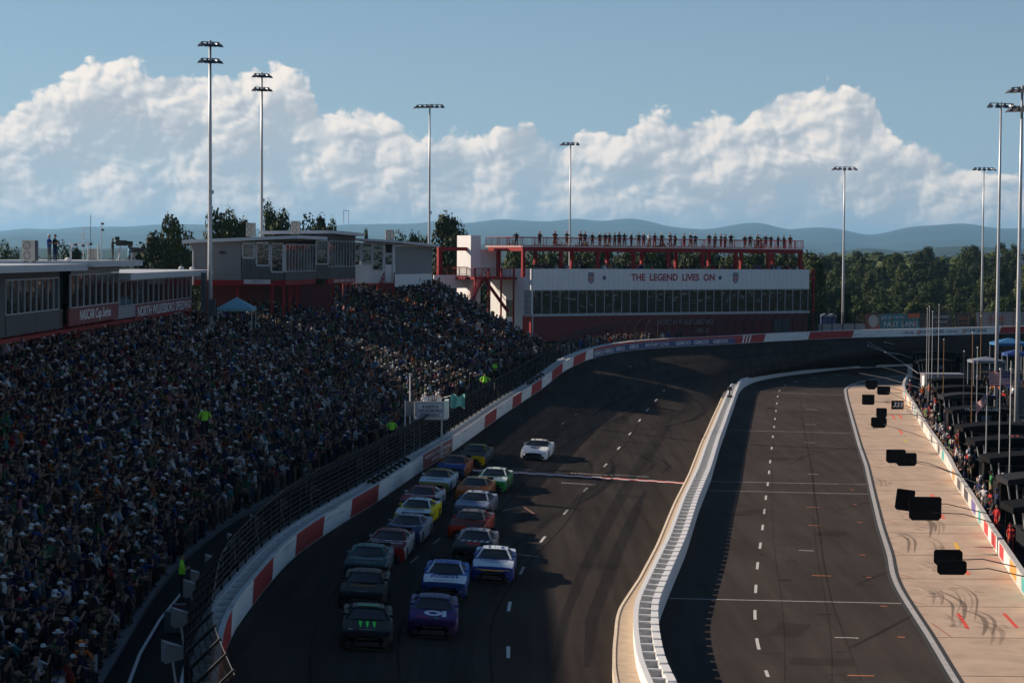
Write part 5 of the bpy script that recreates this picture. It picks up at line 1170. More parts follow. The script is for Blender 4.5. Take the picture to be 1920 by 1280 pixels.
# undergrowth fills between the trunks; far wood beyond as one mass
def wood(name, pts, label):
    V = []; F = []; r = np.random.default_rng(5)
    for (x, y, z, h, w) in pts:
        for k in range(70 if y < 900 else 16):
            d = r.normal(0, 1, 3); d /= np.linalg.norm(d); d[2] = abs(d[2]); c = np.array([x, y, z])+d*np.array([w, w, h])*r.uniform(.7, 1); a = r.normal(0, 1, 3); a -= a@d*d; a /= np.linalg.norm(a); b_ = np.cross(d, a); s = r.uniform(.04, .10)*h*(1 if y < 900 else 2.5)
            i0 = len(V); V += [c-a*s-b_*s, c+a*s-b_*s, c+a*s+b_*s, c-a*s+b_*s]; F.append((i0, i0+1, i0+2, i0+3))
    me = bpy.data.meshes.new(name); me.from_pydata([tuple(v) for v in V], [], F); me.materials.append(M_leafs[0]); me.update(); tag(inst(name, me), label, kind='stuff')
random.seed(17); pts = []
for i in range(900):
    y = random.uniform(312, 800); x = random.uniform(.135*y, .29*y); pts.append((x, y, float(ground_h(np.array(x), np.array(y))), random.uniform(3, 7.5), random.uniform(2.5, 5)))
wood('undergrowth', pts, 'leafy undergrowth between the trees of the hillside')
pts = []
for i in range(1500):
    y = random.uniform(420, 1500) if random.random() < .6 else random.uniform(1500, 3500); x = random.uniform(-.32*y, .32*y); 
    if .13*y < x < .29*y and y < 800: continue
    pts.append((x, y, float(ground_h(np.array(x), np.array(y))), random.uniform(6, 11), random.uniform(5, 10)*(1+y/1500)))
wood('far_woods', pts, 'distant woods spread over the country beyond the speedway')
# ------------------------------------------------------------------ floodlight poles
def lamp_mesh():
    b = B(); b.add([(-.22, -.1, .12), (.22, -.1, .12), (.22, .35, .16), (-.22, .35, .16), (-.32, -.15, -.14), (.32, -.15, -.14), (.30, .75, -.10), (-.30, .75, -.10)], [(3, 2, 1, 0), (4, 5, 6, 7), (0, 1, 5, 4), (1, 2, 6, 5), (2, 3, 7, 6), (3, 0, 4, 7)])
    b.box((0, .05, .22), (.2, .22, .2)); return b.mesh('lamp', mat('lamp_housing', (.10, .10, .105), .4, .4))
ME_LAMP = lamp_mesh()
def light_pole(px, ytop, Y, zb, r0, style, yaw, label, lamps=4):
    t = at_y(px, ytop, Y); x, zt = t.x, t.z; o = empty('light_pole', (x, Y, zb), label, 'light pole', 'floodlight poles'); H = zt-zb
    b = B(); b.tube([(0, 0, 0), (0, 0, H*.35), (0, 0, H*.7), (0, 0, H)], [r0, r0*.82, r0*.64, r0*.45], 12); b.build('pole', M_galv, o, True, local=True)
    b = B(); b.box((0, 0, .15), (r0*3.2, r0*3.2, .3)); b.build('base_plate', M_galv, o, local=True)
    levels = [-.15, -1.65] if style == 'double' else [-.1]
    for lv in levels:
        c, s = math.cos(yaw), math.sin(yaw); hw = (.72 if style == 'double' else .27*lamps)
        arm = B(); arm.beam((-hw*c, -hw*s, H+lv), (hw*c, hw*s, H+lv), .07); arm.build('crossarm', M_dark, o, local=True)
        for i in range(lamps):
            q = -hw+2*hw*i/(lamps-1); inst('lamp', ME_LAMP, (q*c, q*s, H+lv-.25), o, (R(-14), 0, yaw+R(180)+R((i-lamps/2)*16)), (.85, .95, .85))
    b = B(); b.box((r0*.9, -.05, H*.52), (.25, .25, .35)); b.build('junction_box', M_galv, o, local=True); return o
light_pole(394, 76, 183, 6.0, .25, 'double', .35, 'tallest floodlight pole standing before the grey suite wall')
light_pole(491, 136, 222, 6.0, .23, 'double', .35, 'second floodlight pole behind the first rooftop air unit')
light_pole(806, 195, 250, 6.0, .20, 'row', -.35, 'floodlight pole at the end of the white suite', 6)
light_pole(1070, 266, 292, 2.0, .18, 'row', -.3, 'floodlight pole rising behind the crowded roof deck', 4)
light_pole(1584, 312, 288, 3.0, .20, 'row', -.1, 'floodlight pole right of the clubhouse against the woods', 5)
light_pole(1845, 313, 300, 3.0, .19, 'row', .1, 'thinnest floodlight pole at the far right fence', 5)
p = light_pole(1877, 192, 190, 0.0, .20, 'row', .2, 'floodlight pole in the pit area beside the large flag', 4)
p2 = light_pole(1917, 160, 158, 0.0, .21, 'double', -.6, 'nearest pit floodlight pole at the right picture edge')
for o, z0, z1 in ((p, 3.2, 5.6), (p2, 3.0, 5.2)):
    b = B(); b.box((.25, 0, (z0+z1)/2), (.5, .35, z1-z0)); b.build('control_box', mat('slate_box', (.05, .055, .07), .5), o, local=True)
for k, px, Y in ((0, 382, 183), (1, 400, 183)):
    pass
b = B(); q = at_y(382, 520, 182.4); b.box((q.x, q.y, 11.8), (.45, .4, 3.6)); q = at_y(399, 540, 182.4); b2 = B(); b2.box((q.x, q.y, 10.4), (.5, .4, 1.6))
tag(b.build('control_cabinet', mat('slate_box', (.05, .055, .07), .5)), 'tall narrow slate cabinet left of the tallest light pole', 'cabinet'); tag(b2.build('control_cabinet', mat('slate_box', (.05, .055, .07), .5)), 'short slate cabinet right of the tallest light pole', 'cabinet')
# ------------------------------------------------------------------ stock cars
def gloss(name, col):
    mx = max(col); g_ = sum(col)/3
    return mat(name, tuple(max(0, g_+(c-g_)*1.25)*(.95 if mx > .55 else .72) for c in col), .42, .0, spec=.035, coat=.03)
ST = [  # y, half width low, half width belt, z low, z belt, z centre  (front is +y)
    (2.46, .62, .60, .20, .50, .55), (2.43, .80, .74, .13, .58, .62), (2.34, .90, .84, .11, .64, .68), (2.15, .97, .91, .11, .70, .735), (1.85, .985, .95, .12, .765, .78), (1.42, .995, .965, .13, .84, .835), (1.05, .995, .955, .13, .875, .885),
    (.75, .995, .945, .13, .89, .93), (.2, .99, .94, .13, .90, .95), (-.6, .99, .945, .13, .915, .955), (-1.2, .995, .96, .14, .94, .96), (-1.6, 1.0, .965, .15, .955, .965), (-2.0, .985, .95, .18, .955, .965), (-2.32, .95, .91, .24, .94, .95), (-2.42, .92, .88, .30, .90, .92)]
def section(s):
    y, wl, wb, zl, zb, zc = s; h = zb-zl
    half = [(wl*.94, zl), (wl, zl+h*.12), (wl*1.005, zl+h*.38), (wl*.998, zl+h*.62), ((wl+wb)/2*.995, zl+h*.86), (wb*.97, zb), (wb*.80, zb+(zc-zb)*.35+.008), (wb*.5, zb+(zc-zb)*.8+.006), (0, zc)]
    return [(x, y, z) for x, z in half]+[(-x, y, z) for x, z in reversed(half[:-1])]
SEC = [section(s) for s in ST]; NP = len(SEC[0])
def car_shell():
    V = [p for s in SEC for p in s]; reg = {'body': [], 'hood': [], 'bumper': [], 'deck': []}
    for i in range(len(SEC)-1):
        for j in range(NP-1):
            f = (i*NP+j, i*NP+j+1, (i+1)*NP+j+1, (i+1)*NP+j); cx = sum(abs(V[k][0]) for k in f)/4; cy = sum(V[k][1] for k in f)/4; top = 5 <= j <= 10
            if cy > 2.2: reg['bumper'].append(f)
            elif top and cy > .9: reg['hood'].append(f)
            elif top and cy < -1.3: reg['deck'].append(f)
            else: reg['body'].append(f)
    reg['bumper'].append(tuple(range(NP))); reg['body'].append(tuple((len(SEC)-1)*NP+k for k in range(NP-1, -1, -1)))
    return V, reg
CV, CREG = car_shell()
def sub_mesh(V, F, name):
    used = sorted({k for f in F for k in f}); mp = {k: i for i, k in enumerate(used)}; me = bpy.data.meshes.new(name); me.from_pydata([V[k] for k in used], [], [tuple(mp[k] for k in f) for f in F]); me.polygons.foreach_set('use_smooth', [True]*len(F)); me.update(); return me
def hood_z(x, y):
    ys = [s[0] for s in ST][::-1]; f = lambda c: float(np.interp(y, ys, [s[c] for s in ST][::-1])); wb, zb, zc = f(2), f(4), f(5); a = abs(x)
    return float(np.interp(a, [0, wb*.5, wb*.8, wb*.97], [zc, zb+(zc-zb)*.8+.006, zb+(zc-zb)*.35+.008, zb]))
def grid(fn, nu, nv):
    V = [fn(i/nu, j/nv) for j in range(nv+1) for i in range(nu+1)]; F = [(j*(nu+1)+i, j*(nu+1)+i+1, (j+1)*(nu+1)+i+1, (j+1)*(nu+1)+i) for j in range(nv) for i in range(nu)]
    return V, F
L3 = lambda a, b, t: tuple(p+(q-p)*t for p, q in zip(a, b))
def ws(u, v):   # windscreen: u across, v up
    x0, x1 = -.80+1.6*u, -.575+1.15*u; k0, k1 = 1-(2*u-1)**2, 1-(2*u-1)**2
    return L3((x0, .80+.20*k0, .895+.045*k0), (x1, .10+.07*k1, 1.225+.035*k1), v)
def roof(u, v):
    x = (-.575+1.15*u)*(1-.03*v); k = 1-(2*u-1)**2; return (x, .10+.07*k*(1-v)+(-.95-.10)*v, 1.225+.035*k+.035*math.sin(math.pi*min(1, .15+v*.7))*(1) - .02)
def rear(u, v):
    x0, x1 = -.56+1.12*u, -.72+1.44*u; k = 1-(2*u-1)**2; return L3((x0, -.95, 1.215+.035*k), (x1, -1.72, .955+.012*k), v)
def side(sg):
    return [(sg*.80, .78, .905), (sg*.575, .12, 1.215), (sg*.56, -.92, 1.205), (sg*.70, -1.62, .965), (sg*.83, -.9, .93), (sg*.83, .1, .91)]
def m_of(F, mtl, name, V=None, smooth=True):
    me = sub_mesh(CV if V is None else V, F, name); me.materials.append(mtl); return me
def tyre_mesh():
    b = B(); n = 20; pr = [(.20, -.13), (.33, -.14), (.345, -.10), (.345, .10), (.33, .14), (.20, .13)]; vs = []
    for r_, x in pr: vs += [(x, r_*math.cos(2*math.pi*i/n), r_*math.sin(2*math.pi*i/n)) for i in range(n)]
    b.add(vs, [(j*n+i, j*n+(i+1) % n, (j+1)*n+(i+1) % n, (j+1)*n+i) for j in range(5) for i in range(n)]); return b.mesh('tyre', mat('black_rubber', (.015, .015, .016), .8), True)
def rim_mesh():
    b = B(); n = 20; b.add([(.10, .20*math.cos(2*math.pi*i/n), .20*math.sin(2*math.pi*i/n)) for i in range(n)]+[(.06, 0, 0)], [(i, (i+1) % n, n) for i in range(n)]); b.add([(-.10, .20*math.cos(2*math.pi*i/n), .20*math.sin(2*math.pi*i/n)) for i in range(n)]+[(-.06, 0, 0)], [((i+1) % n, i, n) for i in range(n)]); return b.mesh('rim', mat('wheel_alloy', (.12, .12, .125), .35, .8))
ME_TYRE, ME_RIM = tyre_mesh(), rim_mesh()
M_cglass = mat('car_glass', (.010, .013, .017), .12, 0, spec=.25, coat=.0); M_blk = mat('car_black_trim', (.010, .010, .011), .5, spec=.3); M_net = mat('window_net', (.018, .018, .02), .8)
CARH = {}
def car(px, py, label, body_c, hood_c=None, bump_c=None, roof_c=None, side_c=None, texts=(), banner=None, lights=(.35, .35, .36), grille=True, pillar=None, name='race_car', extra=None, group='race cars in the pack', yaw=0.0, num=None):
    fp = on_track(px, py, 0.0); s = OUT.s_at_y(fp.y); t = OUT.at(s)[1]; hd = -Vector((t.x, t.y, 0)).normalized()
    c = fp-hd*2.35; c.z = tz(c.x, c.y)+.005; rz = math.atan2(-hd.x, hd.y)+yaw
    dz = tz(c.x+hd.y*.8, c.y-hd.x*.8)-tz(c.x-hd.y*.8, c.y+hd.x*.8)
    o = empty(name, c, label, 'race car' if name == 'race_car' else 'pace car', group, rz)
    zr = tz(c.x, c.y); rx = tz(c.x+math.cos(rz)*.8, c.y+math.sin(rz)*.8)-tz(c.x-math.cos(rz)*.8, c.y-math.sin(rz)*.8); fy = tz(c.x-math.sin(rz)*1.4, c.y+math.cos(rz)*1.4)-tz(c.x+math.sin(rz)*1.4, c.y-math.cos(rz)*1.4)
    o.rotation_euler = (math.atan2(fy, 2.8), -math.atan2(rx, 1.6), rz)
    hood_c = hood_c or body_c; bump_c = bump_c or body_c; roof_c = roof_c or body_c; side_c = side_c or body_c
    g = lambda cc: gloss('car_paint_%02d_%02d_%02d' % tuple(int(x*99) for x in cc), cc)
    put = lambda nm, me, par=o, **k: inst(nm, me, parent=par, **k)
    put('body', m_of(CREG['body'], g(side_c), 'body')); hood = put('hood', m_of(CREG['hood'], g(hood_c), 'hood')); bump = put('front_bumper', m_of(CREG['bumper'], g(bump_c), 'front_bumper')); put('deck_lid', m_of(CREG['deck'], g(roof_c), 'deck_lid'))
    for nm, fn, mm in (('windscreen', ws, M_cglass), ('roof', roof, g(roof_c)), ('rear_window', rear, M_cglass)):
        V, F = grid(fn, 8, 4); b = B(); b.add(V, F); w = b.build(nm, mm, o, True, local=True)
        if nm == 'windscreen': wsn = w
        if nm == 'roof': rf = w
    V, F = grid(lambda u, v: tuple(np.array(ws(.03+.94*u, .86+.12*v))+np.array((0, .012, .012))), 8, 1); b = B(); b.add(V, F); b.build('sun_strip', g(banner) if banner else M_blk, wsn, local=True)
    pm = g(pillar or roof_c)
    for sg in (-1, 1):
        q = side(sg); b = B(); b.add([tuple(p) for p in q], [(0, 1, 2, 3, 4, 5) if sg > 0 else (5, 4, 3, 2, 1, 0)]); b.build('side_window', M_net, o, local=True)
        b = B(); b.beam(q[0], q[1], .085, .05); b.beam(q[1], q[2], .06, .05); b.build('pillar', pm, o, local=True)
        b = B(); b.prism([(sg*.57, -.55, 1.20), (sg*.565, -.92, 1.205), (sg*.70, -1.62, .965), (sg*.82, -1.1, .935)], (sg*.02, 0, .004)); b.build('quarter_panel', g(side_c), o, local=True)
        for yy in (1.42, -1.38):
            w = empty('wheel', (sg*.87, yy, .345), parent=o); inst('tyre', ME_TYRE, parent=w); inst('rim', ME_RIM, parent=w)
            a = B(); n = 14; a.add([(sg*1.001, yy+.41*math.cos(math.pi*i/n), .30+.41*math.sin(math.pi*i/n)) for i in range(n+1)]+[(sg*1.001, yy-.41, .13), (sg*1.001, yy+.41, .13)], [tuple(range(n+3))]); a.build('wheel_arch', M_blk, o, local=True)
        # headlamp panel wrapped over the nose corner
        V, F = grid(lambda u, v: (sg*(.56+.28*u), 2.445-.115*u-.05*v+.02, .47+.10*v-.01*u), 4, 2); b = B(); b.add(V, F); b.build('headlamp', gloss('lamp_decal_%02d%02d%02d' % tuple(int(x*99) for x in lights), lights), bump, True, local=True)
        b = B(); b.box((sg*.66, 2.445, .26), (.2, .06, .14)); b.build('brake_duct', M_blk, bump, local=True)
        b = B(); b.box((sg*.90, .42, 1.0), (.20, .08, .10)); b.build('mirror', g(side_c), o, local=True)
        b = B(); b.beam((sg*.30, .0, 1.285), (sg*.30, -.85, 1.285), .02, .03); b.build('roof_rail', M_blk, rf, local=True)
    if grille:
        b = B(); b.box((0, 2.455, .275), (.95, .05, .17)); b.build('grille', M_blk, bump, local=True); b = B(); b.box((0, 2.45, .47), (.80, .04, .06)); b.build('upper_grille', M_blk, bump, local=True)
    b = B(); b.prism([(-.86, 2.30, .075), (-.70, 2.52, .075), (.70, 2.52, .075), (.86, 2.30, .075), (.80, 2.05, .075), (-.80, 2.05, .075)], (0, 0, .035)); b.build('splitter', M_blk, bump, local=True)
    b = B(); b.box((0, -2.40, 1.02), (1.56, .02, .16), mtx=Matrix.Rotation(R(-20), 3, 'X')); b.build('spoiler', M_blk, o, local=True)
    b = B(); b.box((0, 0, .14), (1.7, 3.9, .06)); b.build('underbody', M_blk, o, local=True)
    b = B(); b.tube([(0, -.2, 1.26), (0, -.2, 1.36)], .012, 5); b.build('antenna', M_blk, rf, local=True)
    b = B(); b.beam((.12, .93, .95), (.30, .45, 1.10), .02); b.build('wiper', M_blk, wsn, local=True)
    for (txt, size, y, col, wdt, *rest) in texts:
        me = text_mesh(txt, size, gloss('decal_%02d%02d%02d' % tuple(int(x*99) for x in col), col), bold=.02 if not rest else rest[0]); xs = [v.co.x for v in me.vertices]; k = wdt/(max(xs)-min(xs))
        for v in me.vertices: x, yy = -v.co.x*k, y-v.co.y; v.co = (x, yy, hood_z(x, yy)+.010)
        put('lettering', me, hood)
    if num:
        for sg in (-1, 1):
            me = text_mesh(num, .62, gloss('decal_number', (.62, .63, .62)), bold=.03, shear=.15); 
            for v in me.vertices: v.co = (sg*1.0, -.15+v.co.x*sg, .52+v.co.y*.9)
            put('door_number', me)
        me = text_mesh(num, .7, gloss('decal_number', (.62, .63, .62)), bold=.03)
        for v in me.vertices: v.co = (-v.co.x, -.42-v.co.y, 1.298)
        put('roof_number', me, rf)
    for k in range(5):     # small contingency stickers behind the front wheels
        for sg in (-1, 1):
            b = B(); c_ = [(.6, .58, .5), (.5, .05, .04), (.05, .12, .4), (.55, .42, .05), (.6, .6, .6)][k]; y0 = .98-.13*k; b.add([(sg*1.002, y0, .62), (sg*1.002, y0-.10, .62), (sg*1.0, y0-.10, .70), (sg*1.0, y0, .70)], [(0, 1, 2, 3) if sg < 0 else (3, 2, 1, 0)]); b.build('sticker', gloss('sticker_%d' % k, c_), o, local=True)
    if extra: extra(o, hood, bump, rf, g)
    return o
def hood_poly(poly, col, hood, name='hood_graphic', dz=.008):
    bm = bmesh.new(); vs = [bm.verts.new((x, y, 0)) for x, y in poly]; f = bm.faces.new(vs)
    if f.normal.z < 0 or True: bm.normal_update()
    bmesh.ops.triangulate(bm, faces=list(bm.faces)); bmesh.ops.subdivide_edges(bm, edges=list(bm.edges), cuts=2, use_grid_fill=True)
    for v in bm.verts: v.co.z = hood_z(v.co.x, v.co.y)+dz
    bmesh.ops.recalc_face_normals(bm, faces=list(bm.faces)); me = bpy.data.meshes.new(name); bm.to_mesh(me); bm.free(); me.materials.append(gloss('graphic_%02d%02d%02d' % tuple(int(x*99) for x in col), col)); return inst(name, me, parent=hood)
BK_, WH, GN = (.012, .013, .014), (.68, .70, .72), (.10, .75, .12)
def claw(o, hood, bump, rf, g):      # three ragged green strokes
    for x0 in (-.26, 0, .26):
        hood_poly([(x0-.09, 1.10), (x0+.10, 1.08), (x0+.05, 1.20), (x0+.07, 1.42), (x0+.02, 1.62), (x0+.04, 1.74), (x0-.02, 1.90), (x0-.03, 1.66), (x0-.05, 1.45), (x0-.04, 1.22)], GN, hood)
    hood_poly([(.52, 2.12), (.70, 2.02), (.72, 2.12), (.56, 2.18)], (.45, .45, .5), hood)
car(686, 1219, 'black car with three green claw strokes on its bonnet, leading the wall-side line', BK_, roof_c=(.012, .02, .016), banner=(.01, .012, .012), texts=[('CAMRY', .14, 2.13, (.30, .30, .31), .62)], lights=(.05, .055, .06), extra=lambda *a: (claw(*a), B().add([(-.42, .05, 1.285), (.42, .05, 1.285), (.38, -.35, 1.292), (-.38, -.35, 1.292)], [(3, 2, 1, 0)]).build('roof_panel', gloss('roof_mint', (.12, .42, .22)), a[3], local=True)))
car(676, 1143, 'black and gold car directly behind the green clawed leader', BK_, side_c=(.02, .02, .02), roof_c=(.03, .028, .02), texts=[('ALFREDO', .30, 1.35, (.42, .24, .08), 1.1), ('CAMRY', .13, 2.12, (.25, .25, .25), .6)], lights=(.45, .22, .03), bump_c=(.02, .018, .014))
car(682, 1089, 'dark teal car, third in the line along the outer wall', (.012, .055, .055), side_c=(.18, .22, .22), roof_c=(.04, .14, .13), bump_c=(.01, .03, .035), texts=[('HARRISONS', .30, 1.30, (.45, .52, .52), 1.45), ('harrisonsusa.com', .12, 1.85, (.4, .45, .45), .95)])
car(720, 1055, 'maroon car with white Overstock lettering on the bonnet', (.13, .012, .022), side_c=(.50, .47, .48), roof_c=(.20, .03, .04), bump_c=(.20, .02, .02), texts=[('Overstock', .34, 1.40, WH, 1.50), ('& deals', .12, 1.80, WH, .4)], extra=lambda o, h, b, r, g: hood_poly([(-.28, 1.02), (-.2, .96), (.2, .96), (.28, 1.02), (.2, 1.12), (-.2, 1.12)], WH, h))
car(751, 1023, 'navy blue car with silver trim behind the Overstock car', (.015, .03, .10), side_c=(.30, .33, .38), roof_c=(.30, .33, .40), bump_c=(.02, .03, .07), texts=[('BLUE FOREST', .20, 1.25, WH, 1.2), ('Foundation', .15, 1.5, WH, .8)])
car(769, 989, 'white car with yellow flanks and SILVERS on its bonnet', (.62, .66, .68), side_c=(.62, .52, .06), roof_c=(.66, .69, .70), bump_c=(.5, .45, .1), texts=[('CRAFTSMAN', .18, 1.15, (.02, .03, .10), 1.0), ('SILVERS', .30, 1.45, (.02, .03, .10), 1.15)])
car(778, 962, 'red and white car partly hidden behind the white SILVERS car', (.30, .02, .035), side_c=(.55, .57, .60), roof_c=(.38, .10, .12), bump_c=(.10, .08, .12), texts=[('BUSCH', .2, 1.3, WH, .9)])
car(811, 926, 'pale white car with gold roof pillars near the outer wall', (.60, .66, .68), side_c=(.56, .60, .62), roof_c=(.42, .30, .14), bump_c=(.30, .25, .12), texts=[('ZIMMER', .30, 1.55, (.02, .04, .08), 1.1)])
car(843, 897, 'blue and orange car beside the maroon wall panel', (.02, .055, .24), side_c=(.45, .12, .05), roof_c=(.30, .14, .09), bump_c=(.04, .05, .10), texts=[('HANNIBAL', .22, 1.3, WH, 1.2)])
car(882, 874, 'dark car with yellow bumper and roof, last along the outer wall', (.02, .022, .026), side_c=(.07, .08, .10), roof_c=(.22, .19, .04), bump_c=(.50, .34, .03), texts=[('GAINBRIDGE', .22, 1.35, (.30, .26, .06), 1.2)])
def ring_a(o, hood, bump, rf, g):    # large lower-case letter on the bonnet
    n = 24; q = [(.36*math.cos(2*math.pi*i/n)+.02, 1.42+.34*math.sin(2*math.pi*i/n)) for i in range(n)]; q2 = [(.17*math.cos(2*math.pi*i/n)+.02, 1.42+.15*math.sin(2*math.pi*i/n)) for i in range(n)]
    b = B(); V = [(x, y, hood_z(x, y)+.01) for x, y in q+q2]; b.add(V, [(i, (i+1) % n, n+(i+1) % n, n+i) for i in range(n)]); b.build('hood_graphic', gloss('decal_white', (.62, .66, .72)), hood, local=True)
    hood_poly([(-.50, 1.10), (-.33, 1.10), (-.33, 1.86), (-.50, 1.86)], (.62, .66, .72), hood, dz=.012)
    hood_poly([(.1, 1.9), (.6, 1.75), (.75, 1.98), (.3, 2.1)], (.22, .02, .14), hood); hood_poly([(-.2, 1.9), (-.05, 1.9), (-.05, 2.1), (-.2, 2.1)], (.04, .25, .18), hood)
car(810, 1197, 'purple car with large pale lower case a on the bonnet', (.055, .012, .13), side_c=(.05, .05, .16), roof_c=(.09, .10, .22), bump_c=(.03, .012, .05), extra=ring_a, lights=(.45, .42, .2))
car(831, 1124, 'blue and white car lettered HIGH POINT on the bonnet', (.03, .10, .36), hood_c=(.66, .69, .72), side_c=(.05, .14, .42), roof_c=(.05, .14, .45), bump_c=(.02, .04, .12), texts=[('HIGH', .30, 1.12, (.015, .03, .12), 1.05, .04), ('POINT', .34, 1.42, (.02, .07, .32), 1.3, .04), ('Transform Your IT', .13, 1.93, (.02, .02, .03), 1.0)], pillar=(.5, .58, .68), lights=(.5, .38, .12))
car(922, 1093, 'white car with blue and yellow nose beside the lane dashes', (.60, .66, .72), side_c=(.10, .14, .35), roof_c=(.58, .64, .70), bump_c=(.03, .05, .18), texts=[('UniFirst', .24, 1.22, (.02, .05, .22), 1.3), ('HOLIDAY', .16, 1.50, (.02, .05, .22), .9)], extra=lambda o, h, b, r, g: B().add(*grid(lambda u, v: (-.78+1.56*u, 2.44-.09*(2*u-1)**2+.03, .585+.05*v), 8, 1)).build('nose_stripe', gloss('nose_gold', (.62, .40, .05)), b, local=True))
car(883, 1054, 'black car with white stripes and red mark on its bonnet', BK_, side_c=(.20, .20, .22), roof_c=(.50, .46, .46), bump_c=(.015, .015, .018), texts=[('8', .80, 1.62, (.45, .04, .02), .7, .03)], extra=lambda o, h, b, r, g: [hood_poly([(x, 1.02), (x+.16, 1.02), (x+.28, 1.30), (x+.12, 1.30)], WH, h) for x in (-.8, -.5, -.2, .1, .4)])
car(872, 1013, 'dark red car with orange lower sides behind the striped black car', (.16, .012, .012), side_c=(.42, .06, .05), roof_c=(.14, .14, .16), bump_c=(.42, .05, .02), hood_c=(.10, .010, .012), texts=[('CRAFTSMAN', .22, 1.25, (.45, .08, .03), 1.3)])
car(880, 973, 'silver blue car between the dark red and orange cars', (.30, .36, .46), side_c=(.16, .18, .24), roof_c=(.40, .46, .54), bump_c=(.10, .12, .16), texts=[('ZipRelief', .26, 1.4, (.03, .06, .2), 1.4)])
car(881, 943, 'orange car with pale roof in the inner line', (.42, .13, .04), side_c=(.38, .12, .05), roof_c=(.46, .36, .22), bump_c=(.35, .10, .04), texts=[('BASS', .2, 1.15, WH, .8)])
car(919, 923, 'green and white car last of the inner line', (.03, .22, .06), hood_c=(.60, .68, .66), side_c=(.05, .20, .08), roof_c=(.60, .66, .64), bump_c=(.03, .20, .05), texts=[('MOBILE', .22, 1.15, (.03, .12, .08), 1.2), ('LAND', .18, 1.4, (.03, .12, .08), .7)])
def pace(o, hood, bump, rf, g):
    hood_poly([(-.42, 1.25), (-.2, 1.12), (.2, 1.12), (.42, 1.25), (.3, 1.55), (0, 1.75), (-.3, 1.55)], (.05, .04, .12), hood); hood_poly([(-.2, 1.3), (.2, 1.3), (.12, 1.42), (-.12, 1.42)], WH, hood, dz=.013)
car(1000, 863, 'white car alone in the sunlit patch by the start line', (.76, .77, .78), roof_c=(.72, .70, .66), bump_c=(.74, .75, .77), name='pace_car', extra=pace, group=None, lights=(.04, .04, .05), texts=[], pillar=(.02, .02, .02))
# ------------------------------------------------------------------ pit wall, pit boxes, crew, boards on poles, flags
PITW = empty('pit_box_wall', PW.at(0)[0], 'low white wall with sponsor panels between pit stalls and crew', 'wall')
HP = .85
sweep(PW, 0, PW.len(), [(0, 0), (.28, 0), (.28, HP), (0, HP)]).build('wall_core', mat('pit_wall_white', (.52, .49, .45), .6, var=.1, scale=2), PITW)
random.seed(14)
pcols = [(.72, .70, .66), (.05, .05, .06), (.70, .68, .64), (.45, .03, .03), (.06, .35, .35), (.62, .28, .06), (.12, .10, .30), (.68, .66, .62), (.10, .12, .14)]
t = .5; k = 0
while t < PW.len()-3:
    w = random.uniform(1.6, 3.2); mcol = random.choice(pcols) if k % 2 else (.55, .53, .49); n = 4; A = []; C = []
    if 28 < t < 44: mcol = (.50, .03, .04) if k % 2 else (.72, .70, .66)
    for u in np.linspace(t, min(t+w, PW.len()), n): p, d, nn = PW.at(u); A.append(p-nn*.006+Vector((0, 0, .10))); C.append(p-nn*.006+Vector((0, 0, HP-.06)))
    B().strip(C, A).build('panel', mat('pit_panel_%02d%02d%02d' % tuple(int(c*99) for c in mcol), mcol, .5, var=.1, scale=4), PITW); t += w+.15; k += 1
M_canvas = mat('black_canvas', (.007, .007, .008), .9, spec=.08); M_cgrey = mat('charcoal_canvas', (.022, .023, .026), .8, spec=.12); M_cart = mat('pit_cart_paint', (.02, .021, .024), .35, spec=.5); M_screen = mat('screen_glow_blue', (.02, .05, .12), .3)
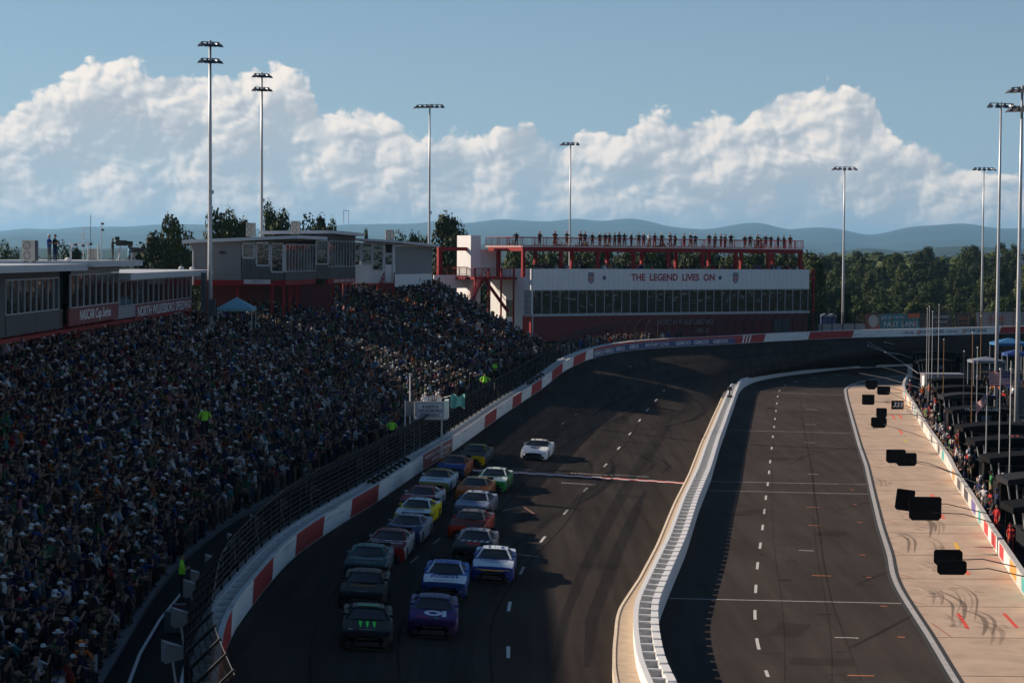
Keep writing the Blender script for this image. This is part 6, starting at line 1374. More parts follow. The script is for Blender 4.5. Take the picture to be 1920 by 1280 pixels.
def pit_box(px, py, w, dep, label, canvas, zt=2.75, mark_=None, text=None):
    """pit cart: tool cabinets, upper deck with rail and chairs, posts and an arched canopy; (px, py) is the near left corner of the canopy"""
    dep *= 1.3; w *= 1.15; p = at_z(px, py, zt); o = empty('pit_cart', (p.x+w/2, p.y+dep/2, .005), label, 'pit cart', 'pit carts behind the pit wall')
    b = B(); b.box((0, 0, .62), (w*.72, dep*.62, 1.15)); b.build('cabinet', M_cart, o, local=True)
    b = B(); b.box((0, 0, 1.24), (w*.80, dep*.72, .06)); b.build('deck', M_cgrey, o, local=True)
    for i in range(4): b = B(); b.box((-w*.27+i*w*.18, -dep*.31-.012, .65), (w*.15, .02, .95)); b.build('drawer_front', mat('drawer_grey', (.07, .07, .075), .4), o, local=True)
    for sx in (-1, 1):
        for sy in (-1, 1): b = B(); b.beam((sx*w*.36, sy*dep*.33, 1.2), (sx*w*.40, sy*dep*.40, zt-.02), .07); b.build('post', M_galv if sx < 0 else M_dark, o, local=True)
        for sy in (-1, 1): b = B(); b.tube([(sx*w*.28-.06, sy*dep*.3, .16), (sx*w*.28+.06, sy*dep*.3, .16)], .16, 10); b.build('wheel', M_dark, o, local=True)
    n = 8; V = []; F = []
    for j, yy in enumerate((-dep/2, dep/2)):
        for i in range(n+1): u = i/n; V.append((-w/2+w*u, yy, zt+.22*math.sin(math.pi*u)-.05*(1-u)))
    F = [(i, i+1, n+2+i, n+1+i) for i in range(n)]; m_ = len(V); V += [(x, y, z-.34) for x, y, z in V]
    F += [(m_+i, m_+n+1+i, m_+n+2+i, m_+i+1) for i in range(n)]+[(i, m_+i, m_+i+1, i+1) for i in range(n)]+[(n+1+i, n+2+i, m_+n+2+i, m_+n+1+i) for i in range(n)]+[(0, n+1, m_+n+1, m_), (n, m_+n, m_+2*n+1, 2*n+1)]
    b = B(); b.add(V, F); cn = b.build('canopy', canvas, o, local=True)
    b = B(); b.beam((-w*.38, -dep*.34, 2.2), (w*.38, -dep*.34, 2.2), .05); b.beam((-w*.38, -dep*.34, 1.75), (w*.38, -dep*.34, 1.75), .04); b.build('rail', M_dark, o, local=True)
    for i in range(3): b = B(); x = -w*.22+i*w*.22; b.box((x, 0, 1.55), (.42, .42, .08)); b.box((x, .2, 1.85), (.42, .07, .55)); b.build('chair', M_dark, o, local=True)
    b = B(); b.box((0, dep*.44, 1.3), (w*.9, .05, 2.5)); b.build('back_curtain', M_canvas, o, local=True)
    b = B(); b.box((w*.46, 0, 1.3), (.05, dep*.8, 2.4)); b.build('side_curtain', M_canvas, o, local=True)
    b = B(); b.box((w*.1, -dep*.36, 1.95), (.7, .05, .42)); b.build('screen', M_screen, o, local=True)
    if mark_: 
        for dx in (-.18, .18): b = B(); b.add([(dx-.14, -.45, zt+.225), (dx+.02, -.45, zt+.225), (dx+.16, .35, zt+.225), (dx, .35, zt+.225)], [(0, 1, 2, 3)]); b.build('canopy_mark', mat('canopy_red', (.60, .03, .05), .5), cn, local=True)
    if text: text_on(text, .30, M_wt, wloc(o)+Vector((0, -dep/2-.01, zt+.02)), (1, 0, 0), (0, 0, 1), cn, width=w*.6)
    return o
boxes = [(1716, 662, 5.4, 2.6, 'farthest black canopy pit cart under the tall thin antennas', M_canvas, 2.9), (1722, 677, 4.2, 2.2, 'black pit cart behind the pale grey trailer top', M_canvas, 2.7), (1748, 712, 4.6, 2.2, 'black canopy pit cart with small white wing mark', M_canvas, 2.7),
         (1757, 728, 4.4, 2.2, 'glossy black canopy pit cart nearest the first orange pole', M_canvas, 2.7), (1770, 742, 4.2, 2.2, 'pit cart with paler charcoal arched canopy', M_cgrey, 2.7), (1786, 768, 4.2, 2.2, 'black pit cart lettered TRACKHOUSE along its canopy edge', M_canvas, 2.7, None, 'TRACKHOUSE'), (1806, 800, 5.6, 2.3, 'wide black pit cart below the small flag', M_canvas, 2.75),
         (1828, 826, 5.4, 2.2, 'black pit cart with red canopy mark, the farther of two', M_canvas, 2.75, 1), (1856, 858, 5.0, 2.2, 'black pit cart with red canopy mark, the nearer of two', M_canvas, 2.75, 1), (1890, 898, 4.6, 2.2, 'charcoal pit cart at the picture edge above the red crew', M_cgrey, 2.75), (1900, 950, 4.6, 2.2, 'dark pit cart nearest the camera at the right edge', M_canvas, 2.5)]
for bx_ in boxes: pit_box(*bx_)
# pale grey trailer top
p = at_z(1738, 702, 2.3); b = B(); TR_ = empty('trailer', (p.x+2, p.y+1, 0), 'pale grey box trailer among the black canopies', 'trailer')
b.box((p.x+2.0, p.y+1.3, 1.45), (4.4, 2.6, 1.7)); b.build('body', mat('trailer_grey', (.22, .21, .23), .5, var=.08), TR_); b = B(); b.box((p.x+2.0, p.y+1.3, 2.34), (4.6, 2.8, .08)); b.build('roof', mat('trailer_roof', (.27, .26, .28), .5), TR_); b = B(); b.box((p.x-.22, p.y+.9, 1.2), (.05, 1.2, 1.8)); b.build('door_panel', M_white, TR_)
for sx in (.9, 3.1): b = B(); b.tube([(p.x+sx, p.y-.05, .32), (p.x+sx, p.y+.2, .32)], .32, 12); b.build('wheel', M_dark, TR_)
# light boards leaning by the carts
for i, (x, y) in enumerate([(1706, 700), (1763, 750), (1814, 838), (1842, 850), (1871, 905)]):
    p = at_z(x, y+14, .0); b = B(); b.box((p.x, p.y, 1.15), (.12, .8, 1.5), rz=.5); o = b.build('side_board', [mat('board_ivory', (.62, .58, .52), .5), mat('board_ivory2', (.66, .62, .56), .5), mat('board_tan', (.30, .25, .19), .6), mat('board_green', (.20, .26, .12), .6), mat('board_grey', (.28, .27, .25), .6)][i]); o.location.z = .0
    b2 = B(); b2.beam((p.x, p.y, 0), (p.x, p.y, .45), .08); b2.build('foot', M_dark, o)
    tag(o, ['ivory upright board beside the grey trailer', 'ivory upright board beside the third black canopy', 'tan board standing near the first red mark canopy', 'green splashed board between the two red mark canopies', 'grey board below the nearer red mark canopy'][i], 'board')
# crew
random.seed(52); crew = []
for i in range(112):
    Y = random.triangular(84, 232, 150); s = float(np.interp(Y, PW.p[:, 1], PW.s)); p, d, nn = PW.at(s); p = p+nn*random.choice([.55, .6, .8, 1.2, 1.7, 2.4, 3.2])+Vector((0, 0, 0))
    x, y = cam_px(p+Vector((0, 0, 1)))
    if x > 1915: continue
    red = 88 < Y < 112 and random.random() < .75
    crew.append(dict(p=p, x=x, y=y, shirt='red' if red else random.choice(['black']*6+['navy']*3+['charcoal']*3+['white', 'red', 'green', 'orange', 'maroon']), pants=random.choice(['black', 'charcoal', 'navy', 'tan']) if not red else random.choice(['black', 'red']), pose=random.choice(['stand', 'hips', 'folded', 'hold', 'front' if False else 'rail', 'walk', 'hiphold']), cap=random.choice(['cap', 'cap', 'cap', None]), cc=random.choice(['white', 'white', 'black', 'red', 'navy'])))
crew.sort(key=lambda q: q['p'].y); grp = defaultdict(list)
for q in crew: grp[(q['shirt'], q['cap'], q['cc'] if q['cap'] else 0)].append(q)
def nth(i): return ORD[i] if i < 21 else 'later'
for (sh, cp, cc), l in grp.items():
    for i, q in enumerate(l):
        lab = 'pit crew member in %s%s behind the pit wall%s' % (sh, ' with %s cap' % cc if cp else ' bareheaded', '' if len(l) == 1 else ', %s from the camera' % nth(i))
        person(tuple(q['p']), math.pi/2+random.gauss(0, .7), q['pose'], q['shirt'], q['pants'], lab, q['cap'], q['cc'], 'pit crew behind the pit wall', random.gauss(1.02, .04), 1 if q['p'].y > 110 else 2)
# further crew and guests in the infield as one mass
random.seed(77); tl = []
for i in range(170):
    Y = random.uniform(90, 235); s = float(np.interp(Y, PW.p[:, 1], PW.s)); p, d, nn = PW.at(s); p = p+nn*random.uniform(2, 16); tl.append(dict(p=np.array(p), shirt=random.choice(['black']*5+['navy', 'white', 'red', 'orange', 'royal blue', 'charcoal']), pants='black', pose=random.choice(['stand', 'folded', 'hips', 'walk']), cap=random.choice(caps), cc=random.choice(capc), rz=random.uniform(0, 6.28), h=random.gauss(1, .04), fat=1.05, sh=False))
crowd_mesh('infield_crowd', tl, 'crew and guests milling behind the pit carts')['kind'] = 'stuff'
# boards held out over the stalls on long poles
def rounded(w, h, cut):
    return [(-w/2+cut, -h/2), (w/2-cut, -h/2), (w/2, -h/2+cut), (w/2, h/2-cut*.6), (w/2-cut*.6, h/2), (-w/2+cut*.4, h/2), (-w/2, h/2-cut*.4), (-w/2, -h/2+cut)]
def pit_sign(px, py, w, h, hx, hy, label, z=2.3, tilt=0.0, text=None, cut=.15, roll=0.0):
    c = at_z(px, py, z); hd_ = at_z(hx, hy, 1.35); o = empty('pit_sign', c, label, 'pit sign', 'sign boards held out over the pit stalls')
    q = [Matrix.Rotation(roll, 3, 'Y') @ Vector((x, -y*math.sin(tilt), y*math.cos(tilt))) for x, y in rounded(w, h, cut)]
    b = B(); b.prism(q, (0, .05, 0)); bd = b.build('board', M_black_backlit, o, local=True)
    st = q[2]*.9; L_ = hd_-c; mid = L_*.5+Vector((0, 0, .16)); b = B(); b.tube([Vector((w*.1, .03, 0)), st*.5, mid, L_], [.022, .022, .026, .03], 6); b.build('pole', M_dark, o, local=True)
    if text:
        b = B(); b.prism([p*1.06 for p in q], (0, .02, 0)); b.build('border', M_red, bd, local=True).location.y = .03
        me = text_mesh(text, h*.8, M_wt, bold=.02, shear=.25); xs = [v.co.x for v in me.vertices]; k = w*.85/(max(xs)-min(xs))
        for v in me.vertices: v.co = (v.co.x*k, -.012, v.co.y)
        inst('lettering', me, parent=bd)
    return o
M_black_backlit = mat('board_black_backlit', (.006, .006, .007), .8, spec=.1)  # numbered board is black; the other boards have backlit shade painted in
for a in [(1603, 697, 1.3, .75, 1725, 727, 'farthest black sign board hanging over the pit wall end'), (1627, 681, 2.2, .9, 1728, 712, 'wide dark sign board against the far inner wall'), (1634, 721, 1.25, 1.0, 1712, 739, 'black sign board, left of the overlapping far pair', 2.3, 0, None, .3), (1657, 732, 1.3, .85, 1722, 765, 'black sign board, right of the overlapping far pair'),
          (1628, 749, 1.15, .95, 1718, 766, 'square black sign board above the first skid marks', 2.3, 0, None, .1), (1653, 774, .9, .85, 1760, 785, 'small black sign board beside the white numbered board'), (1648, 792, 1.25, .85, 1790, 845, 'rounded black sign board under the small one', 2.3, 0, None, .2), (1683, 759, 1.05, .75, 1740, 788, 'black board with white numerals and red border', 2.2, 0, '333', .03),
          (1680, 855, 1.3, .9, 1800, 890, 'left black board of the overlapping pair at mid pit lane'), (1700, 861, 1.3, .85, 1830, 905, 'right black board of the overlapping pair at mid pit lane', 2.4), (1697, 937, 1.0, 1.15, 1850, 962, 'tall black sign board beside the large one', 2.3, 0, None, .12, .12), (1735, 953, 1.7, 1.25, 1880, 985, 'largest black sign board over the tan concrete', 2.2, 0, None, .16),
          (1778, 1046, 1.25, .75, 1905, 1062, 'upper black board of the nearest pair over the stalls', 2.3, 0, None, .2), (1785, 1064, 1.25, .6, 1920, 1080, 'lower black board of the nearest pair over the stalls', 2.2, 0, None, .12)]: pit_sign(*a)
# free long poles held up
for i, (x0, y0, x1, y1) in enumerate([(1623, 638, 1722, 700), (1627, 647, 1690, 678), (1659, 641, 1722, 662), (1660, 660, 1712, 672), (1700, 770, 1792, 830)]):
    a, c = at_z(x0, y0, 4.0), at_z(x1, y1, 1.5); b = B(); b.tube([a, (a+c)/2+Vector((0, 0, .2)), c], .025, 5); o = b.build('long_pole', M_galv); b = B(); b.box(a, (.12, .12, .12)); b.build('tip', M_white, o)
    tag(o, ['highest thin pole leaning out over the far inner wall', 'second thin pole under the highest leaning one', 'bright thin pole nearest the far canopy corner', 'short pale pole beside the far canopy', 'long thin pole over the middle pit crew'][i], 'pole')
# antennas, flagpoles and flags
def mast(px, ytop, Y, zb, r, label, m, name='antenna_mast', cat='antenna'):
    t = at_y(px, ytop, Y); b = B(); b.tube([(t.x, Y, zb), (t.x, Y, t.z)], [r, r*.6], 6); o = b.build(name, m); b = B(); b.box((t.x, Y, t.z-.05), (r*3, r*3, .1)); b.build('cap', M_white, o); return tag(o, label, cat)
M_brass = mat('brass_pole', (.36, .20, .08), .4, .5)
for a in [(1739, 577, 214, 0, .035, 'leftmost of four thin antennas over the far canopy', M_galv), (1743, 573, 212, 0, .035, 'second thin antenna over the far canopy', M_galv), (1749, 583, 210, 0, .035, 'third thin antenna over the far canopy', M_galv), (1761, 570, 216, 0, .035, 'fourth thin antenna, standing apart over the far canopy', M_galv),
          (1770, 635, 190, 0, .035, 'brass coloured pole among the far canopies', M_brass), (1824, 622, 160, 0, .035, 'brass pole with white tip beside the small flag', M_brass), (1833, 650, 165, 0, .035, 'grey rod right of the brass pole', M_galv), (1808, 657, 180, 0, .04, 'short dark rod over the charcoal canopy', M_dark), (1840, 590, 215, 0, .04, 'orange stained pole before the far wall', M_brass)]: mast(*a)
def flag(px, py, Y, w, h, pole_px, ytop, label, sag=0.0, rot=0.0):
    t = at_y(pole_px, ytop, Y); o = empty('flag', (t.x, Y, 0), label, 'flag'); b = B(); b.tube([(0, 0, 0), (0, 0, t.z)], [.05, .035], 8); b.build('pole', M_galv, o, local=True)
    c = at_y(px, py, Y); z1 = c.z+h/2; nx = 24; FG = {0: (M_fr), 1: (M_fw), 2: (M_fb)}; V = []; F = []; MI = []
    for j in range(14):
        for i in range(nx+1):
            u = i/nx; v = j/13; x = -w*u; V.append((x*math.cos(rot)+.0, .16*math.sin(u*9+v*1.5)*(.2+u), z1-h*v-sag*u*u-x*math.sin(rot)*0+math.sin(u*7)*.03-(w*u)*math.sin(rot)))
    for j in range(13):
        for i in range(nx):
            F.append((j*(nx+1)+i, j*(nx+1)+i+1, (j+1)*(nx+1)+i+1, (j+1)*(nx+1)+i)); MI.append(2 if (i < nx*.4 and j < 7) else (0 if j % 2 == 0 else 1))
    b = B(); b.v = V; b.f = F; b.m = MI; fl = b.build('cloth', [M_fr, M_fw, M_fb], o, local=True)
    V = []; F = []
    for r_ in range(5):
        for s_ in range(6):
            u, v = .03+.06*s_, .05+.10*r_; k = len(V); x = -w*u; cx, cy, cz = x*math.cos(rot), .16*math.sin(u*9+v*1.5)*(.2+u)-.012, z1-h*v-sag*u*u-(w*u)*math.sin(rot)
            V += [(cx-.03*h, cy, cz-.015*h), (cx+.03*h, cy, cz-.015*h), (cx, cy, cz+.025*h)]; F.append((k, k+1, k+2))
    b = B(); b.add(V, F); s = b.build('star_field', M_fw, fl, local=True); s['kind'] = 'stuff'
M_fr, M_fw, M_fb = mat('flag_red', (.32, .03, .05), .8), mat('flag_white', (.62, .55, .56), .8), mat('flag_blue', (.025, .03, .10), .8)
flag(1876, 709, 140, 1.55, 1.0, 1896, 676, 'large striped flag flying flat beside the pit light poles')
flag(1842, 747, 132, .85, .75, 1851, 722, 'small striped flag drooping below the large one', .35, .55)
mast(1876, 690, 128, 0, .04, 'bare grey flagpole between the two flags', M_galv, 'flagpole', 'pole'); mast(1896, 690, 122, 0, .04, 'tall grey flagpole at the right side of the pit', M_galv, 'flagpole', 'pole')
# blue shade tents and pale tent further back
def tent(px, py, Y, w, dpt, hgt, m, label, hp=.9):
    t = at_y(px, py, Y); z = t.z; o = empty('shade_tent', (t.x, Y, max(0, z-hgt)), label, 'tent'); e = z-hp-max(0, z-hgt)
    b = B(); b.add([(-w/2, -dpt/2, e), (w/2, -dpt/2, e), (w/2, dpt/2, e), (-w/2, dpt/2, e), (0, 0, e+hp), (-w/2, -dpt/2, e-.25), (w/2, -dpt/2, e-.25), (w/2, dpt/2, e-.25), (-w/2, dpt/2, e-.25)], [(0, 1, 4), (1, 2, 4), (2, 3, 4), (3, 0, 4), (0, 5, 6, 1), (1, 6, 7, 2), (2, 7, 8, 3), (3, 8, 5, 0)]); b.build('canopy', m, o, local=True)
    for sx in (-1, 1):
        for sy in (-1, 1): b = B(); b.beam((sx*w*.48, sy*dpt*.48, 0), (sx*w*.48, sy*dpt*.48, e), .06); b.build('leg', M_galv, o, local=True)
    return o
tent(1893, 633, 205, 3.4, 3.2, 3.4, mat('tent_blue', (.02, .13, .30), .7), 'bright blue shade tent behind the pit light poles', .5); tent(1905, 655, 190, 2.2, 2.2, 3.0, mat('tent_royal', (.02, .06, .24), .7), 'royal blue tent with white print at the right edge', .35); tent(1850, 668, 195, 3.2, 2.6, 2.8, mat('tent_slate', (.16, .19, .24), .7), 'slate grey tent roof behind the brass poles', .35)
# robotic camera on the inner wall
s_ = INW.s_at_y(at_z(1368, 762, 0).y); p, d, nn = INW.at(s_); RC = empty('wall_camera', p-nn*.5+Vector((0, 0, HW)), 'black robotic camera mounted on top of the inner wall', 'camera')
b = B(); b.box((0, 0, .1), (.5, .5, .2)); b.build('base', M_dark, RC, local=True); b = B(); b.tube([(0, 0, .2), (0, 0, .75)], .06, 8); b.build('column', M_dark, RC, local=True); b = B(); b.box((0, -.1, .9), (.38, .7, .36)); b.build('body', M_dark, RC, local=True); b = B(); b.tube([(0, -.45, .9), (0, -.75, .9)], .12, 10); b.build('lens', M_dark, RC, local=True)

# darker paddock ground and stacks of race tyres behind the wall
tag(poly_sheet('paddock', [tuple(q) for q in PW.off(.3)[::4]]+[(140, 236, 0), (140, 70, 0)], .012, M_yard), 'dark paddock asphalt behind the pit wall', kind='structure')
random.seed(91)
for st in range(9):
    Y = 92+st*14; s_ = float(np.interp(Y, PW.p[:, 1], PW.s)); p, d, nn = PW.at(s_); p = p+nn*random.uniform(1.0, 2.0)
    o = empty('tyre_stack', (p.x, p.y, .012), 'stack of four black race tyres behind the pit wall, %s from the camera' % ORD[st], 'tyre stack', 'tyre stacks behind the pit wall')
    for lv in range(4): inst('tyre', me_tyre, (random.uniform(-.03, .03), random.uniform(-.03, .03), .205*lv), o)
# ------------------------------------------------------------------ roof gear, signs, stewards, far billboards
M_ac = mat('air_unit_beige', (.50, .46, .40), .6, var=.06)
def air_unit(x, y, z, s, rz, label):
    o = empty('air_unit', (x, y, z), label, 'air conditioner', 'rooftop air units', rz); b = B(); b.box((0, 0, .75*s), (.95*s, .42*s, 1.38*s)); b.build('case', M_ac, o, local=True)
    for k in (0, 1):
        b = B(); n = 18; zc = (.42+.66*k)*s; b.add([(-.10*s+.27*s*math.cos(2*math.pi*i/n), -.215*s, zc+.27*s*math.sin(2*math.pi*i/n)) for i in range(n)]+[(-.10*s, -.19*s, zc)], [((i+1) % n, i, n) for i in range(n)]); f = b.build('fan_grille', M_dark, o, local=True)
        for r_ in (.09, .16, .23): 
            b = B(); b.tube([(-.10*s+r_*s*math.cos(2*math.pi*i/12), -.222*s, zc+r_*s*math.sin(2*math.pi*i/12)) for i in range(13)], .008*s, 4); b.build('ring', M_galv, f, local=True)
    b = B(); b.box((.49*s, .02, .75*s), (.03, .40*s, 1.3*s)); b.build('side_panel', mat('unit_dark', (.05, .06, .08), .5), o, local=True); b = B(); b.box((-.3*s, 0, .03), (.08, .4*s, .07)); b.box((.3*s, 0, .03), (.08, .4*s, .07)); b.build('feet', M_dark, o, local=True)
    return o
p = at_y(56, 491, 133); air_unit(p.x, p.y, p.z, 1.0, -.25, 'air unit beside the two men on the left roof')
p = at_y(470, 444, 201); air_unit(p.x, p.y, p.z, .98, .1, 'first air unit on the grey suite roof by the light pole'); p = at_y(554, 440, 206); air_unit(p.x, p.y, p.z, .98, .1, 'second air unit on the grey suite roof with a dish'); p = at_y(730, 454, 228); air_unit(p.x, p.y, p.z, .98, .1, 'air unit on the white suite roof')
p = at_y(174, 489, 150); air_unit(p.x, p.y, p.z-.1, .7, .1, 'small air unit under the antenna rig')
for (x, y, Y, sh, pa, po, lab, c_) in [(92, 490, 133, 'royal blue', 'grey', 'folded', 'man in blue shirt with folded arms on the left roof', 'white'), (103, 490, 133, 'black', 'navy', 'folded', 'man in black shirt beside him on the left roof', 'grey')]:
    p = at_y(x, y, Y); person((p.x, p.y, p.z), -1.9, po, sh, pa, lab, 'cap', c_, None, 1.02, 2)
for (x, y, Y, sh, lab) in [(211, 489, 152, 'black', 'camera operator in black on the left roof edge'), (242, 502, 158, 'light blue', 'camera operator in light blue behind the second roof camera')]:
    p = at_y(x, y, Y); person((p.x, p.y, p.z), -1.2, 'phones', sh, 'charcoal', lab, None, 'black', None, 1.02, 1)
for (x, y, Y, lab) in [(225, 490, 152, 'broadcast camera on tripod beside the operator in black'), (249, 502, 158, 'broadcast camera on tripod beside the operator in light blue')]:
    p = at_y(x, y, Y); o = empty('broadcast_camera', p, lab, 'camera', 'cameras on the left roof'); 
    for k in range(3): b = B(); a = 2.1*k; b.beam((.4*math.cos(a), .4*math.sin(a), 0), (0, 0, 1.15), .05); b.build('leg', M_galv, o, local=True)
    b = B(); b.box((.1, 0, 1.4), (.75, .4, .42)); b.build('body', M_dark, o, local=True); b = B(); b.tube([(.45, 0, 1.4), (.95, 0, 1.35)], [.16, .2], 10); b.build('lens', M_dark, o, local=True); b = B(); b.box((-.2, 0, 1.75), (.3, .3, .25)); b.build('viewfinder', M_dark, o, local=True)
# antenna rig
p = at_y(156, 489, 148); o = empty('antenna_rig', p, 'spindly antenna and lamp rig on the left suite roof', 'antenna rig')
for (dx, h, r) in ((0, 2.5, .03), (.55, 3.4, .02), (1.35, 2.9, .03), (-.9, 1.2, .04), (.35, 1.4, .03), (1.1, 1.3, .05)): b = B(); b.tube([(dx, 0, 0), (dx, .05, h)], r, 6); b.build('mast', M_galv if dx != .55 else M_dark, o, local=True)
for (x0, z0, x1, z1) in ((-1.05, 1.25, .45, 1.35), (-.3, 1.9, .3, 2.0), (.0, 2.4, .6, 2.45), (-.25, 1.7, .2, 1.75)): b = B(); b.beam((x0, 0, z0), (x1, 0, z1), .05); b.build('arm', M_white, o, local=True)
for k in range(6): b = B(); b.box((-.8+.28*k, -.1, 1.12+.06*(k % 3)), (.18, .25, .16)); b.build('lamp', M_dark if k % 2 else M_white, o, local=True)
for z in (2.3, 2.75): b = B(); b.tube([(1.35, 0, z), (1.55, -.02, z)], .07, 8); b.build('beacon', M_dark, o, local=True)
# rounded vents and hidden gear on the suite roof
for i, (x, y) in enumerate([(128, 489), (340, 505), (360, 505)]):
    p = at_y(x, y, 140+i*25); b = B(); b.tube([p, p+Vector((0, 0, .16)), p+Vector((0, 0, .24))], [.22, .24, .1], 10); tag(b.build('roof_vent', M_white), ['white roof vent near the antenna rig', 'white roof vent at the lower roof end, left of two', 'white roof vent at the lower roof end, right of two'][i], 'vent')
# pale blue shade tent at the head of the stand
tent(444, 557, 186, 3.3, 3.0, 2.9, mat('tent_aqua', (.16, .36, .42), .7, var=.05), 'pale aqua tent with small print at the top of the stand', 1.0)
# flag stand over the outer wall
YS = 138.0
FSP = at_y(808, 768, YS); FSX = empty('flag_stand', (FSP.x, YS, .5), 'white flag stand with lettered sign board over the fence', 'flag stand')
zt, zb_ = at_y(808, 752, YS).z, at_y(808, 784, YS).z; x0, x1 = at_y(781, 768, YS).x, at_y(833, 768, YS).x
b = B(); b.bb(x0, x1, YS-.1, YS, zb_, zt); sb = b.build('sign_board', mat('sign_pale', (.58, .60, .62), .5, var=.05), FSX)
for (a_, c_, d_, e_) in ((x0+.08, x1-.08, zt-.13, zt-.10), (x0+.08, x1-.08, zb_+.10, zb_+.13), (x0+.08, x0+.11, zb_+.13, zt-.13), (x1-.11, x1-.08, zb_+.13, zt-.13)): b = B(); b.bb(a_, c_, YS-.12, YS-.1, d_, e_); b.build('border', M_nb, sb)
for k, (tx, wd) in enumerate((('★ NORTH ★', 1.15), ('WILKESBORO', 1.65), ('SPEEDWAY', 1.4))): text_on(tx, .30, M_nb, ((x0+x1)/2, YS-.13, zt-.38-.28*k), (1, 0, 0), (0, 0, 1), sb, width=wd, bold=.02)
b = B(); b.bb(x0-.2, x1+.2, YS, YS+1.6, zb_-.1, zb_); b.build('platform', M_galv, FSX); b = B(); b.bb(x1, x1+.28, YS-.05, YS+1.5, zb_, zt+.05); b.build('side_board', M_white, FSX); b = B(); b.bb(x0-.75, x0, YS+.4, YS+.5, zb_+.1, zt-.05); b.build('back_board', mat('panel_slate', (.16, .17, .18), .6), FSX)
for xx in (x0-.8, x0-.15): b = B(); b.beam((xx, YS+.2, .9), (xx, YS+.2, zt), .08); b.build('ladder_post', M_white, FSX)
for k in range(7): b = B(); b.beam((x0-.8, YS+.2, 1.1+.35*k), (x0-.15, YS+.2, 1.1+.35*k), .05); b.build('rung', M_white, FSX)
for xx in (x0+.2, x1-.2): b = B(); b.beam((xx, YS+1, .9), (xx, YS+1, zb_), .12); b.build('post', M_galv, FSX)
for k in range(6): b = B(); b.beam((x0+.9+.12*k, YS+1, zt), (x0+.9+.12*k, YS+1, zt+.32), .05); b.build('flag_holder', M_white, FSX)
mast(769, 700, YS+1, .9, .06, 'thin white mast beside the flag stand', M_white)
p = at_y(798, 752, YS+1); person((p.x, YS+.9, zb_), math.pi, 'rail', 'white', 'black', 'official in white leaning at the flag stand rail, left one', 'cap', 'white', None, 1.0, 1); p = at_y(823, 752, YS+1); person((p.x, YS+1, zb_), math.pi, 'phones', 'white', 'black', 'official in white waving from the flag stand, right one', 'cap', 'white', None, 1.02, 1)
p = at_y(858, 750, YS-.5); b = B(); V = [(p.x-.5+.1*i, YS-.5+.1*math.sin(i), p.z+.35-.28*j+.1*math.sin(i*.8+j)) for j in range(4) for i in range(11)]; b.add(V, [(j*11+i, j*11+i+1, (j+1)*11+i+1, (j+1)*11+i) for j in range(3) for i in range(10)])
fo = b.build('signal_flag', mat('signal_green', (.20, .55, .45), .7, var=.3, scale=4)); b = B(); b.tube([(p.x-.5, YS-.5, p.z+.3), (p.x-1.0, YS+.6, p.z+.1)], .02, 5); b.build('stick', M_white, fo); tag(fo, 'pale green signal flag waved from the flag stand', 'flag')
# grey wedge light hoods behind the catch fence
b = B(); b.add([(-.28, -.3, -.32), (.30, -.2, -.22), (.30, .2, -.22), (-.28, .3, -.32), (-.28, -.3, .32), (.30, -.2, .12), (.30, .2, .12), (-.28, .3, .32)], [(0, 3, 2, 1), (4, 5, 6, 7), (0, 1, 5, 4), (1, 2, 6, 5), (2, 3, 7, 6), (3, 0, 4, 7)]); me_h = b.mesh('light_hood', mat('hood_grey', (.20, .205, .21), .55, var=.08))
hp_ = [(349, 1232), (355, 1167), (365, 1112), (373, 1093), (385, 1063), (414, 1022), (451, 985), (483, 952), (524, 922), (618, 872), (663, 848), (709, 829), (747, 812), (875, 742), (900, 727), (935, 705), (973, 672), (1042, 636)]
hn = ['first', 'second', 'third', 'fourth', 'fifth', 'sixth', 'seventh', 'eighth', 'ninth', 'tenth', 'eleventh', 'twelfth', 'thirteenth', 'fourteenth', 'fifteenth', 'sixteenth', 'seventeenth', 'eighteenth']
for i, (x, y) in enumerate(hp_):
    # hung at 1.9 m above the wall foot, just outside the fence
    lo, hi = 40.0, 260.0
    for _ in range(50):
        Y = (lo+hi)/2; q, d, nn = OUT.at(OUT.s_at_y(Y)); q = q-nn*1.35
        if cam_px(q+Vector((0, 0, 1.9)))[1] > y: lo = Y
        else: hi = Y
    o = inst('light_hood', me_h, q+Vector((0, 0, 2.1)), None, (0, 0, math.atan2(nn.y, nn.x)+.25)); tag(o, 'grey wedge hood behind the catch fence, %s from the camera' % hn[i], 'light hood', 'light hoods along the catch fence')
    b = B(); b.beam((.2, 0, 0), (.42, 0, -.1), .08); b.beam((0, 0, -.3), (.1, 0, -1.0), .06); b.build('bracket', M_galv, o, local=True)
# stewards in fluorescent shirts
NE = 'neon yellow-green'
for (x, y, z, lab, po, rz) in [(341, 1119, 1.05, 'steward in neon shirt standing alone on the walkway', 'folded', -1.4), (714, 822, 1.6, 'left steward of the neon pair by the fence', 'hips', 2.8), (735, 830, 1.5, 'right steward of the neon pair by the fence', 'stand', 2.9), (909, 737, 2.9, 'neon steward above the bend in the fence', 'hips', 2.9), (927, 712, 3.2, 'neon steward a little farther along the fence', 'stand', 2.5),
                              (1006, 668, 3.9, 'neon steward at the far end of the stand', 'stand', 2.8), (119, 668, 7.6, 'neon steward under the long suite, arm out', 'point', -1.2), (384, 818, 4.4, 'neon shirted person alone in the middle of the stand', 'stand', 3.0), (1220, 634, 4.5, 'left neon steward before the red base wall', 'stand', 2.8), (1259, 632, 4.5, 'second neon steward before the red base wall', 'folded', 3.2), (1371, 625, 4.5, 'right neon steward before the red base wall', 'stand', 3.1)]:
    p = at_z(x, y, z); person(tuple(p), rz, po, NE, 'black', lab, None, 'black', 'stewards in neon shirts', 1.03, 2, fat=1.3)
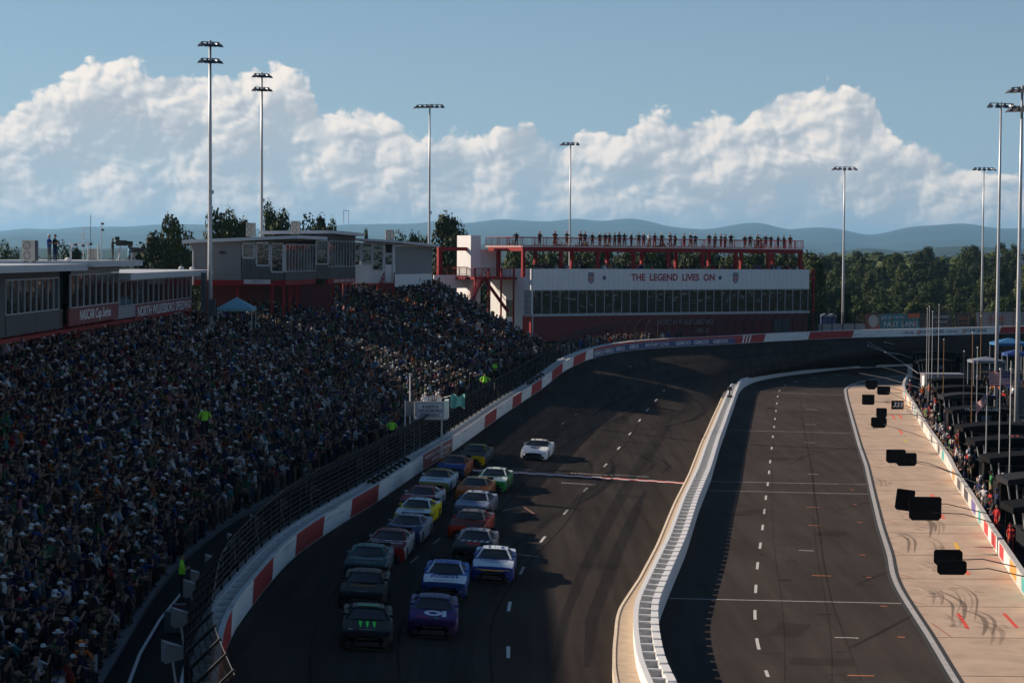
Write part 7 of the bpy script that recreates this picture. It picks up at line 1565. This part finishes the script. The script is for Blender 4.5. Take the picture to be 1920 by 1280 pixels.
p = at_z(152, 1302, 1.0); person(tuple(p), .3, 'hiphold', 'orange', 'royal blue', 'person in orange hat and bright shirt at the bottom edge', 'hat', 'orange', None, 1.02, 2)
p = at_z(176, 1278, 1.0); person(tuple(p), -1.0, 'hold', 'black', 'white', 'person in white shorts and white cap by the walkway', 'cap', 'white', None, .98, 2, shorts=True)
# fence-side camera and scoreboard arm near the bottom left
p = at_y(440, 1060, 88); o = empty('fence_sign', p, 'small dark sign on an arm above the outer wall', 'sign'); b = B(); b.box((0, 0, 0), (1.0, .12, .26)); b.build('board', M_dark, o, local=True); b = B(); b.beam((.45, 0, 0), (.85, 0, .1), .05); b.beam((.85, 0, .1), (.1, .6, 1.0), .05); b.build('arm', M_dark, o, local=True)
p = at_y(403, 1152, 79); o = empty('fence_camera', p, 'remote camera clamped among the fence arms', 'camera'); b = B(); b.box((0, 0, 0), (.3, .4, .28)); b.build('body', M_dark, o, local=True); b = B(); b.box((.05, -.22, .05), (.18, .1, .22)); b.build('lens_hood', mat('lens_ivory', (.42, .40, .33), .5), o, local=True); b = B(); b.tube([(.2, 0, -.1), (.35, 0, -.7), (.1, -.1, -1.3)], .015, 5); b.build('cable', M_dark, o, local=True)
p = at_y(325, 1200, 75); o = empty('equipment_case', (p.x, p.y, 1.0), 'purple marked equipment case on the walkway edge', 'case'); b = B(); b.box((0, 0, .4), (.6, .5, .8)); b.build('cabinet', mat('case_grey', (.06, .065, .075), .6), o, local=True); b = B(); b.box((.25, -.2, .95), (.5, .2, .28)); b.build('monitor', mat('case_plum', (.05, .012, .04), .5), o, local=True)
# far fence billboards, retaining wall and toilets
def obil(x0, x1, m, label, texts=(), z0=5.0, z1=7.3, off=-7.5):
    def hit(px):
        c = np.array([cam_px(Vector(a)+Vector(b_)*off+Vector((0, 0, z0)))[0] for a, b_ in zip(OUT.p, OUT.n)]); k = np.where((c[:-1] <= px) & (c[1:] > px))[0]; k = k[-1] if len(k) else len(c)-2; return OUT.s[k]
    s0, s1 = hit(x0), hit(x1); n = 6; A = []; C = []
    for t in np.linspace(s0, s1, n): q, d, nn = OUT.at(t); A.append(q+nn*off+Vector((0, 0, z0-q.z))); C.append(q+nn*(off-.35)+Vector((0, 0, z1-q.z)))
    b = B(); b.strip(A, C); k = len(b.v); b.strip([p-nn*.12 for p in C], [p-nn*.12 for p in A]); o = b.build('billboard', m); tag(o, label, 'billboard', 'billboards along the far fence')
    for j in (0, n-1): b = B(); b.beam(A[j]-nn*.1-Vector((0, 0, 2)), C[j]-nn*.1, .12); b.build('post', M_dark, o)
    md = (s0+s1)/2
    for (txt, fx, fz, size, mm, wd) in texts:
        t = s0+(s1-s0)*fx; q, d, nn = OUT.at(t); base = q+nn*off+Vector((0, 0, z0-q.z)); up = (nn*-.35+Vector((0, 0, z1-z0))); text_on(txt, size, mm, base+up*fz, d, up, o, width=wd*(s1-s0), shear=.1, off=.12)
    return o
M_teal = mat('board_teal', (.03, .22, .27), .5); M_or = mat('letter_orange', (.62, .13, .03), .5)
obil(1632, 1656, mat('board_rust', (.32, .06, .04), .5), 'rust red billboard with pale round emblem', [('●', .5, .5, 2.4, mat('emblem_pale', (.5, .48, .46), .5), .7)])
obil(1657, 1731, M_teal, 'teal billboard lettered FAST LANE', [('JUST OUT IN THE', .35, .76, .6, M_wt, .6), ('FAST LANE', .52, .32, 1.1, M_wt, .85), ('■', .85, .82, 1.0, M_or, .32)])
obil(1732, 1796, mat('board_dark', (.035, .03, .03), .5), 'dark brown billboard with pale family name lettering', [('CALL FAMILY', .68, .72, .6, M_wt, .55), ('DISTILLERS', .68, .42, .5, M_wt, .4)])
obil(1797, 1833, mat('board_dark', (.035, .03, .03), .5), 'dark billboard with orange lettering', [('FREEDOM', .5, .62, .7, M_or, .75), ('FIGHT', .5, .3, .5, M_or, .55)])
obil(1834, 1990, mat('board_pale', (.36, .33, .33), .5), 'pale grey billboard with red lettering at the far fence', [('RAYMER', .35, .5, 1.0, M_rline, .28), ('COMPANY', .4, .22, .4, M_dkt, .16)])
obil(1540, 1631, mat('board_concrete', (.30, .31, .32), .7, var=.1), 'plain pale retaining panel behind the far fence', (), 4.6, 6.0)
for i, x in enumerate((1546, 1560)):
    p = at_y(x, 612, 290); o = empty('portable_toilet', (p.x, p.y, 4.6), ['blue portable toilet nearer the clubhouse', 'blue portable toilet nearer the light pole'][i], 'toilet', 'portable toilets by the far fence'); b = B(); b.box((0, 0, 1.1), (1.1, 1.1, 2.2)); b.build('cabin', mat('toilet_blue', (.02, .05, .16), .5), o, local=True); b = B(); b.tube([(-.55, 0, 2.2), (0, 0, 2.42), (.55, 0, 2.2)], .3, 8); b.build('roof', mat('toilet_white', (.4, .42, .45), .5), o, local=True); b = B(); b.box((0, -.56, 1.05), (.7, .03, 1.8)); b.build('door', mat('toilet_door', (.03, .08, .22), .5), o, local=True)
